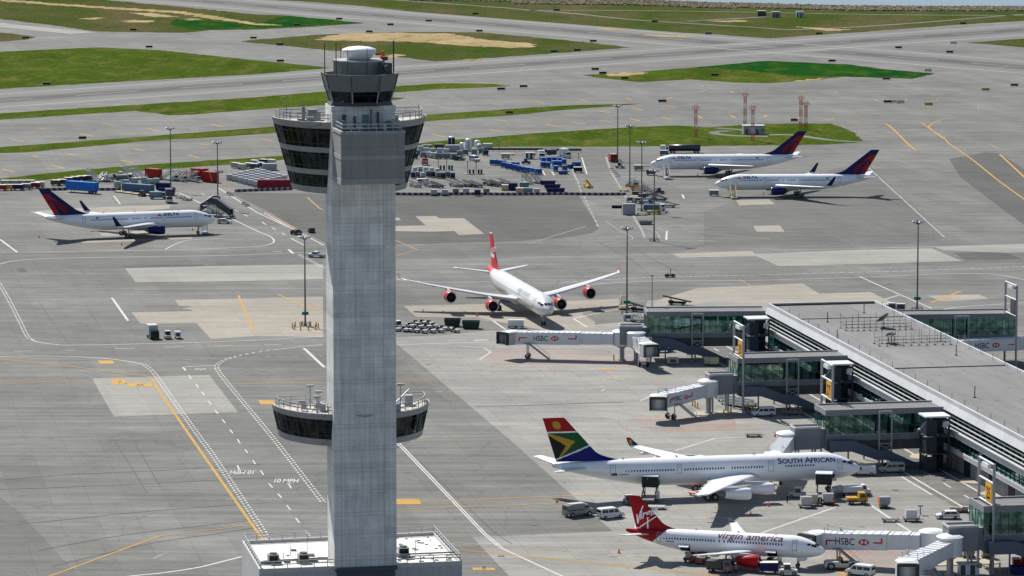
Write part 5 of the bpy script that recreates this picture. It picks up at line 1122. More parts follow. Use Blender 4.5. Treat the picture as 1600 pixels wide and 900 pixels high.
# ---- twin-jets with the dark blue tail and the scarlet wedge
L7, R7, H7, Z7 = 54.9, 2.52, 2.68, 4.95
def delta_fin(d, z, side):
    t = (z-7.4)/(15.9-7.4); le = 43.0+(53.9-43.0)*t; te = 43.0+8.8+(53.9+3.0-51.8)*t; u = (d-le)/(te-le)
    # scarlet wedge split by dark lines, on the rear half
    x, y = u, t
    if in_poly((x, y), [(.50, .80), (1.02, .80), (1.02, .45), (.66, .60), (.40, .52)]): return 1
    if in_poly((x, y), [(.37, .49), (.62, .55), (.60, .03), (.53, .03), (.30, .30)]): return 2
    if in_poly((x, y), [(.72, .53), (1.02, .38), (1.02, .03), (.80, .03)]): return 1
    return 0
def blue_belly(p): return 1 if (p.z < Z7-H7*.86 and -38 < p.x < -6) else 0
def spec767(side, nowl=False):
    tx = 9.4 if side > 0 else 17.7
    s_ = -1 if side > 0 else 1
    def q(u): return tx+u if side > 0 else tx-u
    tri = [(q(-1.9), 7.05), (q(-.35), 7.05), (q(-1.12), 7.62)]; tri2 = [(q(-1.78), 7.68-.55+.05), (q(-.48), 7.18), (q(-1.12), 8.35)]
    return dict(name='jet_airliner', L=L7, R=R7, Rh=H7, zc=Z7, Ln=8.4, Lt=19.5, fmats=[AIRWHITE, NAVY], fcls=blue_belly, cockpit=COCK, sides=(side,),
        win=[(8.6, 16.6, .58), (18.0, 21.5, .58), (23.3, 23.4, 1), (25.0, 27.5, .58), (29.0, 41.0, .58)], zwin=5.75, doors=[(6.6, 4.9, 1.0, 1.95), (16.9, 4.9, .8, 1.7), (42.4, 4.95, 1.0, 1.9)],
        texts=[('DELTA', q(0.3), 6.35, 1.5, TEXTNAVY, side, dict(bold=.055, space=1.12)), ('N1200', q(23.5) if side < 0 else 39.0, 6.15, .45, TEXTNAVY, side, {})] if False else [('DELTA', q(0.3), 6.35, 1.5, TEXTNAVY, side, dict(bold=.055, space=1.12))],
        marks=[([(q(-1.95), 6.3), (q(-.25), 6.3), (q(-1.1), 6.7)], LOGORED, side), ([(q(-1.75), 6.48), (q(-1.1), 6.78), (q(-1.1), 7.3)], LOGORED, side), ([(q(-.45), 6.48), (q(-1.1), 6.78), (q(-1.1), 7.3)], LOGORED, side), ([(38.2, 6.2), (39.2, 6.2), (39.2, 6.55), (38.2, 6.55)], TEXTNAVY, side)],
        wing=dict(ys=[(1.2, 18.4, 10.4), (7.6, 22.9, 6.6), (23.2, 34.5, 2.5)], z0=3.9, dih=4.2, flex=.0), canoes=((3.4, 4.0), (7.0, 3.6), (12.0, 3.2)),
        winglet=None if nowl else (3.6, 1.4, 3.6, .75, [NAVY, WINGWHITE], lambda x, z, h: 0 if z > .45 else 1), htail=dict(x=48.2, sw=6.2, y0=.7, span=9.3, z=6.3, c0=5.2, c1=1.9, dih=7),
        engines=[(7.9, 18.6, 1.38, 5.2, 1.75, NAVY, CHROME)], fin=dict(z0=7.4, z1=15.9, x0=43.0, x1=53.9, c0=8.8, c1=3.0, fil=3.2, cls=delta_fin, mats=[NAVY, DELRED, DELDARK]),
        gear=[(6.0, 0, .48, .35, 1, .15), (29.2, 4.65, .60, .5, 2, 0)], blades=((12, .5), (26, .5), (36, .4)), bellymat=AIRWHITE)
jets = {}
def place_jet(o, px, py, z, heading, label, group=None):
    """nose tip over the point that the pixel shows at height z"""
    o.location = (*G(px, py, z)[:2], 0.06); o.rotation_euler = (0, 0, radians(heading)); tag(o, label, 'airliner', group); return o
TIP7 = Z7-.22*H7
j1 = aircraft(spec767(-1)); place_jet(j1, 338, 343, TIP7, 18, 'white twin-jet with dark blue tail standing alone left of the tower', 'white twin-jets with dark blue tails')
j2 = aircraft(spec767(1)); place_jet(j2, 1116.5, 287.5, TIP7, 182.5, 'white twin-jet with dark blue tail, the nearer of the two at the upper right', 'white twin-jets with dark blue tails')
j3 = aircraft(spec767(1, True)); place_jet(j3, 1016, 256, TIP7, 184.0, 'white twin-jet with dark blue tail, the farther of the two, near the tanker truck', 'white twin-jets with dark blue tails')
# ---- long four-engined jet seen from the front
def va_fin(d, z, side): return 0
RV, ZV = 2.82, 5.35
L6 = 75.3
def va_f(p): return 1 if -p.x > 66.2-.55*(p.z-ZV) else 0
vtxt = text_tris('virgin', size=3.6, align='CENTER', shear=.25)
j4 = aircraft(dict(name='jet_airliner', M=72, NT=90, L=L6, R=RV, zc=ZV, Ln=8.6, Lt=22, fmats=[SILVER, VARED], fcls=va_f, cockpit=COCK, sides=(-1, 1),
    win=[(9, 62, 1.06)], zwin=6.05, winmat=TEXTGREY, doors=[(6.4, 5.2, 1.0, 2.0), (24, 5.2, 1.0, 2.0), (62.5, 5.3, 1.0, 2.0)],
    texts=[('virgin atlantic', 27.5, 6.5, 2.7, TEXTPALE, -1, {}), ('virgin atlantic', 10.5, 6.5, 2.7, TEXTPALE, 1, {})], marks=[([(7.6, 5.0), (8.6, 5.2), (8.2, 6.6), (7.4, 6.2)], ENGRED, -1)],
    wing=dict(ys=[(1.3, 25.5, 12.6), (9.6, 31.4, 8.0), (30.2, 46.2, 2.6)], z0=4.1, dih=5.0, flex=1.6), canoes=((5, 4.5), (10.5, 4.5), (16, 4), (22, 3.4)),
    winglet=(1.5, .9, 1.6, .9, [SILVER, VARED], lambda x, z, h: 1 if z > .7 else 0), htail=dict(x=66.0, sw=5.6, y0=.6, span=10.8, z=6.6, c0=5.6, c1=2.1, dih=6),
    engines=[(9.4, 25.6, 1.55, 5.6, 2.1, ENGRED, CHROME), (19.3, 33.2, 1.55, 5.6, 1.75, ENGRED, CHROME)], wmat=WINGGREY, hmat=WINGGREY,
    fin=dict(z0=8.0, z1=17.2, x0=62.2, x1=70.4, c0=9.0, c1=3.8, fil=2.6, cls=lambda d, z, s: (1 if (.30 < (z-8)/9.2 < .40 and d > 66.5) or z > 17.0 else 0), mats=[VARED, AIRWHITE], decals=[(vtxt, lambda u, q: (69.0-u*.9, 11.6+q*1.0+u*.28), AIRWHITE)]),
    gear=[(6.9, 0, .52, .4, 1, .1), (38.5, 5.3, .70, .5, 2, 0)], blades=((14, .5), (30, .5))))
place_jet(j4, 858, 486, ZV-.22*RV, -77.5, 'silver four-engined jet with red tail and red engines facing the camera')
# ---- big white jet with the flag tail
RA, ZA, LA = 2.82, 5.25, 63.7
def saa_fin_uv(d, z, z0, z1, x0, x1, c0, c1):
    t = (z-z0)/(z1-z0); le = x0+(x1-x0)*t; te = x0+c0+(x1+c1-x0-c0)*t; return (d-le)/(te-le), t
def flag_cls(X, t):
    """X runs forward from the trailing edge in fin chords, t up"""
    if t > .685: return 1 if hypot((X-.62+.0)*1.05, (t-.845)*1.55) > .135 or True and False else (6 if hypot((X-.60), (t-.845)*1.35) < .15 else 1)
    if t > .655: return 5
    if t > .05+.30*X+.0:
        pass
    if t < .035+.335*X: return 4
    if t < .065+.335*X: return 5
    return None
def saa_cls(d, z, side, F_=(7.9, 16.8, 53.3, 61.3, 9.6, 4.4)):
    z0, z1, x0, x1, c0, c1 = F_; t = (z-z0)/(z1-z0); te = x0+c0+(x1+c1-x0-c0)*t
    X = (te-d)/8.5                        # forward of the trailing edge
    if t > .685:
        return 6 if hypot((te-d-2.35), (z-(z0+.835*(z1-z0)))) < .83 else 1
    if t > .655: return 5
    f = .06+.335*X
    if t < f-.03: return 4
    if t < f: return 5
    # arrow: black triangle against the trailing edge, gold chevron, green field
    P0, P1, tip = (0.0, .64), (0.0, .08), (.40, .42)
    if in_poly((X, t), [(-.1, .60), (.02, .60), (.345, .36), (.06, .06), (-.1, .06)]): return 2
    if in_poly((X, t), [(-.1, .655), (.02, .655), (.60, .46), (.07, .055), (-.1, .03)]): return 6
    return 3
def saa_wl(x, z, h):
    t = z/h
    if t < .12: return 0
    if t > .72: return 1
    if t < .12+.18*max(0, 3.2-x)/1.5: return 4
    return 2 if x > 2.6 else (6 if x > 2.0 else 3)
j5 = aircraft(dict(name='jet_airliner', L=LA, R=RA, zc=ZA, Ln=8.4, Lt=22.5, fmats=[AIRWHITE, CHROME], fcls=lambda p: 1 if p.x < -LA+.35 else 0, cockpit=COCK, sides=(-1,),
    win=[(10.4, 16.6, .57), (21.0, 27.6, .57), (29.0, 37.0, .57), (39.3, 49.5, .57)], zwin=5.95, doors=[(4.4, 4.9, 1.0, 2.0), (18.8, 5.0, 1.1, 2.0), (37.8, 5.1, .9, 1.8), (51.2, 5.15, 1.1, 2.0)],
    texts=[('S', 17.92, 6.42, 1.95, TEXTNAVY, -1, dict(bold=.02)), ('OUTH', 17.0, 6.45, 1.5, TEXTNAVY, -1, dict(bold=.03)), ('A', 12.25, 6.42, 1.95, TEXTNAVY, -1, dict(bold=.02)), ('FRICAN', 11.05, 6.45, 1.5, TEXTNAVY, -1, dict(bold=.03)), ('ZS-SXB', 50.6, 5.1, .55, TEXTGREY, -1, {})][:4],
    marks=[([(52.0, 5.05), (50.9, 5.05), (50.9, 5.55), (52.0, 5.55)], TBLACK, -1), ([(50.6, 5.15), (48.6, 5.15), (48.6, 5.4), (50.6, 5.4)], TEXTGREY, -1)],
    wing=dict(ys=[(1.3, 20.6, 11.6), (9.4, 26.6, 7.6), (28.9, 38.8, 2.5)], z0=4.0, dih=4.2, flex=-.5), wl_sides=(1,), canoes=((5.0, 4.4), (9.8, 4.4), (14.5, 4.0), (19.5, 3.6), (24, 3.0)),
    winglet=(1.7, 1.1, 2.2, .9, [WINGWHITE, TRED, TBLACK, TGREEN, TBLUE, AIRWHITE, GOLD], saa_wl), htail=dict(x=56.2, sw=7.4, y0=.6, span=9.7, z=6.5, c0=5.6, c1=2.1, dih=6), wmat=WINGWHITE,
    engines=[(9.5, 20.6, 1.16, 5.2, 1.75, AIRWHITE, CHROME), (19.2, 27.8, 1.16, 5.2, 1.35, AIRWHITE, CHROME)],
    fin=dict(z0=7.9, z1=16.8, x0=53.3, x1=61.3, c0=9.6, c1=4.4, fil=3.6, cls=saa_cls, mats=[AIRWHITE, TRED, TBLACK, TGREEN, TBLUE, AIRWHITE, GOLD]),
    gear=[(6.7, 0, .52, .4, 1, .1), (32.4, 5.3, .68, .5, 2, 0), (32.9, .0, .6, .4, 1, 0)], blades=((22, .4), (38, .4), (49, .4)), extra=[cargo_door(5.9, 2.95, 2.7, 1.7, -1), cargo_door(42.4, 3.1, 2.8, 1.8, -1)]))
place_jet(j5, 1344, 731, ZA-.22*RA, 11.0, 'big white four-engined jet with red, green, gold and blue flag tail')
# ---- white single-aisle jet with red tail
RB, HB, ZB, LB = 1.98, 2.07, 3.85, 37.6
def va_cls(p):
    d = -p.x; return 1 if d > 31.9-1.15*(p.z-ZB) else 0
vt = text_tris('irgin', size=2.25, shear=.15, bold=.045)
def vstroke():
    b = MB()
    def st(pts, w_):
        for (x0, y0), (x1, y1) in zip(pts, pts[1:]):
            d = Vector((x1-x0, y1-y0)).normalized(); n_ = Vector((-d.y, d.x))*w_/2; b.face([(x0+n_.x, y0+n_.y, 0), (x1+n_.x, y1+n_.y, 0), (x1-n_.x, y1-n_.y, 0), (x0-n_.x, y0-n_.y, 0)])
    st([(-.75, 1.15), (-.52, -.75)], .30); st([(-.52, -.75), (-.05, 1.2), (.45, 2.35), (.66, 2.75)], .27); st([(-.1, -1.55), (2.2, -.40), (4.4, .65)], .24); st([(1.72, .1), (1.72, -2.1)], .28)
    return [(p[0], p[1]) for p in b.v], b.f
j6 = aircraft(dict(name='jet_airliner', M=96, NT=110, L=LB, R=RB, Rh=HB, zc=ZB, Ln=6.2, Lt=12.5, fmats=[AIRWHITE, TAILRED], fcls=va_cls, cockpit=COCK, sides=(-1,), winmat=mat('blue_tinted_window', (.03, .07, .20), .15),
    win=[(7.6, 18.0, .53), (18.4, 19.4, .9), (20.3, 30.0, .53)], zwin=4.45, doors=[(4.9, 3.45, .9, 1.9), (30.6, 3.55, .85, 1.8)],
    texts=[('virgin america', 20.0, 4.93, 2.12, TEXTRED, -1, dict(shear=.22, bold=.012, space=1.03))], marks=[([(29.6, 3.75), (28.0, 3.75), (28.0, 4.0), (29.6, 4.0)], TEXTGREY, -1)],
    wing=dict(ys=[(.9, 11.6, 7.0), (6.4, 15.0, 3.9), (16.7, 20.4, 1.6)], z0=2.75, dih=5.1, flex=.4), canoes=((3.5, 2.4), (8, 2.2), (12, 1.9)), fence=GREY, wmat=WINGWHITE, wmat2=WINGGREY,
    htail=dict(x=32.6, sw=3.5, y0=.5, span=6.2, z=4.75, c0=3.6, c1=1.5, dih=6), engines=[(5.75, 10.9, 1.17, 4.2, 1.35, ENGRED, CHROME)],
    fin=dict(z0=5.75, z1=11.76, x0=29.6, x1=35.1, c0=6.1, c1=2.1, fil=2.2, cls=lambda d, z, s: 0, mats=[TAILRED], decals=[(vt, lambda u, q: (35.0-u*.86, 7.35+q*.95+u*.34), AIRWHITE), (vstroke(), lambda u, q: (34.9-u*.86, 7.35+q*.92+u*.14), AIRWHITE)]),
    gear=[(5.1, 0, .40, .25, 1, .1), (17.8, 3.8, .58, .42, 1, 0)], blades=((9, .3), (16, .3), (24, .3)), extra=[cargo_door(8.6, 2.05, 1.9, 1.35, -1), cargo_door(25.0, 2.15, 1.9, 1.35, -1)]))
place_jet(j6, 1289.5, 861, ZB-.22*HB, -16.5, 'white single-aisle jet with dark red tail and one red engine in view')
# ------------------------------------------------------------------ jet bridges
HEXW = WHITE
def bank_sign(mb_list, x0, y, z, size, sgn, parent):
    """letters with serifs, a red and white hexagon and two red corner bars, on a wall at y facing sgn*y; x0 centre"""
    f = lambda u, v: (x0-sgn*u, y+sgn*.03, z+v)
    t = MB(); g_ = lambda u, v: f(u*.84-size*2.05, v*1.05-size*.37)
    text_on(t, g_, 'HSBC', size=size, space=1.04, bold=.012)
    # serif feet on H and B
    t.build('lettering', TEXTBLK, parent, fix=False)
    hx = x0-sgn*(size*1.05); r = size*.52
    F2 = lambda u, v: (hx-sgn*u, y+sgn*.035, z+v)
    a = MB(); q = r*.62
    a.face([F2(-r*1.15, 0), F2(-q, q), F2(-q, -q)]); a.face([F2(r*1.15, 0), F2(q, -q), F2(q, q)]); a.face([F2(-q, q), F2(q, q), F2(0, 0)]); a.face([F2(-q, -q), F2(0, 0), F2(q, -q)])
    a.build('hexagon_logo', LOGORED, parent, fix=False)
    return f
def jet_bridge(L, zr, zc_, cabturn, sign, short=False):
    r = thing('jet_bridge'); W_ = 1.55
    def z_at(x): return zr+(zc_-zr)*x/L
    b = MB(); b.cyl((0, 0, zr-.4), (0, 0, zr+3.1), 2.3, n=20); b.cyl((0, 0, zr+3.1), (0, 0, zr+3.4), 2.5, 1.9, n=20); b.build('rotunda', WHITE, r)
    b = MB(); b.cyl((0, 0, 0), (0, 0, zr-.4), .55, n=12); b.cyl((0, 0, zr-1.2), (0, 0, zr-.4), .6, 1.8, n=12); b.cyl((0, 0, 0), (0, 0, .4), .9, n=10); b.build('rotunda_column', LGREY, r)
    cuts = [(2.0, .34, 1.0), (.18*L, .62, 1.06), (.36*L, .93, 1.14)] if not short else [(2.0, .62, 1.0), (.45*L, .9, 1.1)]
    cuts[-1] = (cuts[-1][0], .93, cuts[-1][2])
    for i, (x0, fx, k) in enumerate(cuts):
        x1 = cuts[i+1][0]+.6 if i+1 < len(cuts) else L-2.2
        w_ = W_*k; h0 = 1.25*k
        b = MB(); za, zb = z_at(x0)+1.35, z_at(x1)+1.35
        v = [(x0, -w_, za-h0), (x0, w_, za-h0), (x0, w_, za+h0), (x0, -w_, za+h0), (x1, -w_, zb-h0), (x1, w_, zb-h0), (x1, w_, zb+h0), (x1, -w_, zb+h0)]
        b.add(v, [(0, 3, 2, 1), (4, 5, 6, 7), (0, 1, 5, 4), (1, 2, 6, 5), (2, 3, 7, 6), (3, 0, 4, 7)])
        n_ = max(2, int((x1-x0)/1.25))
        for j in range(n_+1):
            x = x0+(x1-x0)*j/n_; zz = za+(zb-za)*j/n_
            b.box(x-.07, x+.07, -w_-.04, w_+.04, zz+h0-.02, zz+h0+.10); b.box(x-.05, x+.05, -w_-.05, -w_+.02, zz-h0, zz+h0); b.box(x-.05, x+.05, w_-.02, w_+.05, zz-h0, zz+h0)
        for s_ in (-1, 1): b.add([(x0, s_*(w_+.05), za-h0-.15), (x1, s_*(w_+.05), zb-h0-.15), (x1, s_*(w_+.05), zb-h0+.15), (x0, s_*(w_+.05), za-h0+.15), (x0, s_*(w_-.1), za-h0-.15), (x1, s_*(w_-.1), zb-h0-.15), (x1, s_*(w_-.1), zb-h0+.15), (x0, s_*(w_-.1), za-h0+.15)], [(0, 1, 2, 3), (4, 7, 6, 5), (0, 4, 5, 1), (3, 2, 6, 7)])
        sec = b.build('tunnel_section', WHITE, r)
        if sign and i == len(cuts)-1:
            for sg in sign:
                xm = (x0+x1)/2; zz = (za+zb)/2; y = sg*(w_+.05); sz = min(1.75, (x1-x0)*.16)
                # a flat board so the lettering has a plane to sit on
                a = MB(); a.box(x0+.1, x1-.1, min(y, y+sg*.06), max(y, y+sg*.06), zz-h0+.2, zz+h0-.1); bd = a.build('sign_board', WHITE, sec)
                bank_sign(None, xm, y+sg*.07, zz, sz, sg, sec)
                a = MB(); Lq = (x1-x0)*.13; ed = .9
                for e, cx in ((1, x0+ed), (-1, x1-ed)):
                    up_ = 1 if e*sg > 0 else -1
                    a.box(min(cx, cx+e*Lq), max(cx, cx+e*Lq), min(y+sg*.07, y+sg*.10), max(y+sg*.07, y+sg*.10), zz-.12-.0*up_, zz+.14); a.box(cx-.15, cx+.15, min(y+sg*.065, y+sg*.095), max(y+sg*.065, y+sg*.095), zz if up_ > 0 else zz-.9, zz+.9 if up_ > 0 else zz)
                a.build('red_bar', LOGORED, sec)
    # cab at the outer end
    cab_ = thing('cab', (L-1.2, 0, z_at(L)), cabturn); cab_.parent = r
    b = MB(); b.cyl((0, 0, -.25), (0, 0, 2.75), 1.95, n=18); b.cyl((0, 0, 2.75), (0, 0, 2.95), 2.05, 1.7, n=18); b.build('cab_drum', WHITE, cab_)
    b = MB(); b.box(.2, 3.0, -1.9, -1.75, -.2, 2.7); b.box(.2, 3.0, 1.75, 1.9, -.2, 2.7); b.box(.2, 3.0, -1.9, 1.9, 2.7, 2.85); b.box(.2, 3.2, -1.9, 1.9, -.3, -.1); b.box(.6, .7, -1.7, 1.7, -.1, 2.7); b.build('cab_wall', OFFWHITE, cab_)
    b = MB()
    for (y0, y1, z0, z1) in ((-1.95, -1.6, -.2, 2.8), (1.6, 1.95, -.2, 2.8), (-1.6, 1.6, 2.35, 2.9)): b.box(2.95, 3.75, y0, y1, z0, z1)
    b.build('bellows', mat('bellows_dark', (.045, .048, .055), .8), cab_)
    b = MB(); b.box(.72, .75, .15, 1.1, .1, 2.1, 0); b.box(.76, .78, .35, .9, 1.0, 1.7, 1); b.box(.72, .75, -1.2, -.3, .9, 1.9, 0); b.build('cab_door', [LGREY, DARKWIN], cab_)
    dx = L-5.0; zb = z_at(dx)+1.35-1.45
    b = MB(); b.cyl((dx, -1.2, .9), (dx, -1.2, zb+2.8), .17); b.cyl((dx, 1.2, .9), (dx, 1.2, zb+2.8), .17); b.box(dx-.25, dx+.25, -1.9, 1.9, zb-.25, zb+.05); b.box(dx-.3, dx+.3, -1.3, 1.3, .6, 1.0); b.box(dx-.2, dx+.2, -2.0, -1.7, zb+2.4, zb+3.6); b.build('drive_column', WHITE, r)
    for y in (-1.0, 1.0):
        b = MB(); b.cyl((dx, y-.28, .62), (dx, y+.28, .62), .62, n=16); b.cyl((dx, y-.3, .62), (dx, y+.3, .62), .3, n=12, m=1); b.build('wheel', [BLACK, LGREY], r)
    b = MB(); s1 = (L-5.6, zb+.2); s0 = (L-5.6-zb*1.35, .2); yv = 2.5
    for yy in (yv-.55, yv+.55):
        b.side([(s1[0], s1[1]+.15), (s1[0], s1[1]-.2), (s0[0], s0[1]-.15), (s0[0], s0[1]+.15)], yy-.05, yy+.05, 0); b.bar((s1[0], yy, s1[1]+1.1), (s0[0], yy, s0[1]+1.1), .06, 1); b.bar((s0[0], yy, s0[1]), (s0[0], yy, s0[1]+1.1), .06, 1)
    for i in range(12): t = i/11; b.box(s0[0]+(s1[0]-s0[0])*t-.15, s0[0]+(s1[0]-s0[0])*t+.15, yv-.5, yv+.5, s0[1]+(s1[1]-s0[1])*t, s0[1]+(s1[1]-s0[1])*t+.05, 0)
    b.box(s1[0]-.1, s1[0]+1.2, 1.5, 3.05, s1[1]-.1, s1[1]+.05, 0); b.build('service_stair', [LGREY, WHITE], r)
    b = MB()
    for y in (-1.5, 1.5):
        b.bar((L-8, y, z_at(L-8)+2.85), (L-2.4, y, z_at(L-2.4)+3.7), .06); b.bar((L-5, y, z_at(L-5)+2.75), (L-5, y, z_at(L-5)+3.9), .06); b.bar((L-2.6, y, z_at(L)+2.75), (L-2.6, y, z_at(L)+4.1), .09)
    b.build('roof_rail', LGREY, r)
    return r
def bridge(rot, cabp, zr, zc_, turn, sign, label, short=False):
    R_ = Vector((*rot, 0)); P_ = Vector((*cabp, 0)); d = P_-R_; L = d.length; a = math.degrees(atan2(d.y, d.x))
    o = jet_bridge(L, zr, zc_, turn, sign, short); o.location = (rot[0], rot[1], .06); o.rotation_euler = (0, 0, radians(a))
    return tag(o, label, 'jet bridge', 'white jet bridges at the gates')
bridge((27.2, 972.5), (-1.0, 977.0), 4.2, 3.9, 50, (1,), 'white jet bridge stretching left from the farthest corridor, below the silver jet')
bridge((30.6, 969.5), (33.2, 957.0), 4.3, 3.6, 5, (), 'short white jet bridge pointing at the camera below the farthest corridor', True)
bridge((44.6, 890.5), (32.0, 879.5), 4.4, 3.0, 45, (-1, 1), 'white jet bridge with small bank sign in front of the second corridor')
bridge((57.6, 818.5), (53.0, 795.0), 4.4, 4.3, 12, (), 'white jet bridge half hidden behind the nose of the big white jet', True)
bridge((76.6, 712.0), (55.2, 718.2), 4.0, 3.0, 62, (1,), 'white jet bridge with big bank sign reaching the red tailed single-aisle jet')
bridge((79.2, 706.0), (69.3, 690.5), 4.2, 3.0, 32, (), 'white jet bridge in the lower right corner pointing at the camera', True)
bridge((134, 968.0), (106.5, 961.5), 4.0, 3.9, 0, (1,), 'white jet bridge with bank sign below the far right corridor')
# ------------------------------------------------------------------ vehicles and ramp gear; local x forward, on the ground at z=0
def wheel(r, x, y, rad, w_):
    b = MB(); b.cyl((x, y-w_/2, rad), (x, y+w_/2, rad), rad, n=14); b.cyl((x, y-w_/2-.01, rad), (x, y+w_/2+.01, rad), rad*.55, n=10, m=1); b.build('wheel', [BLACK, LGREY], r)
def wheels4(r, xf, xr, yw, rad=.36, w_=.26):
    for x in (xf, xr):
        for y in (-yw, yw): wheel(r, x, y, rad, w_)
def body_car(r, prof_, W_, paint, roofz, winpoly, front_glass, rear_glass=None, lights=True):
    b = MB(); b.side(prof_, -W_/2, W_/2); o = b.build('body', paint, r)
    bm = bmesh.new(); bm.from_mesh(o.data); bmesh.ops.bevel(bm, geom=list(bm.edges), offset=.06, segments=2, affect='EDGES'); bm.to_mesh(o.data); bm.free()
    for sg in (-1, 1):
        for poly in winpoly:
            y = sg*(W_/2+.012); b = MB(); b.side(poly, min(y, y-sg*.02), max(y, y-sg*.02)); b.build('side_window', DARKWIN, r)
    for nm, g_ in (('windscreen', front_glass), ('rear_window', rear_glass)):
        if g_:
            (x0, z0), (x1, z1) = g_; n_ = Vector((z1-z0, 0, -(x1-x0))).normalized(); n_ = n_ if (n_.x > 0) == (nm == 'windscreen') else -n_
            p = [Vector((x0, -W_/2+.14, z0)), Vector((x0, W_/2-.14, z0)), Vector((x1, W_/2-.2, z1)), Vector((x1, -W_/2+.2, z1))]
            b = MB(); b.add([q+n_*.015 for q in p], [(0, 1, 2, 3)]); b.build(nm, DARKWIN, r)
    xs_ = [p[0] for p in prof_]; xf, xr = max(xs_), min(xs_)
    for y in (-W_/2+.25, W_/2-.25):
        b = MB(); b.box(xf-.05, xf+.015, y-.16, y+.16, .62, .80); b.build('headlight', WHITE, r)
        b = MB(); b.box(xr-.015, xr+.05, y-.1, y+.1, .75, 1.0); b.build('tail_light', RED, r)
    b = MB(); b.box(xf-.04, xf+.08, -W_/2+.05, W_/2-.05, .32, .52); b.box(xr-.08, xr+.04, -W_/2+.05, W_/2-.05, .32, .52); b.build('bumper', DGREY, r)
def van(paint, windows=True):
    r = thing('van'); W_ = 1.95
    body_car(r, [(2.6, .35), (2.62, .95), (1.75, 1.22), (1.05, 2.0), (.8, 2.08), (-2.45, 2.08), (-2.6, 1.9), (-2.62, .35)], W_, paint, 2.08,
             [[(1.45, 1.22), (.95, 1.82), (.35, 1.82), (.35, 1.22)]]+([[(.2, 1.22), (.2, 1.82), (-.9, 1.82), (-.9, 1.22)], [(-1.05, 1.22), (-1.05, 1.82), (-2.35, 1.82), (-2.35, 1.22)]] if windows else []), ((1.72, 1.25), (1.1, 1.95)), ((-2.63, 1.3), (-2.6, 1.85)))
    wheels4(r, 1.65, -1.65, .9, .36); return r
def pickup(paint):
    r = thing('pickup_truck'); W_ = 1.95
    body_car(r, [(2.75, .45), (2.75, 1.05), (1.4, 1.15), (.95, 1.78), (-.4, 1.78), (-.6, 1.15), (-.62, .95), (-2.75, .95), (-2.75, .45)], W_, paint, 1.78, [[(1.15, 1.15), (.85, 1.65), (.3, 1.65), (.3, 1.15)], [(.2, 1.15), (.2, 1.65), (-.35, 1.65), (-.5, 1.15)]], ((1.38, 1.18), (.98, 1.74)), ((-.58, 1.2), (-.42, 1.72)))
    b = MB(); b.box(-2.75, -.65, -.97, -.87, .95, 1.12); b.box(-2.75, -.65, .87, .97, .95, 1.12); b.box(-2.75, -2.65, -.87, .87, .95, 1.12); b.build('bed_wall', paint, r)
    wheels4(r, 1.75, -1.7, .9, .4); return r
def suv(paint, stripe=None):
    r = thing('car'); W_ = 1.85
    body_car(r, [(2.25, .35), (2.3, .75), (1.35, 1.0), (.55, 1.55), (-1.6, 1.58), (-2.15, 1.1), (-2.2, .35)], W_, paint, 1.58, [[(1.0, 1.02), (.5, 1.45), (-.35, 1.47), (-.35, 1.02)], [(-.45, 1.02), (-.45, 1.47), (-1.5, 1.47), (-1.85, 1.05)]], ((1.3, 1.05), (.6, 1.5)), ((-2.12, 1.15), (-1.68, 1.52)))
    wheels4(r, 1.4, -1.4, .86, .34); return r
def box_truck(cabp, boxp, L=4.2, H=2.6, lift=0.0):
    r = thing('box_truck')
    b = MB(); b.side([(L/2+1.9, .5), (L/2+1.95, 1.3), (L/2+1.5, 2.3), (L/2+.2, 2.35), (L/2+.2, .5)], -1.1, 1.1); b.build('truck_cab', cabp, r)
    b = MB(); b.add([(L/2+1.93, -.95, 1.38), (L/2+1.93, .95, 1.38), (L/2+1.55, .9, 2.2), (L/2+1.55, -.9, 2.2)], [(0, 1, 2, 3)]); b.build('windscreen', DARKWIN, r)
    for sg in (-1, 1):
        b = MB(); b.side([(L/2+1.6, 1.4), (L/2+1.35, 2.1), (L/2+.5, 2.1), (L/2+.5, 1.4)], min(sg*1.1, sg*1.115), max(sg*1.1, sg*1.115)); b.build('side_window', DARKWIN, r)
    b = MB(); b.box(-L/2, L/2+1.9, -.9, .9, .45, .75); b.build('chassis', DGREY, r)
    b = MB(); b.box(-L/2, L/2, -1.2, 1.2, .85+lift, .85+lift+H, 0); b.box(-L/2-.03, -L/2, -1.05, 1.05, 1.0+lift, .7+lift+H, 1); b.build('cargo_box', [boxp, mat('shutter_grey', (.35, .36, .38), .5)], r)
    if lift:
        b = MB()
        for s_ in (-1, 1): b.bar((-L/2+.3, s_*.9, .8), (L/2-.3, s_*.9, .85+lift), .16); b.bar((L/2-.3, s_*.9, .8), (-L/2+.3, s_*.9, .85+lift), .16)
        b.build('scissor_lift', DGREY, r)
    wheels4(r, L/2+1.1, -L/2+.9, .95, .45, .3); return r
def fire_truck():
    r = thing('fire_truck'); b = MB(); b.box(-3.6, 1.8, -1.25, 1.25, .7, 2.6); b.build('body', MAROON, r); b = MB(); b.side([(1.8, .6), (3.6, .6), (3.7, 1.6), (3.3, 2.9), (1.8, 2.9)], -1.25, 1.25); b.build('truck_cab', RED, r)
    b = MB(); b.add([(3.69, -1.0, 1.7), (3.69, 1.0, 1.7), (3.36, 1.0, 2.7), (3.36, -1.0, 2.7)], [(0, 1, 2, 3)]); b.build('windscreen', DARKWIN, r); b = MB(); b.box(2.0, 3.2, -.9, .9, 2.9, 3.1); b.build('roof_hatch', WHITE, r)
    for i in range(2): b = MB(); b.bar((-3.4, -.5+i, 2.8), (1.4, -.5+i, 2.8), .2); b.build('ladder_rail', LGREY, r)
    for x in (2.6, -1.2, -2.8):
        for y in (-1.05, 1.05): wheel(r, x, y, .6, .4)
    return r
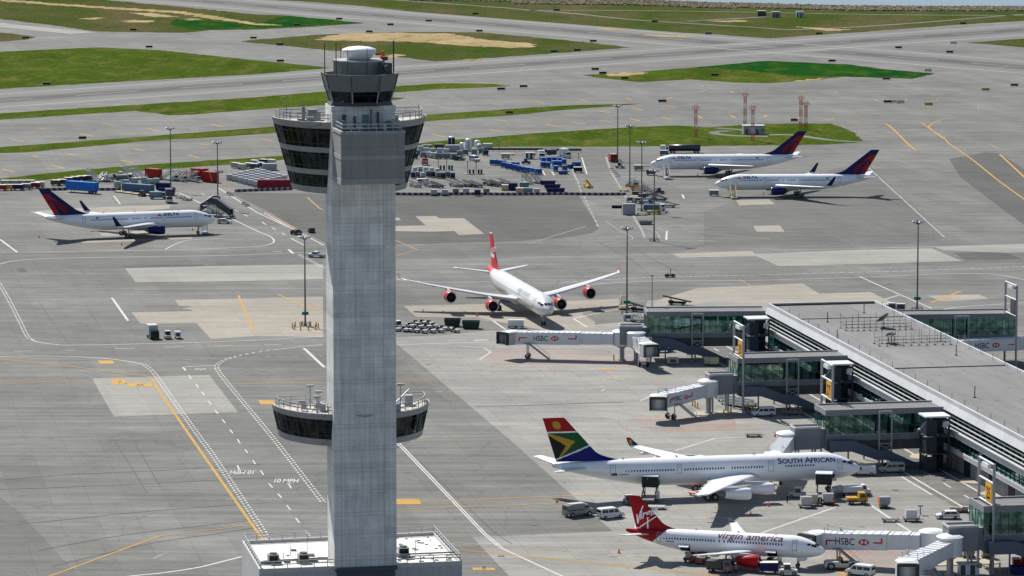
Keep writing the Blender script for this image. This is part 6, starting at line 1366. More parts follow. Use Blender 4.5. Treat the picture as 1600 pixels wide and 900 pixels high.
def tanker():
    r = thing('tanker_truck'); b = MB(); b.side([(6.0, .5), (8.0, .5), (8.1, 1.6), (7.8, 2.9), (6.0, 2.9)], -1.2, 1.2); b.build('truck_cab', WHITE, r)
    b = MB(); b.add([(8.09, -1, 1.7), (8.09, 1, 1.7), (7.85, 1, 2.7), (7.85, -1, 2.7)], [(0, 1, 2, 3)]); b.build('windscreen', DARKWIN, r)
    b = MB(); b.revolve([(-7.5, .2), (-7.4, 1.15), (4.6, 1.15), (4.7, .2)], 'x', (0, 0, 2.0), 20); b.build('tank', mat('tank_dark', (.05, .055, .07), .35, .3), r)
    b = MB(); b.box(-7.4, 7.4, -.6, .6, .6, .95); b.box(4.9, 5.7, -1.0, 1.0, .9, 2.3); b.build('chassis', DGREY, r)
    for x in (7.0, 3.8, 2.6, -5.2, -6.4):
        for y in (-1, 1): wheel(r, x, y, .5, .35)
    return r
def cart(roofp, sidep):
    """covered baggage cart with side curtains"""
    r = thing('baggage_cart'); b = MB(); b.box(-1.6, 1.6, -.8, .8, .45, .6); b.bar((1.6, 0, .5), (2.3, 0, .4), .1); b.build('deck', DGREY, r)
    b = MB(); b.box(-1.65, 1.65, -.85, .85, 1.95, 2.05); b.build('roof', roofp, r)
    b = MB(); b.box(-1.6, -1.52, -.8, .8, .6, 1.95); b.box(1.52, 1.6, -.8, .8, .6, 1.95); b.build('end_panel', sidep, r)
    b = MB(); b.box(-1.52, 1.52, -.78, -.74, .6, 1.95); b.box(-1.52, 1.52, .74, .78, .6, 1.95); b.build('curtain', sidep, r)
    wheels4(r, 1.1, -1.1, .65, .22, .16); return r
def blue_cart():
    r = thing('baggage_cart'); b = MB(); b.box(-1.5, 1.5, -.8, .8, .4, .55); b.bar((1.5, 0, .45), (2.1, 0, .35), .1); b.build('deck', DGREY, r)
    b = MB(); b.side([(-1.5, .55), (1.5, .55), (1.5, 1.75), (1.15, 2.05), (-1.15, 2.05), (-1.5, 1.75)], -.8, .8); b.build('cover', BLUE, r)
    b = MB(); b.box(-1.2, 1.2, -.83, .83, 2.05, 2.1); b.build('roof', mat('pale_blue_paint', (.10, .22, .48), .5), r)  # roof plate in a lighter blue than the cover
    wheels4(r, 1.0, -1.0, .65, .22, .16); return r
def uld_on_dolly(p):
    r = thing('container_dolly'); b = MB(); b.box(-1.15, 1.15, -.85, .85, .3, .48); b.bar((1.15, 0, .4), (1.8, 0, .3), .08); b.build('dolly_deck', DGREY, r)
    b = MB(); b.side([(-1.0, .5), (.75, .5), (1.1, .95), (1.1, 2.1), (-1.0, 2.1)], -.76, .76, 0); b.box(-1.03, -1.0, -.65, .65, .6, 2.0, 1); b.build('container', [p, mat('container_door', (.30, .31, .33), .5)], r)
    wheels4(r, .8, -.8, .6, .17, .14); return r
def uld(p, door=None):
    r = thing('air_cargo_container'); b = MB(); b.side([(-1.0, .02), (.75, .02), (1.15, .5), (1.15, 1.65), (-1.0, 1.65)], -.78, .78); b.build('shell', p, r)
    b = MB(); b.box(-1.03, -1.0, -.7, .7, .1, 1.55); b.build('door', door or OFFWHITE, r); b = MB(); b.box(-1.02, 1.17, -.8, .8, 1.6, 1.68); b.box(-1.02, .8, -.8, .8, 0, .06); b.build('edge_frame', LGREY, r)
    b = MB(); b.box(-.35, .5, -.80, -.78, .95, 1.15); b.build('side_label', TEXTGREY, r); return r
def dolly():
    r = thing('cargo_dolly'); b = MB(); b.box(-1.6, 1.6, -.85, .85, .38, .48); b.bar((1.6, 0, .4), (2.4, 0, .3), .09); b.build('deck', DGREY, r)
    b = MB()
    for x in (-1.55, 1.55):
        for y in (-.8, .8): b.bar((x, y, .48), (x, y, .9), .08)
        b.bar((x, -.8, .9), (x, .8, .9), .08)
    b.build('end_rail', GREY, r); wheels4(r, 1.1, -1.1, .65, .2, .16); return r
def flat_dolly(p):
    r = thing('flat_dolly'); b = MB(); b.box(-1.7, 1.7, -1.1, 1.1, .42, .58); b.bar((1.7, 0, .45), (2.5, 0, .3), .09); b.build('deck', p, r)
    b = MB()
    for i in range(7): b.cyl((-1.5+i*.5, -1.0, .62), (-1.5+i*.5, 1.0, .62), .06, n=6)
    b.build('roller', LGREY, r); wheels4(r, 1.2, -1.2, .8, .2, .18); return r
def tractor(p):
    r = thing('baggage_tractor'); b = MB(); b.side([(1.45, .3), (1.45, .85), (.5, .95), (.45, .6), (-.5, .6), (-.6, .9), (-1.4, .9), (-1.45, .3)], -.62, .62); b.build('body', p, r)
    b = MB(); b.box(-.5, -.1, -.5, .5, .6, .8); b.box(-.6, -.48, -.5, .5, .8, 1.25); b.build('seat', BLACK, r); b = MB(); b.bar((.45, .2, .9), (.2, .2, 1.15), .05); b.cyl((.2, .2, 1.13), (.17, .2, 1.17), .18, n=10); b.build('steering_wheel', BLACK, r)
    wheels4(r, .95, -.95, .6, .32, .24); return r
def cab_tractor(p, roofp):
    r = thing('baggage_tractor'); b = MB(); b.side([(1.7, .3), (1.7, .95), (.6, 1.05), (-1.6, 1.05), (-1.7, .3)], -.75, .75); b.build('body', p, r); b = MB(); b.side([(.6, 1.05), (.35, 1.95), (-.7, 1.95), (-.8, 1.05)], -.7, .7); b.build('cab_glass', DARKWIN, r)
    b = MB(); b.box(-.8, .5, -.75, .75, 1.95, 2.05); b.build('roof', roofp, r)
    for x, y in ((.5, -.68), (.5, .68), (-.75, -.68), (-.75, .68)): b = MB(); b.bar((x, y, 1.05), (x-(.15 if x > 0 else -.03), y, 1.97), .09); b.build('pillar', p, r)
    wheels4(r, 1.1, -1.1, .7, .36, .26); return r
def pushback():
    r = thing('pushback_tug'); b = MB(); b.side([(3.2, .55), (3.3, 1.2), (1.4, 1.5), (1.3, 1.3), (-.4, 1.3), (-.6, 1.55), (-3.0, 1.45), (-3.2, .9), (-3.1, .55)], -1.35, 1.35); b.build('body', OFFWHITE, r)
    b = MB(); b.box(.0, 1.2, -1.2, -.3, 1.3, 1.65); b.box(-.2, .0, -1.2, -.3, 1.3, 2.0); b.build('seat', BLACK, r); b = MB(); b.box(-3.25, -3.1, -1.1, 1.1, .8, 1.3); b.box(3.2, 3.36, -.3, .3, .7, 1.1); b.build('tow_plate', RED, r)
    for x in (2.0, -1.9):
        for y in (-1.15, 1.15): wheel(r, x, y, .72, .5)
    return r
def belt_loader(p, up=2.6, L=7.5):
    r = thing('belt_loader'); b = MB(); b.box(-2.4, 2.2, -1.0, 1.0, .4, .85); b.box(.9, 2.3, .35, 1.0, .85, 1.2); b.build('chassis', p, r)
    x0, x1, z0, z1 = -L/2, L/2, .75, up
    b = MB()
    for y in (-.55, .55): b.side([(x0, z0), (x1, z1), (x1, z1+.25), (x0, z0+.25)], y-.06, y+.06)
    b.build('conveyor_frame', p, r); b = MB(); b.add([(x0, -.48, z0+.2), (x0, .48, z0+.2), (x1, .48, z1+.2), (x1, -.48, z1+.2), (x0, -.48, z0+.08), (x0, .48, z0+.08), (x1, .48, z1+.08), (x1, -.48, z1+.08)], [(0, 1, 2, 3), (4, 7, 6, 5), (0, 4, 5, 1), (2, 6, 7, 3)]); b.build('belt', BLACK, r)
    b = MB(); b.bar((1.5, -.5, .8), (1.9, -.5, z0+(z1-z0)*.72), .12); b.bar((1.5, .5, .8), (1.9, .5, z0+(z1-z0)*.72), .12); b.build('lift_arm', DGREY, r)
    wheels4(r, 1.6, -1.7, .85, .36, .26); return r
def stairs_unit(p, h=3.6, canopy=False):
    r = thing('boarding_stairs'); n_ = 16; L = h*1.5
    b = MB()
    for y in (-.85, .85): b.side([(-L/2, .55), (L/2, h), (L/2+1.3, h), (L/2+1.3, h-.25), (L/2, h-.3), (-L/2, .2)], y-.06, y+.06)
    b.build('stringer', p, r)
    b = MB()
    for i in range(n_): t = i/(n_-1); b.box(-L/2+L*t-.15, -L/2+L*t+.15, -.8, .8, .45+(h-.45)*t-.05, .45+(h-.45)*t)
    b.box(L/2, L/2+1.3, -.8, .8, h-.06, h); b.build('tread', GREY, r)
    for y in (-.85, .85):
        b = MB(); b.bar((-L/2, y, 1.4), (L/2, y, h+1.0), .08); b.bar((L/2, y, h+1.0), (L/2+1.3, y, h+1.0), .08); b.bar((-L/2, y, .95), (L/2, y, h+.5), .05)
        for i in range(5): t = i/4; b.bar((-L/2+L*t, y, .5+(h-.5)*t), (-L/2+L*t, y, 1.4+(h-.4)*t), .06)
        b.build('handrail', p, r)
    b = MB(); b.bar((L/2-.3, -.8, .6), (L/2-.3, -.8, h-.3), .16); b.bar((L/2-.3, .8, .6), (L/2-.3, .8, h-.3), .16); b.bar((L/2-.3, -.8, .6), (0, -.8, h*.5), .1); b.bar((L/2-.3, .8, .6), (0, .8, h*.5), .1); b.build('support', p, r)
    if canopy:
        for y in (-.92, .92): b = MB(); b.side([(-L/2+.6, .9), (L/2, h+.1), (L/2+1.3, h+.1), (L/2+1.3, h+2.3), (L/2, h+2.3), (-L/2+.6, 2.9)], y-.03, y+.03); b.build('side_cover', p, r)
        b = MB(); b.add([(-L/2+.6, -.95, 2.95), (-L/2+.6, .95, 2.95), (L/2, .95, h+2.35), (L/2, -.95, h+2.35), (L/2+1.3, -.95, h+2.35), (L/2+1.3, .95, h+2.35)], [(0, 1, 2, 3), (3, 2, 5, 4)]); b.build('canopy_roof', GREY, r)
    b = MB(); b.box(-L/2-.3, L/2+.6, -1.0, 1.0, .35, .55); b.build('chassis', p, r); wheels4(r, L/2-.3, -L/2+.6, .9, .32, .22)
    return r
def stair_truck(p, h=3.8):
    r = stairs_unit(p, h); r.name = 'stair_truck'
    b = MB(); b.side([(h*.75+2.2, .4), (h*.75+2.3, 1.2), (h*.75+1.9, 1.9), (h*.75+.7, 1.9), (h*.75+.7, .4)], -.9, .9); b.build('truck_cab', p, r); b = MB(); b.add([(h*.75+2.29, -.8, 1.25), (h*.75+2.29, .8, 1.25), (h*.75+1.95, .75, 1.82), (h*.75+1.95, -.75, 1.82)], [(0, 1, 2, 3)]); b.build('windscreen', DARKWIN, r); return r
def freight_box(p, L=6.06, H=2.6, mark=None):
    r = thing('freight_container'); b = MB(); n_ = int(L/.55); W_ = 1.22
    pts = []
    for i in range(n_): x = -L/2+L*i/n_; d = L/n_; pts += [(x, 0), (x+d*.35, 0), (x+d*.5, .05), (x+d*.85, .05)]
    pts.append((L/2, 0))
    for sg in (-1, 1):
        top = [(x, sg*(W_-o), .15+H) for x, o in pts]; bot = [(x, sg*(W_-o), .15) for x, o in pts]
        for i in range(len(pts)-1): b.face([bot[i], bot[i+1], top[i+1], top[i]])
    b.box(-L/2, L/2, -W_+.06, W_-.06, .15, .15+H); b.box(-L/2-.05, L/2+.05, -W_-.03, W_+.03, H+.1, H+.22); b.box(-L/2-.05, L/2+.05, -W_-.03, W_+.03, .05, .2)
    for x in (-L/2, L/2):
        for y in (-W_, W_): b.box(x-.08, x+.08, y-.08, y+.08, .05, H+.2)
    b.build('corrugated_body', p, r)
    b = MB()
    for y in (-.6, .6): b.box(L/2+.01, L/2+.05, y-.55, y+.55, .25, H); b.bar((L/2+.09, y, .3), (L/2+.09, y, H), .06)
    b.build('door', p, r)
    if mark:
        b = MB()
        for sg in (-1, 1): b.face([(L*.10, sg*(W_+.012), H+.0), (L*.20, sg*(W_+.012), H+.0), (L*.42, sg*(W_+.012), .5), (L*.30, sg*(W_+.012), .4)])
        b.build('painted_flash', mark, r, fix=False)
    return r
def trailer(p):
    r = freight_box(p, 12.6, 2.7); r.name = 'trailer'
    for ch in r.children: ch.location.z += .95
    b = MB(); b.box(-6.2, 6.2, -.9, .9, .75, 1.0); b.build('chassis', DGREY, r)
    for x in (5.2, 4.0):
        for y in (-1, 1): wheel(r, x, y, .48, .35)
    b = MB(); b.bar((-4.2, -.8, .1), (-4.2, -.8, .9), .15); b.bar((-4.2, .8, .1), (-4.2, .8, .9), .15); b.build('landing_leg', GREY, r); return r
def bin_open(p, L=5.4, H=1.7):
    r = thing('waste_container'); b = MB(); b.side([(-L/2+.3, .1), (L/2-.3, .1), (L/2, H), (-L/2, H)], -1.15, -1.05); b.side([(-L/2+.3, .1), (L/2-.3, .1), (L/2, H), (-L/2, H)], 1.05, 1.15); b.box(-L/2+.3, L/2-.3, -1.05, 1.05, .1, .2)
    b.add([(-L/2+.3, -1.05, .1), (-L/2+.3, 1.05, .1), (-L/2, 1.05, H), (-L/2, -1.05, H)], [(0, 1, 2, 3)]); b.add([(L/2-.3, -1.05, .1), (L/2-.3, 1.05, .1), (L/2, 1.05, H), (L/2, -1.05, H)], [(0, 1, 2, 3)]); b.build('bin_body', p, r)
    b = MB(); b.box(-L/2-.08, L/2+.08, -1.25, -1.05, H, H+.12); b.box(-L/2-.08, L/2+.08, 1.05, 1.25, H, H+.12); b.build('rim', p, r)
    b = MB()
    for x in (-L*.3, 0, L*.3): b.box(x-.08, x+.08, -1.25, -1.15, .15, H)
    b.build('rib', p, r); b = MB(); b.box(-L/2+.1, L/2-.1, -1.05, 1.05, H*.55, H*.62); b.build('load', BLACK, r); return r
def gpu(p):
    r = thing('ground_power_unit'); b = MB(); b.box(-1.4, 1.2, -.75, .75, .5, 1.75, 0); b.box(-1.42, 1.22, -.77, .77, 1.75, 1.82, 1); b.build('housing', [p, LGREY], r); b = MB(); b.box(-.9, .6, -.77, -.75, .7, 1.5); b.box(1.2, 1.22, -.5, .5, .7, 1.5); b.build('grille', DGREY, r)
    b = MB(); b.bar((1.2, 0, .5), (2.3, 0, .35), .1); b.build('tow_bar', DGREY, r); wheels4(r, .8, -.9, .6, .28, .2); return r
def cone():
    r = thing('traffic_cone'); b = MB(); b.cyl((0, 0, .05), (0, 0, .95), .24, .05, 10); b.build('cone_body', ORANGE, r); b = MB(); b.box(-.32, .32, -.32, .32, 0, .06); b.build('base', ORANGE, r); b = MB(); b.cyl((0, 0, .5), (0, 0, .68), .155, .115, 10); b.build('reflective_sleeve', WHITE, r); return r
def bollard(h=1.15):
    r = thing('bollard'); b = MB(); b.cyl((0, 0, 0), (0, 0, h), .17, n=10); b.cyl((0, 0, h), (0, 0, h+.08), .17, .08, n=10); b.build('post', YELLOW, r); b = MB(); b.cyl((0, 0, 0), (0, 0, .1), .28, n=10); b.build('foot', CONC, r); return r
def barrier(a_, b_):
    r = thing('barricade'); p = [(-.32, 0), (.32, 0), (.28, .25), (.12, .42), (.10, .9), (-.10, .9), (-.12, .42), (-.28, .25)]
    for i in range(2):
        b = MB(); x0 = -1.0+i*1.0; b.loft([[(x0, y, z) for y, z in p], [(x0+.99, y, z) for y, z in p]], smooth=False); b.build('segment', (a_, b_)[i], r)
    b = MB(); b.cyl((0, 0, .9), (0, 0, 1.08), .09, n=8); b.build('lamp', ORANGE, r); return r
def pallet_stack():
    r = thing('pallet_stack')
    for i in range(3): b = MB(); b.box(-1.6, 1.6, -1.1, 1.1, .02+i*.16, .14+i*.16); b.build('pallet', TAN if i != 1 else OFFWHITE, r)
    return r
def person(vest, dirn=0):
    r = thing('person'); me = bpy.data.meshes.new('body'); V = [(0, 0, .98), (0, 0, 1.2), (0, 0, 1.42), (0, 0, 1.52), (.02, 0, 1.66), (.02, 0, 1.78), (0, .10, .92), (.03, .11, .5), (-.02, .12, .08), (.14, .13, .04), (0, -.10, .92), (-.03, -.11, .5), (-.06, -.12, .08), (.1, -.13, .04),
        (0, .2, 1.42), (.03, .26, 1.15), (.12, .25, .92), (0, -.2, 1.42), (.03, -.26, 1.15), (.12, -.25, .92)]
    E_ = [(0, 1), (1, 2), (2, 3), (3, 4), (4, 5), (0, 6), (6, 7), (7, 8), (8, 9), (0, 10), (10, 11), (11, 12), (12, 13), (2, 14), (14, 15), (15, 16), (2, 17), (17, 18), (18, 19)]
    me.from_pydata(V, E_, []); o = bpy.data.objects.new('body', me); col.objects.link(o); o.parent = r
    sk = o.modifiers.new('skin', 'SKIN'); rad = [.15, .15, .16, .07, .10, .085, .10, .075, .055, .05, .10, .075, .055, .05, .08, .055, .04, .08, .055, .04]
    for i, q in enumerate(rad): me.skin_vertices[0].data[i].radius = (q, q)
    me.skin_vertices[0].data[0].use_root = True
    ss = o.modifiers.new('sub', 'SUBSURF'); ss.levels = 1; ss.render_levels = 1
    dg = bpy.context.evaluated_depsgraph_get(); nm = bpy.data.meshes.new_from_object(o.evaluated_get(dg)); o.modifiers.clear(); o.data = nm; nm.materials.append(CLOTH); nm.materials.append(vest); nm.materials.append(SKIN)
    for p in nm.polygons:
        z = p.center.z; p.use_smooth = True
        p.material_index = 2 if z > 1.50 or (abs(p.center.y) > .2 and z < .98) else (1 if .98 < z else 0)
    b = MB(); b.revolve([(1.70, .115), (1.80, .115), (1.86, .07), (1.875, .01)], 'z', (0, 0, 0), 12); b.build('hair', BLACK, r)
    return r
def mast(h, boards=True):
    r = thing('light_mast'); b = MB(); b.cyl((0, 0, 0), (0, 0, h-.3), .26, .15, 10); b.cyl((0, 0, 0), (0, 0, .7), .55, .4, 10); b.build('pole', mat('mast_steel', (.14, .14, .13), .5, .4), r)
    b = MB(); b.cyl((0, 0, h-.9), (0, 0, h-.5), .6, n=12); b.bar((-1.5, 0, h-.3), (1.5, 0, h-.3), .12); b.bar((0, -1.5, h-.3), (0, 1.5, h-.3), .12); b.build('lamp_ring', DGREY, r)
    for i in range(8):
        t = i*pi/4; b = MB(); x, y = 1.35*cos(t), 1.35*sin(t); b.cyl((x*.9, y*.9, h-.15), (x*1.15, y*1.15, h-.42), .22, .36, 8); b.build('lamp_head', LGREY, r)
    if boards: 
        b = MB(); b.box(-.85, .85, -.35, .35, 2.9, 3.7); b.build('sign_box', SIGNGREEN, r)
    b = MB()
    for k in range(8): t = k*pi/4; b.bar((1.5*cos(t), 1.5*sin(t), .0), (1.5*cos(t), 1.5*sin(t), .9), .14)
    for k in range(8): t, t2 = k*pi/4, (k+1)*pi/4; b.bar((1.5*cos(t), 1.5*sin(t), .8), (1.5*cos(t2), 1.5*sin(t2), .8), .12)
    b.build('guard_rail', GREY, r); return r
def lattice(h):
    r = thing('lattice_tower'); b = MB(); w_ = .9; n_ = int(h/1.0); cols = []
    for i in range(n_):
        z0, z1 = i*h/n_, (i+1)*h/n_; m_ = 0 if int(z0/2.4) % 2 == 0 or z0 > h-2.2 else 1
        for (x, y) in ((w_/2, w_/2), (-w_/2, w_/2), (-w_/2, -w_/2), (w_/2, -w_/2)): b.bar((x, y, z0), (x, y, z1), .11, m_)
        for (xa, ya), (xb, yb) in (((.5, .5), (-.5, .5)), ((-.5, .5), (-.5, -.5)), ((-.5, -.5), (.5, -.5)), ((.5, -.5), (.5, .5))): b.bar((xa*w_, ya*w_, z0), (xb*w_, yb*w_, z1), .07, m_); b.bar((xb*w_, yb*w_, z1), (xa*w_, ya*w_, z1), .06, m_)
    b.build('lattice', [mat('tower_red', (.42, .06, .035), .5), OFFWHITE], r)
    b = MB(); b.box(-1.1, 1.1, -1.1, 1.1, h, h+.12)
    for (x, y) in ((1, 1), (-1, 1), (-1, -1), (1, -1)): b.bar((x, y, h), (x, y, h+1.1), .1)
    for z in (.6, 1.1):
        for (xa, ya), (xb, yb) in (((1, 1), (-1, 1)), ((-1, 1), (-1, -1)), ((-1, -1), (1, -1)), ((1, -1), (1, 1))): b.bar((xa, ya, h+z), (xb, yb, h+z), .09)
    b.build('platform', MATS['tower_red'], r); b = MB(); b.cyl((.8, .8, h), (.8, .8, h+2.6), .05, n=5); b.cyl((-.8, -.5, h), (-.8, -.5, h+2.0), .05, n=5); b.build('antenna', GREY, r); return r
def taxi_sign(p, w_=2.4):
    r = thing('taxiway_sign'); b = MB(); b.box(-w_/2, w_/2, -.16, .16, .25, 1.25); b.build('sign_box', p, r); b = MB(); b.box(-w_/2, w_/2, -.2, .2, 1.25, 1.32); b.build('sign_top', LGREY, r)
    for x in (-w_*.35, w_*.35): b = MB(); b.box(x-.06, x+.06, -.08, .08, 0, .25); b.build('leg', DGREY, r)
    return r
def tank_v(p, top, rr, h):
    r = thing('storage_tank'); b = MB(); b.revolve([(.0, rr), (h, rr)], 'z', (0, 0, 0), 20, caps=False); b.build('shell', p, r); b = MB(); b.revolve([(h, rr), (h+rr*.35, rr*.75), (h+rr*.5, .05)], 'z', (0, 0, 0), 20); b.build('dome', top, r); b = MB(); b.box(-.2, .2, -rr-.35, -rr, 0, h); b.build('ladder', LGREY, r); return r
def fuel_island():
    r = thing('fuel_island'); b = MB(); b.box(-3.6, 3.6, -.9, .9, 0, .2); b.build('plinth', CONC, r)
    for x in (-1.6, -.3, 1.6, 2.6): b = MB(); b.box(x-.35, x+.35, -.3, .3, .2, 1.7); b.build('pump', GREEN, r)
    for x, h in ((-2.4, 4.6), (.7, 4.2)): b = MB(); b.cyl((x, 0, .2), (x, 0, h), .12, n=8); b.box(x-.5, x+.5, -.2, .2, h-.1, h+.1); b.build('lamp_post', DGREY, r)
    return r
def low_fence(L):
    r = thing('steel_fence'); b = MB()
    for i in range(int(L/2)+1): b.bar((-L/2+i*2, 0, 0), (-L/2+i*2, 0, 1.1), .1)
    b.build('post', DGREY, r) ; b = MB(); b.box(-L/2, L/2, -.05, .05, .35, 1.15); b.build('panel', mat('fence_dark', (.06, .062, .065), .7), r); return r
def hut(p, L=8, Wd=5, H=3.2):
    r = thing('equipment_hut'); b = MB(); b.box(-L/2, L/2, -Wd/2, Wd/2, 0, H); b.build('wall', p, r); b = MB(); b.box(-L/2-.2, L/2+.2, -Wd/2-.2, Wd/2+.2, H, H+.25); b.build('roof', OFFWHITE, r)
    for x in (-L*.35, L*.15): b = MB(); b.box(x-.45, x+.45, -Wd/2-.05, -Wd/2, .05, 2.1); b.build('door', DGREY, r)
    b = MB(); b.box(L/2, L/2+.5, -.8, .4, 1.2, 2.0); b.box(L*.35, L*.45, -Wd/2-.4, -Wd/2, 1.4, 2.1); b.build('air_unit', GREY, r); return r
def lav_truck(p):
    r = thing('service_truck'); b = MB(); b.side([(1.6, .5), (3.4, .5), (3.45, 1.2), (2.7, 1.35), (2.4, 2.2), (1.6, 2.2)], -1.0, 1.0); b.build('truck_cab', p, r); b = MB(); b.box(-2.4, 1.5, -1.0, 1.0, .8, 1.9); b.build('tank_box', p, r); b = MB(); b.cyl((-4.2, 0, 1.2), (-2.4, 0, 1.4), .8, .9, 14); b.build('hopper', OFFWHITE, r)
    b = MB(); b.add([(2.72, -.9, 1.4), (2.72, .9, 1.4), (2.44, .85, 2.12), (2.44, -.85, 2.12)], [(0, 1, 2, 3)]); b.build('windscreen', DARKWIN, r)
    for sg in (-1, 1): b = MB(); b.side([(2.5, 1.4), (2.3, 2.05), (1.75, 2.05), (1.75, 1.4)], min(sg*1.0, sg*1.015), max(sg*1.0, sg*1.015)); b.build('side_window', DARKWIN, r)
    b = MB(); b.box(-3.4, 3.2, -.7, .7, .45, .75); b.build('chassis', DGREY, r); wheels4(r, 2.5, -1.7, .85, .42, .3); return r
def loader(h=4.6):
    """high lift cargo loader with its dark bridge raised to the hold"""
    r = thing('cargo_loader'); b = MB(); b.box(-3.6, 3.2, -1.6, 1.6, .4, .95); b.build('chassis', DGREY, r)
    b = MB(); b.box(1.0, 4.0, -1.6, 1.6, h-1.75, h-1.5); b.box(1.0, 4.0, -1.6, -1.48, h-1.5, h+.4); b.box(1.0, 4.0, 1.48, 1.6, h-1.5, h+.4); b.box(1.0, 1.1, -1.5, 1.5, h-1.5, h+.35); b.build('bridge', mat('loader_dark', (.025, .028, .032), .6), r)
    b = MB(); b.box(.9, 4.1, -1.7, 1.7, h+.4, h+.55); b.build('canopy', WHITE, r)
    b = MB()
    for s_ in (-1.3, 1.3): b.bar((-2.8, s_, .9), (2.8, s_, h-1.7), .2); b.bar((2.8, s_, .9), (0.9, s_, h-1.7), .2); b.bar((3.6, s_, .9), (3.6, s_, h-1.7), .16); b.bar((-.2, s_, .9), (-.2, s_, h*.5), .16)
    b.build('scissor_leg', GREY, r); b = MB(); b.box(-3.8, .4, -1.4, 1.4, 1.0, 1.2); b.build('platform', GREY, r); b = MB(); b.box(-1.2, -.4, -2.2, -1.6, .9, 2.4); b.build('driver_cab', OFFWHITE, r)
    for x in (2.2, -2.6):
        for y in (-1.4, 1.4): wheel(r, x, y, .42, .35)
    return r
def armoured():
    r = thing('armoured_truck'); body_car(r, [(3.0, .6), (3.05, 1.35), (2.2, 1.5), (1.8, 2.35), (-2.9, 2.4), (-3.0, .6)], 2.3, mat('armoured_grey', (.26, .26, .25), .5), 2.4, [[(1.95, 1.5), (1.65, 2.1), (.9, 2.1), (.9, 1.5)]], ((2.18, 1.55), (1.85, 2.28)), ((-3.0, 1.5), (-2.93, 2.1)))
    for sg in (-1, 1): b = MB(); y = sg*1.165; b.box(-2.9, 1.0, min(y, y-.01), max(y, y-.01), 1.35, 1.5); b.build('side_stripe', NAVY, r)
    b = MB(); b.box(-2.2, 1.2, -.8, .8, 2.4, 2.6); b.build('roof_rack', OFFWHITE, r); wheels4(r, 2.0, -1.9, 1.05, .5, .35); return r
def box_pile(n_, seed):
    r = thing('cardboard_load'); b = MB(); b.box(-1.8, 1.8, -1.0, 1.0, .3, .42); b.build('dolly_deck', DGREY, r); rs = random.Random(seed)
    for i in range(n_): b = MB(); x = -1.5+3.0*i/(n_-1); q = rs.uniform(.22, .34); y = rs.uniform(-.5, .5); b.box(x-q, x+q, y-q, y+q, .42, .42+q*2.2); b.build('carton', TAN, r)
    wheels4(r, 1.3, -1.3, .75, .17, .15); return r
def light_pole(h, lamp=True):
    r = thing('lamp_pole'); b = MB(); b.cyl((0, 0, 0), (0, 0, h), .14, .1, 8); b.build('pole', GREY, r); b = MB(); b.box(-.5, .5, -.25, .25, h, h+.35); b.build('lamp', LGREY, r); return r
def ac_cart():
    r = thing('air_start_unit'); b = MB(); b.box(-1.2, 1.2, -.9, .9, .45, 2.1); b.build('housing', OFFWHITE, r); b = MB(); b.box(-1.0, 1.0, -.92, -.9, .7, 1.8); b.build('grille', DGREY, r); wheels4(r, .8, -.8, .75, .25, .2); return r
BARW = mat('barrier_pale', (.34, .31, .32), .6, var=.2); BARD = mat('barrier_dark', (.045, .04, .06), .6, var=.2)
# ------------------------------------------------------------------ masts, lattice towers, signs, far huts
for (bx, by, h, lab, brd) in ((267, 297, 22.0, 'tall light mast among the blue and red containers at the left', False), (340.5, 324, 22.2, 'tall light mast beside the dark boarding stairs left of the tower', True), (477, 509, 23.8, 'tall light mast with yellow guard just left of the tower', True),
        (965, 253, 21.4, 'farthest of four light masts in line, beside the red truck', False), (984, 292, 21.9, 'light mast in the yellow equipment heap, second of four in line', False), (1002.5, 330, 23.3, 'light mast rising behind the grey equipment, third of the four in a line', False),
        (1022, 377, 22.4, 'light mast with railed foot nearest the camera of the four in a line', False), (979.5, 491, 23.6, 'tall light mast with green box between silver jet and glazed corridor', True), (1433, 485, 24.4, 'tall light mast with green box beyond the concourse roof', True)):
    put(mast, (h, brd), bx, by, 8, lab, 'light mast', 'tall light masts on the apron')
for (bx, by, h, lab) in ((1087, 214, 11.3, 'red and white lattice tower standing alone left of the others on the grass'), (1164, 200, 13.0, 'tallest red and white lattice tower, behind the left end of the hut'), (1176, 220, 12.6, 'red and white lattice tower in front of the grey hut'), (1251, 202, 12.2, 'red and white lattice tower, left of the close pair above the blue tail'), (1259, 203, 10.2, 'red and white lattice tower, shorter one of the close pair')):
    put(lattice, (h,), bx, by, 20, lab, 'lattice tower', 'red and white lattice towers')
put(hut, (LGREY, 8.6, 5.0, 3.3), 1177, 209, 4, 'small grey equipment hut among the lattice towers', 'hut')
put(hut, (mat('dark_hut', (.07, .08, .09), .6), 5, 4, 3.0), 1190, 25, 0, 'dark equipment hut far off on the grass by the shore', 'hut'); put(hut, (mat('grey_hut', (.22, .23, .26), .6), 4.5, 4, 3.2), 1212, 27, 0, 'grey equipment hut between dark and pale blue huts by the shore', 'hut'); put(hut, (mat('pale_blue_hut', (.42, .50, .58), .5), 4.2, 3.6, 3.2), 1249.5, 26.5, 0, 'pale blue equipment hut, rightmost of the far huts', 'hut')
SK = mat('sign_black', (.02, .02, .022), .5); SY = mat('sign_amber', (.42, .28, .05), .5); SR = mat('sign_dark_red', (.16, .035, .03), .5)
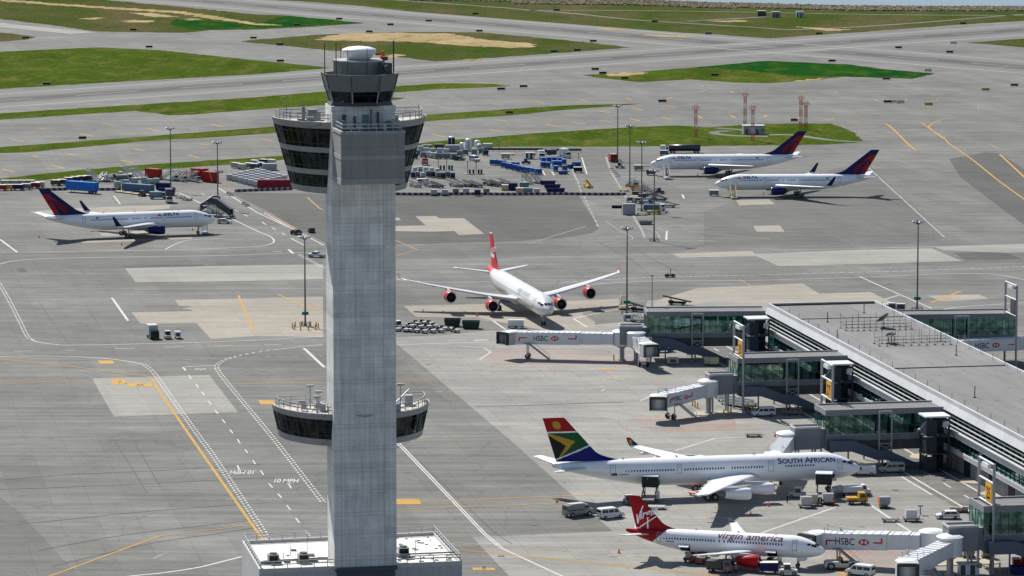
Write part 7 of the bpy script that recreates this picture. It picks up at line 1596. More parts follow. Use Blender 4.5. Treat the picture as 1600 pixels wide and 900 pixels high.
SG = [(208,48,SK),(40,61,SK),(233,75,SK),(396,61,SK),(73,133,SK),(129,218,SK),(118,291,SK),(464,40,SR),(530,31,SK),(577,51,SR),(743,23,SK),(749,50,SK),(437,71,SK),(438,97,SK),(592,87,SR),(783,141,SK),(796,178,SR),(927,66,SK),(866,82,SK),(902,80,SK),(930,110,SK),(976,124,SR),(818,137,SR),(1035,160,SK),(1107,54,SK),(1023,35,SK),(870,17,SK),(1505,38,SK),(1280,54,SK),(1404,76,SK),(1490,69,OFFWHITE),(1484,83,SK),(1300,97,SK),(1450,112,OFFWHITE),(1385,125,SR),(1585,135,SR),(1540,142,SY),(1387,161,SK),(1400,161,OFFWHITE),(1407,161.5,OFFWHITE),(1451,165,SY),(1241,190,SR),(942,116,SK),(1117,119,SK),(610,40,SK),(670,34,SK)]
wd = {SK.name: 'black', SR.name: 'dark red', OFFWHITE.name: 'white', SY.name: 'amber'}
for i, (x, y, m) in enumerate(SG):
    far = 'far grass by the upper runway' if y < 60 else ('middle runway' if y < 130 else 'taxiways')
    put(taxi_sign, (m, 3.6 if y < 170 else 3.0), x, y, 6, f'small {wd[m.name]} taxiway sign box beside the {far}', 'taxiway sign', f'{wd[m.name]} taxiway signs beside the {far}')
# ------------------------------------------------------------------ equipment yard at the left
CW = mat('container_white', (.46, .47, .49), .5, var=.12)
for i in range(6):
    for j in range(6):
        x, y = 359.5+8.2*i+8.6*j, 281.5+2.1*i-1.9*j
        if x < 446: put(uld_on_dolly, (CW,), x, y, -28+random.uniform(-4, 4), f'white baggage container on a dolly in the packed block, row {("one", "two", "three", "four", "five", "six")[j]} from the road', 'baggage container', f'white baggage containers, row {j+1} from the road')
put(freight_box, (MAROON, 12.2, 2.7), 430, 293.5, 1, 'long maroon freight container beside the striped barricades by the tower', 'freight container')
put(freight_box, (RED, 6.06, 3.4), 240, 279, -40, 'red freight container left of the white stair trucks', 'freight container')
put(freight_box, (RED, 5.4, 3.6), 311, 279.5, -40, 'plain red freight container standing behind the one with the yellow flash', 'freight container')
put(freight_box, (RED, 5.6, 3.5, mat('flash_orange', (.65, .22, .04), .5)), 329, 284.5, -40, 'red freight container with yellow flash by the road at the left', 'freight container')
put(trailer, (BRIGHTBLUE,), 128.5, 301, -33, 'bright blue box trailer parked above the left jet', 'trailer')
put(freight_box, (STEELBLUE, 12.2, 2.6), 216, 300, -33, 'long blue grey freight container behind the white pallets', 'freight container')
for (x, y, m, w_) in ((2, 297.5, RED, 'red'), (13, 297, YELLOW, 'yellow'), (28, 297, NAVY, 'navy blue'), (41, 296, GREY, 'grey'), (55, 294, MAROON, 'maroon'), (62, 293, TAN, 'tan')):
    put(cart, (ROOFW, m), x, y, -5, f'white roofed cart with {w_} sides at the left edge of the picture', 'baggage cart', 'white roofed carts at the left edge')
for k, x in enumerate((9, 22, 35, 47)): put(cart, (ROOFW, LGREY), x, 290.5-.1*k, -5, 'white roofed cart in the rear row at the left edge', 'baggage cart', 'rear row of white roofed carts')
for k, (x, y) in enumerate(((87, 290), (97, 289), (107, 286), (117, 284.5), (127, 283.5), (137, 283))): put(cart, (ROOFW, DGREY), x, y, -20, 'white roofed cart with dark sides behind the blue trailer', 'baggage cart', 'dark sided carts behind the blue trailer')
put(stairs_unit, (LGREY, 3.8), 147, 284, 130, 'grey boarding stairs leaning behind the blue trailer', 'boarding stairs')
for (x, y, a, l_) in ((160, 283, 60, 'small grey boarding stairs right of the leaning grey stairs'), (170, 284, 150, 'small grey boarding stairs between tractor and leaning stairs')): put(stairs_unit, (LGREY, 2.2), x, y, a, l_, 'boarding stairs')
put(cab_tractor, (DGREY, GREY), 180, 280, 20, 'dark tractor parked by the small stairs in the left yard', 'tractor'); put(box_truck, (LGREY, GREY, 4.2, 1.2), 190, 282, 5, 'low grey flat truck in the left yard', 'truck')
TW = mat('stair_white', (.50, .52, .52), .5)
for (x, y, a, l_) in ((203, 277, 150, 'white stair truck, left of the pair beside the red container'), (219, 280, 150, 'white stair truck, right of the pair beside the red container'), (262, 281, -45, 'white stair truck left of the light mast foot'), (277, 282, -50, 'white stair truck right of the light mast foot'), (299, 283, -55, 'white stair truck leaning against the plain red container')):
    put(stair_truck, (TW,), x, y, a, l_, 'stair truck', 'white stair trucks in the left yard')
put(stairs_unit, (mat('stair_orange', (.55, .13, .04), .5), 3.4), 289, 281, -55, 'orange boarding stairs among the white stair trucks', 'boarding stairs')
for (x, y, l_) in ((184, 292.5, 'teal and white cart at the left end of the grey blue container'), (197, 290, 'teal and white cart second from the left behind the grey blue container'), (210, 287, 'taller teal and white cart behind the middle of the grey blue container'), (234, 288.5, 'teal and white cart, left of the pair before the red container'), (244, 287.5, 'teal and white cart, right of the pair before the red container'), (226, 286, 'teal and white cart under the red container')):
    put(uld_on_dolly, (TEAL,) if False else (mat('teal_white', (.30, .38, .38), .5),), x, y, -20, l_, 'baggage cart', 'teal and white carts in the left yard')
put(bin_open, (NAVY, 5.2, 2.1), 255, 296, -8, 'navy waste container at the foot of the light mast, the farther one', 'waste container'); put(bin_open, (TBLUE, 5.6, 2.4), 261, 305, -8, 'navy waste container behind the white high lift truck, the nearer one', 'waste container')
for k, x in enumerate((187, 200, 213, 228)): put(pallet_stack, (), x, 300.5+k*1.7, -33, f'stack of tan and white pallets, {("first", "second", "third", "fourth")[k]} from the left below the grey blue container', 'pallet stack', 'pallets below the grey blue container')
put(cab_tractor, (DGREY, DGREY), 222, 306.5, 70, 'dark tractor in front of the pallet stacks', 'tractor'); put(box_truck, (TEAL, TEAL, 4.0, 1.6), 243, 310.5, -5, 'low teal truck beside the white high lift truck', 'truck')
put(box_truck, (WHITE, DGREY, 4.2, 2.4, 1.4), 264, 316, -82, 'white high lift truck with raised dark box facing the camera', 'truck')
put(flat_dolly, (YELLOW,), 282, 309.5, -35, 'yellow dolly right of the white high lift truck', 'dolly'); put(flat_dolly, (DGREY,), 293, 313, -35, 'dark flat dolly next to the yellow dolly', 'dolly')
GB = [((604-150, 0), 0)]
for (x, y, l_, p_) in ((368, 262.5, 'grey cargo cart, left of the row behind the white containers', LGREY), (378, 264.5, 'pale grey cargo cart second in the row behind the white containers', OFFWHITE), (389, 263, 'dark sided cargo cart third in the row behind the white containers', GREY), (398, 264, 'dark cargo cart fourth in the row behind the white containers', DGREY), (407, 262, 'blue cargo cart right in the row behind the white containers', BLUE), (398, 258.5, 'grey cargo cart farthest back behind the blue one', LGREY), (412, 257, 'navy cargo cart beside the tower pod, rear', NAVY), (424, 257.5, 'white cargo cart beside the tower pod, rear', OFFWHITE)):
    put(cart, (ROOFW, p_), x, y, -35, l_, 'cargo cart')
put(freight_box, (LGREY, 5.0, 2.3), 421, 266, 10, 'short grey container beside the tower pod', 'freight container'); put(flat_dolly, (OFFWHITE,), 341, 269, -30, 'white flat dolly behind the red containers', 'dolly'); put(flat_dolly, (DGREY,), 318, 266, -30, 'dark flat dolly behind the plain red container', 'dolly')
for k in range(4): put(barrier, (BARW, BARD), 74+k*8.6, 297.8-k*.25, 1, 'striped barricade in the row left of the blue trailer', 'barricade', 'striped barricades left of the blue trailer')
for k in range(4): put(barrier, (BARW, BARD), 158+k*8.9, 297.5, 1, 'striped barricade in the row right of the blue trailer', 'barricade', 'striped barricades right of the blue trailer')
for k in range(10): put(barrier, (BARW, BARD), 371+k*9.0, 299.8-k*.33, 4, 'striped barricade in the row under the maroon container', 'barricade', 'striped barricades under the maroon container')
for k in range(40): put(barrier, (BARW, BARD), 620+k*9.06, 304.8+.3*sin(k*.4), 0, 'striped barricade in the long row right of the tower', 'barricade', 'long row of striped barricades right of the tower')
PINK = mat('pinkish_board', (.62, .50, .44), .6)
for (x, y, a) in ((357, 303.5, -40), (361, 306, -40), (381.5, 319.5, -40), (386, 322.5, -40)): put(barrier, (PINK, OFFWHITE), x, y, a, 'pale barricade beside the white road line left of the tower', 'barricade', 'pale barricades by the road left of the tower')
for k in range(21): put(barrier, (PINK, PINK), 415+k*2.3, 335+k*1.27, -77, 'pinkish barricade in the slanting row left of the tower shaft', 'barricade', 'slanting row of pinkish barricades')
# around the left jet
bl = mat('stair_dark', (.06, .065, .075), .5)
put(stairs_unit, (bl, 4.0, True), 352, 340, 158, 'dark covered boarding stairs beyond the nose of the left jet', 'boarding stairs', None); put(stairs_unit, (bl, 3.4, True), 322, 332, 5, 'dark boarding stairs half hidden by the nose of the left jet', 'boarding stairs'); put(stairs_unit, (LGREY, 3.6), 336, 338, 175, 'grey boarding stairs between the two dark ones', 'boarding stairs')
put(suv, (OFFWHITE,), 350, 349, -3, 'white car beside the dark stairs at the left jet', 'car'); put(stairs_unit, (TW, 3.9), 320, 365, 95, 'pale boarding stairs pushed up to the front door of the left jet', 'boarding stairs')
for (x, y) in ((301, 360), (260, 372), (61, 371), (190, 383)): put(cone, (), x, y, 0, 'orange cone around the left jet', 'traffic cone', 'orange cones around the left jet')
put(suv, (mat('car_dark_green', (.05, .07, .07), .4),), 463, 366, 60, 'dark green car left of the tower near the light mast head', 'car'); put(suv, (mat('car_black', (.02, .022, .025), .35),), 486.5, 363, 100, 'black car nearest the tower shaft on its left', 'car'); put(pickup, (WHITE,), 495, 402, 160, 'white pickup truck at the left edge of the tower shaft', 'pickup truck')
# left middle: three parked units
put(box_truck, (GREEN, OFFWHITE, 3.6, 2.7), 237.5, 528, -72, 'white box truck with dark green cab alone on the left apron', 'truck'); put(cab_tractor, (OFFWHITE, WHITE), 262, 529, -78, 'white cab tractor between the box truck and the white unit', 'tractor'); put(gpu, (WHITE,), 277.5, 528.5, -80, 'white ground power unit right of the cab tractor', 'power unit')
for k in range(10):
    t = 2*pi*k/10; c0 = G(477, 513)
    put(bollard, (1.3,), 0, 0, 0, 'yellow bollard around the mast foot left of the tower', 'bollard', 'yellow bollards around the mast foot', at=(c0.x+3.4*cos(t), c0.y+4.2*sin(t), GZ))
# ------------------------------------------------------------------ equipment yard right of the tower
put(tank_v, (NAVY, WHITE, 1.35, 3.2), 705.5, 228, 0, 'dark blue upright tank with white dome behind the yard', 'storage tank'); put(tank_v, (WHITE, WHITE, 1.4, 4.2), 732, 236, 0, 'tallest white upright tank behind the yard', 'storage tank'); put(tank_v, (WHITE, WHITE, 1.2, 2.6), 722.5, 235, 0, 'short white tank left of the tallest white tank', 'storage tank'); put(tank_v, (WHITE, WHITE, 1.3, 2.4), 746, 231, 0, 'short white tank right of and behind the tallest one', 'storage tank'); put(tank_v, (OFFWHITE, WHITE, 1.1, 2.0), 749, 234.5, 0, 'low white tank in front, right of the tallest one', 'storage tank')
put(freight_box, (LGREY, 5.4, 2.4), 707, 237, 0, 'pale grey container in front of the dark blue tank', 'freight container'); put(freight_box, (DGREY, 3.4, 1.9), 686, 233.5, 2, 'dark grey container left of the dark blue tank', 'freight container'); put(freight_box, (OFFWHITE, 3.6, 2.0), 762, 233, 0, 'small white container right of the white tanks', 'freight container'); put(freight_box, (GREY, 3.6, 1.7), 667, 234, 2, 'grey container near the tower behind the yard', 'freight container')
put(low_fence, (25,), 806, 236, 0, 'low dark fence panel at the back of the right yard', 'fence')
put(low_fence, (14,), 880, 237, 0, 'low dark fence panel right of the white trucks', 'fence')
YU = [('pale_uld', (.42, .43, .45)), ('grey_uld', (.19, .21, .235)), ('teal_uld', (.10, .155, .175)), ('navy_uld', (.018, .028, .065))]
def um(k): return mat(YU[k][0], YU[k][1], .5, var=.12)
for i, (x, y, k) in enumerate(((654, 243, 2), (661, 246, 1), (669, 246, 0), (677, 247, 0), (684, 248, 2), (692, 248, 1), (700, 248, 1), (709, 249, 2), (657, 236.5, 0), (666, 239, 0), (676, 240, 0), (687, 240, 0), (697, 241, 0), (648, 248, 3))):
    put(uld_on_dolly, (um(k),), x, y, 10+random.uniform(-8, 8), f'{("pale", "grey", "teal", "dark blue")[k]} container in the cluster beside the tower, back of the yard', 'baggage container', f'{("pale", "grey", "teal", "dark blue")[k]} containers in the back cluster')
for (x, y, k, l_) in ((718, 244, 1, 'grey container under the white tanks, left'), (727, 242, 2, 'teal container under the white tanks, middle'), (741, 241.5, 1, 'grey blue container under the white tanks, right'), (752, 240, 2, 'teal container right of the white van'), (758.5, 243, 3, 'dark blue container at the right end under the white tanks')):
    put(uld_on_dolly, (um(k),), x, y, 5, l_, 'baggage container')
put(van, (WHITE,), 741.5, 251.5, -60, 'white van parked in the right yard below the tanks', 'van'); put(suv, (MATS['car_black'],), 717.5, 250.5, -30, 'black car parked in the right yard below the tanks', 'car')
put(fuel_island, (), 695, 265.5, 5, 'fuel island with pumps and lamp posts, the left one', 'fuel island'); put(fuel_island, (), 741, 272, 3, 'fuel island with pumps and lamp posts, the right one', 'fuel island')
put(box_truck, (RED, RED, 1.2, .9), 664, 258, 90, 'small red truck by the left fuel island', 'truck')
for i, (x, y, k) in enumerate(((645, 278, 3), (652, 277, 1), (660, 278, 0), (668, 276, 2), (676, 277, 3), (684, 278, 1), (692, 279, 3), (699, 277, 2), (707, 279, 3))): put(uld_on_dolly, (um(k),), x, y, -78, f'{("pale", "grey", "teal", "dark blue")[k]} container in the front row by the left fuel island', 'baggage container', f'{("pale", "grey", "teal", "dark blue")[k]} containers in the front row')
for i, (x, y) in enumerate(((648, 270), (656, 269), (665, 270), (674, 271), (683, 272))): put(uld_on_dolly, (um(0),), x, y, -78, 'pale container in the second row beside the tower', 'baggage container', 'pale containers in the second row')
put(van, (WHITE,), 663, 288, 12, 'white van among the belt loaders next to the tower', 'van')
for i, (x, y, c_) in enumerate(((649, 292, LGREY), (672, 292, LGREY), (684, 293, DGREY), (711, 291.5, LGREY), (721, 291, LGREY), (734, 291.5, DGREY), (745, 292, GREY), (764, 290, DGREY), (776, 291, DGREY), (790, 289, GREY))):
    put(belt_loader, (c_, 1.9, 7.8), x, y, 128, ('pale', 'dark')[c_ is DGREY]+f' belt loader, {("first", "second", "third", "fourth", "fifth", "sixth", "seventh", "eighth", "ninth", "tenth")[i]} from the tower in the front of the yard', 'belt loader', 'belt loaders in the right yard')
for (x, y, k, l_) in ((678, 305.5, 0, 'pale container on dolly before the barricades, nearest the tower'), (695, 305.5, 0, 'pale container on dolly before the barricades, second from the tower'), (712, 304, 1, 'grey container on dolly before the barricades, third from the tower'), (728, 303.5, 0, 'pale container on dolly before the barricades, fourth from the tower'), (746, 306, 3, 'navy container on dolly before the barricades, fifth from the tower'), (760, 304, 1, 'grey container on dolly before the barricades, sixth from the tower')):
    put(uld_on_dolly, (um(k),), x, y, 0, l_, 'baggage container')
put(stairs_unit, (LGREY, 3.4), 824, 287, 120, 'grey boarding stairs, left of the pair before the blue flats', 'boarding stairs'); put(stairs_unit, (LGREY, 3.4), 838, 286, 120, 'grey boarding stairs, right of the pair before the blue flats', 'boarding stairs')
put(freight_box, (TAN, 2.3, 1.7), 789, 297, 0, 'tan crate in the front row of the right yard', 'crate'); put(freight_box, (NAVY, 3.0, 2.3), 801.5, 297, 0, 'navy container next to the tan crate', 'freight container'); put(freight_box, (TEAL, 3.0, 1.9), 819, 294, 0, 'teal container behind the white box of the right yard', 'freight container'); put(freight_box, (TAN, 2.6, 1.5), 812, 301, 0, 'low tan crate at the barricades', 'crate'); put(freight_box, (TEAL, 3.0, 1.5), 825, 301, 0, 'low teal container at the barricades', 'freight container'); put(uld_on_dolly, (um(0),), 838.5, 304, 0, 'white container on dolly standing at the barricades before the navy flats', 'baggage container')
for (x, y, L_, l_) in ((856, 288, 5.6, 'farthest of the three navy flat racks'), (863, 293.5, 5.8, 'middle one of the three navy flat racks'), (868, 299.5, 6.6, 'nearest of the three navy flat racks')): put(bin_open, (NAVY, L_, 1.1), x, y, -3, l_, 'flat rack', 'navy flat racks in the right yard')
for i, (x, y) in enumerate(((772, 258), (784, 259), (789, 262), (796, 264), (805, 262), (806, 266), (813, 268), (820, 269.5), (827, 270.5), (834, 271.5), (840, 272.5))): put(blue_cart, (), x, y, -34, 'blue covered cart in the slanting row of the right yard', 'baggage cart', 'slanting row of blue covered carts')
for i, (x, y) in enumerate(((848, 261.5), (856, 262), (866, 260), (874, 260), (881, 257), (868, 267.5), (849, 254.5), (857.5, 254), (866, 254), (875, 254.5))): put(blue_cart, (), x, y, -83, 'blue covered cart end-on in the square block of the right yard', 'baggage cart', 'square block of blue covered carts')
put(bin_open, (BLUE, 3.6, .9), 880, 272, -4, 'low blue flat cart in front of the square block of blue carts', 'flat cart'); put(bin_open, (BLUE, 3.4, 1.1), 901, 259, -8, 'low blue flat cart right of the block of blue carts, farther', 'flat cart'); put(bin_open, (BLUE, 2.4, 1.3), 892.5, 263, -80, 'low blue flat cart end-on right of the block of blue carts', 'flat cart'); put(cart, (ROOFW, BLACK), 903, 269.5, 0, 'black sided cart with white roof right of the blue block', 'baggage cart'); put(cart, (DGREY, BLUE), 882, 267, -80, 'dark roofed blue cart right of the blue block', 'baggage cart'); put(cab_tractor, (DGREY, BLUE), 822, 256, 0, 'dark tractor behind the slanting row of blue carts', 'tractor')
put(hut, (WHITE, 3.2, 2.4, 2.2), 828, 248, 0, 'white cabin with black window behind the blue carts', 'cabin'); put(box_truck, (WHITE, WHITE, 2.2, 2.4), 846, 248, -85, 'white box truck end-on right of the white cabin', 'truck'); put(box_truck, (WHITE, WHITE, 3.4, 2.6), 881, 246, -60, 'large white truck facing the camera right of the white trucks', 'truck')
put(cart, (ROOFW, LGREY), 790, 248, 0, 'white and grey cart behind the slanting blue row', 'baggage cart'); put(flat_dolly, (YELLOW,), 797, 242, 0, 'yellow flat dolly behind the slanting blue row', 'dolly'); put(gpu, (GREY,), 854, 240, 0, 'grey generator behind the white cabin', 'generator'); put(freight_box, (DGREY, 3.6, 1.6), 862, 241, 0, 'dark box behind the white box truck', 'freight container'); put(flat_dolly, (TAN,), 869, 245, 20, 'tan flat dolly left of the large white truck', 'dolly')
put(light_pole, (3.6,), 780, 232, 0, 'short lamp pole on the grass edge behind the right yard', 'lamp pole'); put(light_pole, (1.8,), 904, 248, 0, 'short lamp pole at the right of the large white truck', 'lamp pole'); put(belt_loader, (YELLOW, 2.4, 4.2), 919, 293, 110, 'yellow belt loader alone on the road right of the yard', 'belt loader')
# ------------------------------------------------------------------ between yard and the two right jets
put(fire_truck, (), 957.5, 252, -85, 'red fire truck parked by the farthest mast', 'fire truck')
for (x, y) in ((955.5, 266), (958, 269.5), (962, 272.5), (965, 276)): put(barrier, (PINK, OFFWHITE), x, y, -50, 'pale barricade on the road line below the red truck', 'barricade', 'pale barricades below the red truck')
put(cab_tractor, (OFFWHITE, DGREY), 969, 262.5, -20, 'white tractor with dark roof right of the red truck', 'tractor'); put(cart, (ROOFW, TEAL), 998, 266.5, -5, 'grey cart with pale roof nearest the red truck', 'baggage cart'); put(cart, (GREY, DGREY), 1017, 273.5, -8, 'dark grey cart under the nose of the farther jet', 'baggage cart'); put(cart, (ROOFW, STEELBLUE), 1037.5, 243, 0, 'grey blue cart left behind the farther jet', 'baggage cart'); put(cart, (ROOFW, TEAL), 1115.5, 306, -3, 'grey cart with white roof left of the nearer right jet', 'baggage cart')
put(tanker, (), 1064, 238.5, 180, 'dark tanker truck with white cab behind the farther jet', 'tanker truck'); put(stairs_unit, (TW, 3.9), 1042, 279.5, 94, 'white boarding stairs at the farther right jet', 'boarding stairs'); put(stairs_unit, (mat('stair_yellow', (.60, .50, .28), .5), 3.9), 1146, 310, 94, 'yellowish boarding stairs at the nearer right jet', 'boarding stairs')
for (x, y) in ((1193, 304), (1090, 274)): put(cone, (), x, y, 0, 'orange cone by the right jets', 'traffic cone', 'orange cones by the right jets')
for (bld, args, x, y, a, l_, c_) in ((flat_dolly, (YELLOW,), 975, 298.5, -10, 'yellow dolly at the left end of the equipment heap', 'dolly'), (belt_loader, (YELLOW, 1.8, 5.5), 996, 297.5, 170, 'yellow belt loader at the top of the equipment heap', 'belt loader'), (stairs_unit, (TW, 2.4), 986, 291, -30, 'white steps beside the second mast', 'steps'), (gpu, (WHITE,), 994, 292, 0, 'white power unit beside the second mast', 'power unit'), (flat_dolly, (YELLOW,), 994, 309, 0, 'yellow dolly in the middle of the equipment heap', 'dolly'), (freight_box, (DGREY, 4.0, .8), 997, 303.5, 0, 'flat dark rack in the middle of the equipment heap', 'flat rack'),
        (belt_loader, (STEELBLUE, 2.6, 7.0), 1017, 306, 30, 'grey blue belt loader at the right of the equipment heap, upper', 'belt loader'), (cab_tractor, (DGREY, NAVY), 1030, 302.5, 10, 'dark tractor at the upper right of the equipment heap', 'tractor'), (belt_loader, (DGREY, 2.4, 6.5), 1030, 314, 150, 'dark belt loader at the right of the equipment heap, middle', 'belt loader'), (gpu, (um(0),), 985, 316, 0, 'pale power unit left of the third mast', 'power unit'), (gpu, (um(1),), 997, 317, 10, 'grey power unit right of the third mast', 'power unit'), (belt_loader, (STEELBLUE, 2.2, 7.0), 1010, 318, 20, 'grey blue belt loader behind the third mast', 'belt loader'),
        (belt_loader, (GREY, 2.2, 7.5), 1044, 324, 172, 'grey belt loader pointing out to the right of the heap', 'belt loader'), (freight_box, (LGREY, 4.0, 3.4), 982, 335, 8, 'pale grey square container at the lower left of the heap', 'freight container'), (freight_box, (BLACK, 4.4, .6), 966.5, 324.5, 0, 'black flat beam left of the pale square container', 'flat rack'), (box_truck, (WHITE, STEELBLUE, 5.5, 1.3), 1018, 329.5, 0, 'grey blue flat truck with white cab in the heap', 'truck'), (belt_loader, (mat('olive_yellow', (.42, .33, .05), .5), 1.5, 5.5), 1022, 335, 5, 'olive yellow belt loader lowest in the heap', 'belt loader'), (flat_dolly, (DGREY,), 1003, 336, 0, 'dark dolly lowest in the heap beside the square container', 'dolly'),
        (dolly, (), 1036, 333, 10, 'empty grey dolly at the lower right of the heap', 'dolly'), (bin_open, (GREY, 4.4, 1.0), 1009, 350.5, 0, 'low grey cart with tow bar alone below the heap', 'flat cart'), (flat_dolly, (GREY,), 1018, 311, 40, 'grey dolly between the grey blue belt loaders', 'dolly'), (gpu, (DGREY,), 1004, 310, 30, 'dark power unit beside the third mast', 'power unit'), (stairs_unit, (LGREY, 2.2), 1010, 299, 150, 'small grey steps right of the yellow belt loader', 'steps')):
    put(bld, args, x, y, a, l_, c_)
put(tractor, (BLACK,), 1046.5, 433, 8, 'small black tractor driving alone on the middle apron', 'tractor'); put(person, (CLOTH,), 0, 0, 0, 'person in dark clothes riding the small black tractor', 'person', None, at=(*G(1047.5, 432.5)[:2], GZ+.55))
# ------------------------------------------------------------------ silver jet surroundings
TR = [(619, 517), (632, 518), (641, 512), (650, 508), (660, 507), (648, 519), (661, 520), (674, 519.5), (655, 513), (667, 513), (678, 512), (686, 519), (692, 516), (703, 516), (711, 519), (640, 518), (671, 508)]
for i, (x, y) in enumerate(TR): put(tractor, (OFFWHITE,), x, y, -58+random.uniform(-5, 5), 'white baggage tractor with black seat in the herd right of the tower', 'tractor', 'herd of white baggage tractors'); put(cab_tractor, (WHITE, WHITE), 622, 513, -60, 'white cab tractor half hidden by the tower beside the herd', 'tractor') if i == 0 else None
put(bin_open, (mat('bin_black', (.03, .035, .035), .5), 4.3, 1.9), 707, 509.5, -4, 'black waste container with white skirt below the silver jet', 'waste container'); put(bin_open, (GREEN, 4.6, 1.9), 736, 513, -4, 'dark green waste container below the silver jet', 'waste container'); put(uld_on_dolly, (WHITE,), 800, 512, 0, 'white cart just above the left end of the farthest jet bridge', 'baggage cart'); put(uld_on_dolly, (WHITE,), 812, 512, 0, 'white cart right next to the one above the jet bridge end', 'baggage cart')
for (x, y) in ((661, 488), (745, 494), (745.5, 493)): put(cone, (), x, y, 0, 'cone on the tan slab under the silver jet', 'traffic cone', 'cones under the silver jet')
put(belt_loader, (BLACK, 2.4, 8.5), 1000, 487, 150, 'black belt loader at the far left end of the farthest corridor', 'belt loader'); put(belt_loader, (BLACK, 2.2, 8.0), 1058, 476, 165, 'black belt loader beyond the roof of the farthest corridor', 'belt loader'); put(stairs_unit, (mat('stair_tan', (.55, .45, .28), .5), 3.2), 974, 482, 80, 'tan boarding stairs at the foot of the mast with green box', 'boarding stairs'); put(gpu, (WHITE,), 982, 501, -5, 'white power unit left of the farthest corridor', 'power unit'); put(flat_dolly, (DGREY,), 996, 503, -20, 'dark dolly left of the farthest corridor', 'dolly')
put(light_pole, (19.5,), 1018.5, 552, 0, 'slender grey camera pole before the farthest corridor', 'lamp pole')
# ------------------------------------------------------------------ under and beside the corridors
put(pickup, (BLUE,), 1037, 550, 200, 'blue pickup truck beside the short jet bridge', 'pickup truck'); put(uld_on_dolly, (TAN,), 1107, 571, 0, 'tan container before the escape stair of the farthest corridor', 'baggage container'); put(uld_on_dolly, (mat('pale_yellow', (.5, .47, .3), .5),), 1116, 571.5, 0, 'yellowish container before the escape stair of the farthest corridor', 'baggage container'); put(gpu, (OFFWHITE,), 1052, 570, 5, 'white unit in the shade of the farthest corridor', 'power unit')
for (x, y) in ((1103, 562), (1106, 562), (1082, 634), (1086, 636), (1090, 638), (959, 563), (1131, 650), (1142, 645), (1168, 640), (1175, 646)): put(bollard, (1.4,), x, y, 0, 'yellow bollard below the first two corridors', 'bollard', 'yellow bollards below the first two corridors')
rs = random.Random(11)
for i in range(14): put(flat_dolly, (OFFWHITE,), 1128+(i % 5)*9.5+(i//5)*5, 622+(i//5)*5.2+(i % 5)*1.6, -40+rs.uniform(-6, 6), 'pale flat dolly in the pile below the second corridor', 'dolly', 'pale flat dollies below the second corridor')
put(van, (WHITE,), 1193, 650, 190, 'white van in the shade below the second corridor', 'van'); put(suv, (mat('car_grey', (.16, .17, .18), .4),), 1238, 648, 185, 'grey car in the shade below the second corridor', 'car'); put(tractor, (BLUE,), 1165, 556, 20, 'blue tractor under the right half of the farthest corridor', 'tractor'); put(flat_dolly, (ORANGE,), 1186, 547, 10, 'orange dolly under the farthest corridor', 'dolly'); put(flat_dolly, (DGREY,), 1177, 682, 0, 'dark flat dolly alone left of the sign 27', 'dolly'); put(cone, (), 1211, 682, 0, 'orange cone left of the jet bridge behind the big white jet', 'traffic cone')
put(van, (WHITE, False), 1349, 742, 175, 'white van just beyond the nose of the big white jet', 'van'); put(van, (OFFWHITE,), 1393, 738, 190, 'grey white van right of the one at the nose of the big jet', 'van')
for (x, y, l_) in ((1455, 713, 'pair'), (1459, 713, 'pair'), (1543, 752, 'wall')): put(bollard, (2.0,), x, y, 0, 'yellow bollard at the concourse wall', 'bollard', 'yellow bollards at the concourse wall')
for (x, y, sx, l_) in ((1452, 714, 4.2, 'round tan kerb island between third corridor and escape tower'), (1527, 752, 3.6, 'round tan kerb island at the concourse wall by sign 25'), (1562, 772, 3.8, 'round tan kerb island beside the nearest corridor')):
    def island(q):
        r = thing('kerb_island'); b = MB(); b.cyl((0, 0, 0), (0, 0, .14), q, q-.05, 28); b.build('kerb', TANCONC, r); return r
    put(island, (sx,), x, y, 0, l_, 'kerb island', z=.042)
for (x, y, a, l_) in ((1118, 646, 10, 'tan kerb slab under the rotunda of the second corridor'), (1480, 876, 10, 'tan kerb slab under the nearest corridor'), (1262, 730, 10, 'tan kerb slab behind the nose of the big white jet')):
    def slab(L_, W_):
        r = thing('kerb_island'); b = MB(); n_ = 8; pts = []
        for cx, cy, a0 in ((L_/2-1, W_/2-1, 0), (-L_/2+1, W_/2-1, 90), (-L_/2+1, -W_/2+1, 180), (L_/2-1, -W_/2+1, 270)):
            for k in range(n_): t = radians(a0+90*k/(n_-1)); pts.append((cx+cos(t), cy+sin(t)))
        b.prism(pts, 0, .14); b.build('kerb', TANCONC, r); return r
    put(slab, (17, 9.5) if y > 870 else (10, 5), x, y, a, l_, 'kerb island', z=.042)
# ------------------------------------------------------------------ big white jet
put(loader, (4.6,), 1014, 785, 80, 'cargo loader raised to the rear hold of the big white jet', 'cargo loader'); put(loader, (4.6,), 1286, 781, 82, 'cargo loader raised to the front hold of the big white jet', 'cargo loader')
put(cab_tractor, (DGREY, WHITE), 982, 788, 100, 'dark tractor left of the rear cargo loader', 'tractor'); put(flat_dolly, (OFFWHITE,), 1026, 795, -5, 'white flat dolly in front of the rear cargo loader', 'dolly')
for (x, y, dz, l_) in ((1269, 788, 0, 'rear'), (1260, 792, 0, 'front'), (1294, 787, 0, 'right')):
    put(dolly, (), x, y+1, -4, f'dolly carrying the {l_} pale container by the front cargo loader', 'dolly'); p = G(x, y+1); put(uld, (OFFWHITE if l_ != 'rear' else TAN,), 0, 0, 184, f'pale air cargo container, {l_} of the three by the front loader', 'air cargo container', None, at=(p.x, p.y, GZ+.49))
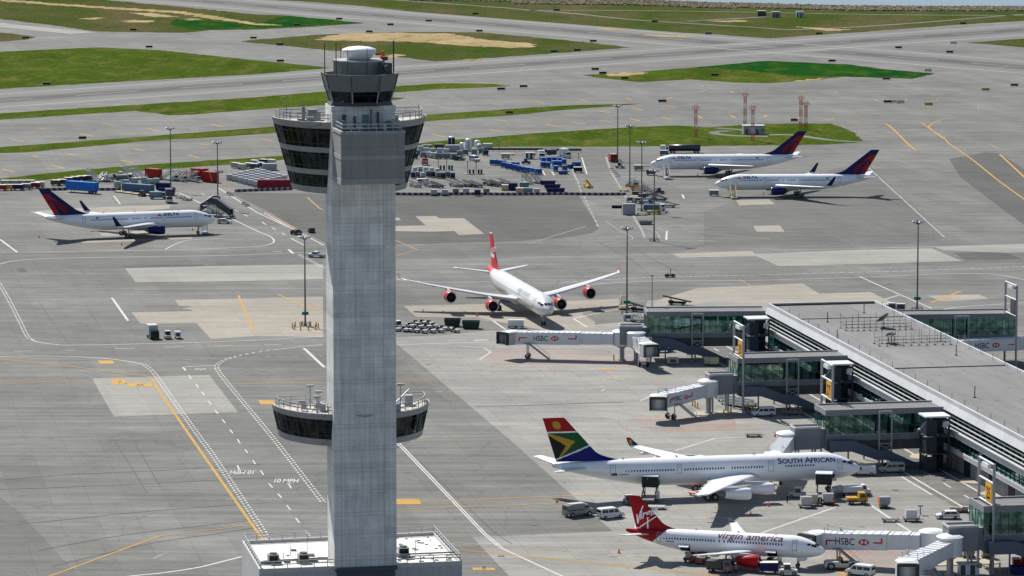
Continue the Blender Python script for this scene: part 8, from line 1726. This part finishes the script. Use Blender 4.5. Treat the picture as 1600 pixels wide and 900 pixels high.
put(box_truck, (mat('ramp_yellow', (.42, .25, .02), .5, var=.2), mat('ramp_yellow', (.42, .25, .02)), 2.2, .5), 1331, 787, 5, 'yellow flat tractor truck below the nose of the big white jet', 'truck'); put(lav_truck, (WHITE,), 1333, 774, 12, 'white service truck under the nose of the big white jet', 'service truck'); put(cab_tractor, (OFFWHITE, WHITE), 1246, 777, 170, 'white tractor in the shadow left of the pale containers', 'tractor')
put(dolly, (), 1381, 793, 80, 'dolly carrying the orange sided container', 'dolly'); p = G(1381, 793); put(uld, (LGREY, ORANGE), 0, 0, 8, 'grey container with one orange side on open concrete', 'air cargo container', None, at=(p.x, p.y, GZ+.49))
put(dolly, (), 1424, 814, 0, 'dolly carrying the lone white container', 'dolly'); p = G(1424, 814); put(uld, (WHITE,), 0, 0, 182, 'lone white container left of the white car', 'air cargo container', None, at=(p.x, p.y, GZ+.49)); put(dolly, (), 1391, 815, -3, 'empty dolly left of the lone white container', 'dolly')
put(suv, (WHITE,), 1481, 810, 182, 'white car with blue stripe by the nearest corridor', 'car'); put(box_pile, (7, 3), 1498, 800, -5, 'dolly loaded with tan cartons behind the white car', 'dolly'); put(light_pole, (1.6,), 1438, 804, 0, 'small white stand between lone container and white car', 'stand')
put(armoured, (), 903, 806, 30, 'grey armoured truck with white roof on the apron left of the red tail', 'truck'); put(van, (WHITE,), 954, 809, 28, 'white van between grey armoured truck and red tail', 'van')
for (x, y, v_, l_) in ((1230, 786, CLOTH, 'person in dark clothes standing in front of the big jet shadow'), (1301, 792, HIVIS, 'person in orange vest beside the right pale container')): put(person, (v_,), x, y, 40, l_, 'person')
for (x, y) in ((870, 785), (967, 864), (1173, 805), (1201, 791)): put(cone, (), x, y, 0, 'orange cone on the concrete around the two nearest jets', 'traffic cone', 'orange cones around the two nearest jets')
put(flat_dolly, (ORANGE,), 1090, 773, 30, 'orange chock dolly behind the wing of the big jet', 'dolly')
# ------------------------------------------------------------------ red tailed single-aisle jet
put(belt_loader, (mat('loader_rust', (.35, .10, .06), .5), 2.3, 6.6), 1084, 876, 62, 'rusty belt loader at the rear hold of the red tailed jet', 'belt loader'); put(belt_loader, (mat('loader_cream', (.5, .48, .40), .5), 2.3, 6.6), 1208, 881, 68, 'cream belt loader at the front hold of the red tailed jet', 'belt loader')
put(cab_tractor, (mat('rust_tractor', (.30, .08, .05), .5), DGREY), 1098, 880, 60, 'rusty tractor beside the rear belt loader', 'tractor')
put(box_truck, (GREY, DGREY, 3.0, 1.3), 1118, 893, -20, 'dark service truck under the wing of the red tailed jet', 'truck'); put(gpu, (DGREY,), 1128, 889, -30, 'dark pump unit under the wing of the red tailed jet', 'pump unit')
for (x, y) in ((1137, 900), (1150, 897)): put(person, (HIVIS,), x, y, 200, 'person in orange by the dark service truck, '+('left' if x < 1140 else 'right'), 'person')
put(cart, (ROOFW, NAVY), 1201, 895, 0, 'navy sided cart with white roof before the red tailed jet', 'baggage cart'); put(cab_tractor, (OFFWHITE, WHITE), 1231, 898, 0, 'white cab tractor pulling the navy cart', 'tractor'); put(pushback, (), 1315, 889, -4, 'white pushback tug under the nearest jet bridge', 'pushback tug'); put(van, (WHITE,), 1344, 899, 150, 'white van at the bottom edge right of the pushback tug', 'van')
for (x, y) in ((1447, 885), (1452, 888), (1512, 873), (1527, 872), (1546, 895), (1562, 893)): put(bollard, (1.6,), x, y, 0, 'yellow bollard in the lower right corner below the nearest corridor', 'bollard', 'yellow bollards in the lower right corner')
for (x, y, l_) in ((1497, 868, 'olive container left below the nearest corridor'), (1513, 872, 'olive container second below the nearest corridor'), (1543, 872, 'olive container right below the nearest corridor')): put(uld_on_dolly, (mat('olive_container', (.22, .22, .18), .6),), x, y, 5, l_, 'baggage container')
put(hut, (WHITE, 3.6, 2.0, 1.9), 1513, 897, 8, 'white tank cabinet at the bottom edge below the nearest corridor', 'cabinet'); put(bin_open, (NAVY, 3.2, 1.4), 1592, 897, 0, 'navy cart at the lower right corner', 'flat cart'); put(box_truck, (RED, RED, 1.4, .8), 1588, 886, 0, 'red unit at the right edge under the nearest corridor', 'truck')
for (x, y, l_) in ((1381, 487, 'pale cabinet, left of the pair beyond the concourse roof'), (1392, 485, 'pale cabinet, middle one beyond the concourse roof'), (1407, 486, 'pale cabinet, right one beside the mast foot')): put(ac_cart, (), x, y, 0, l_, 'cabinet')
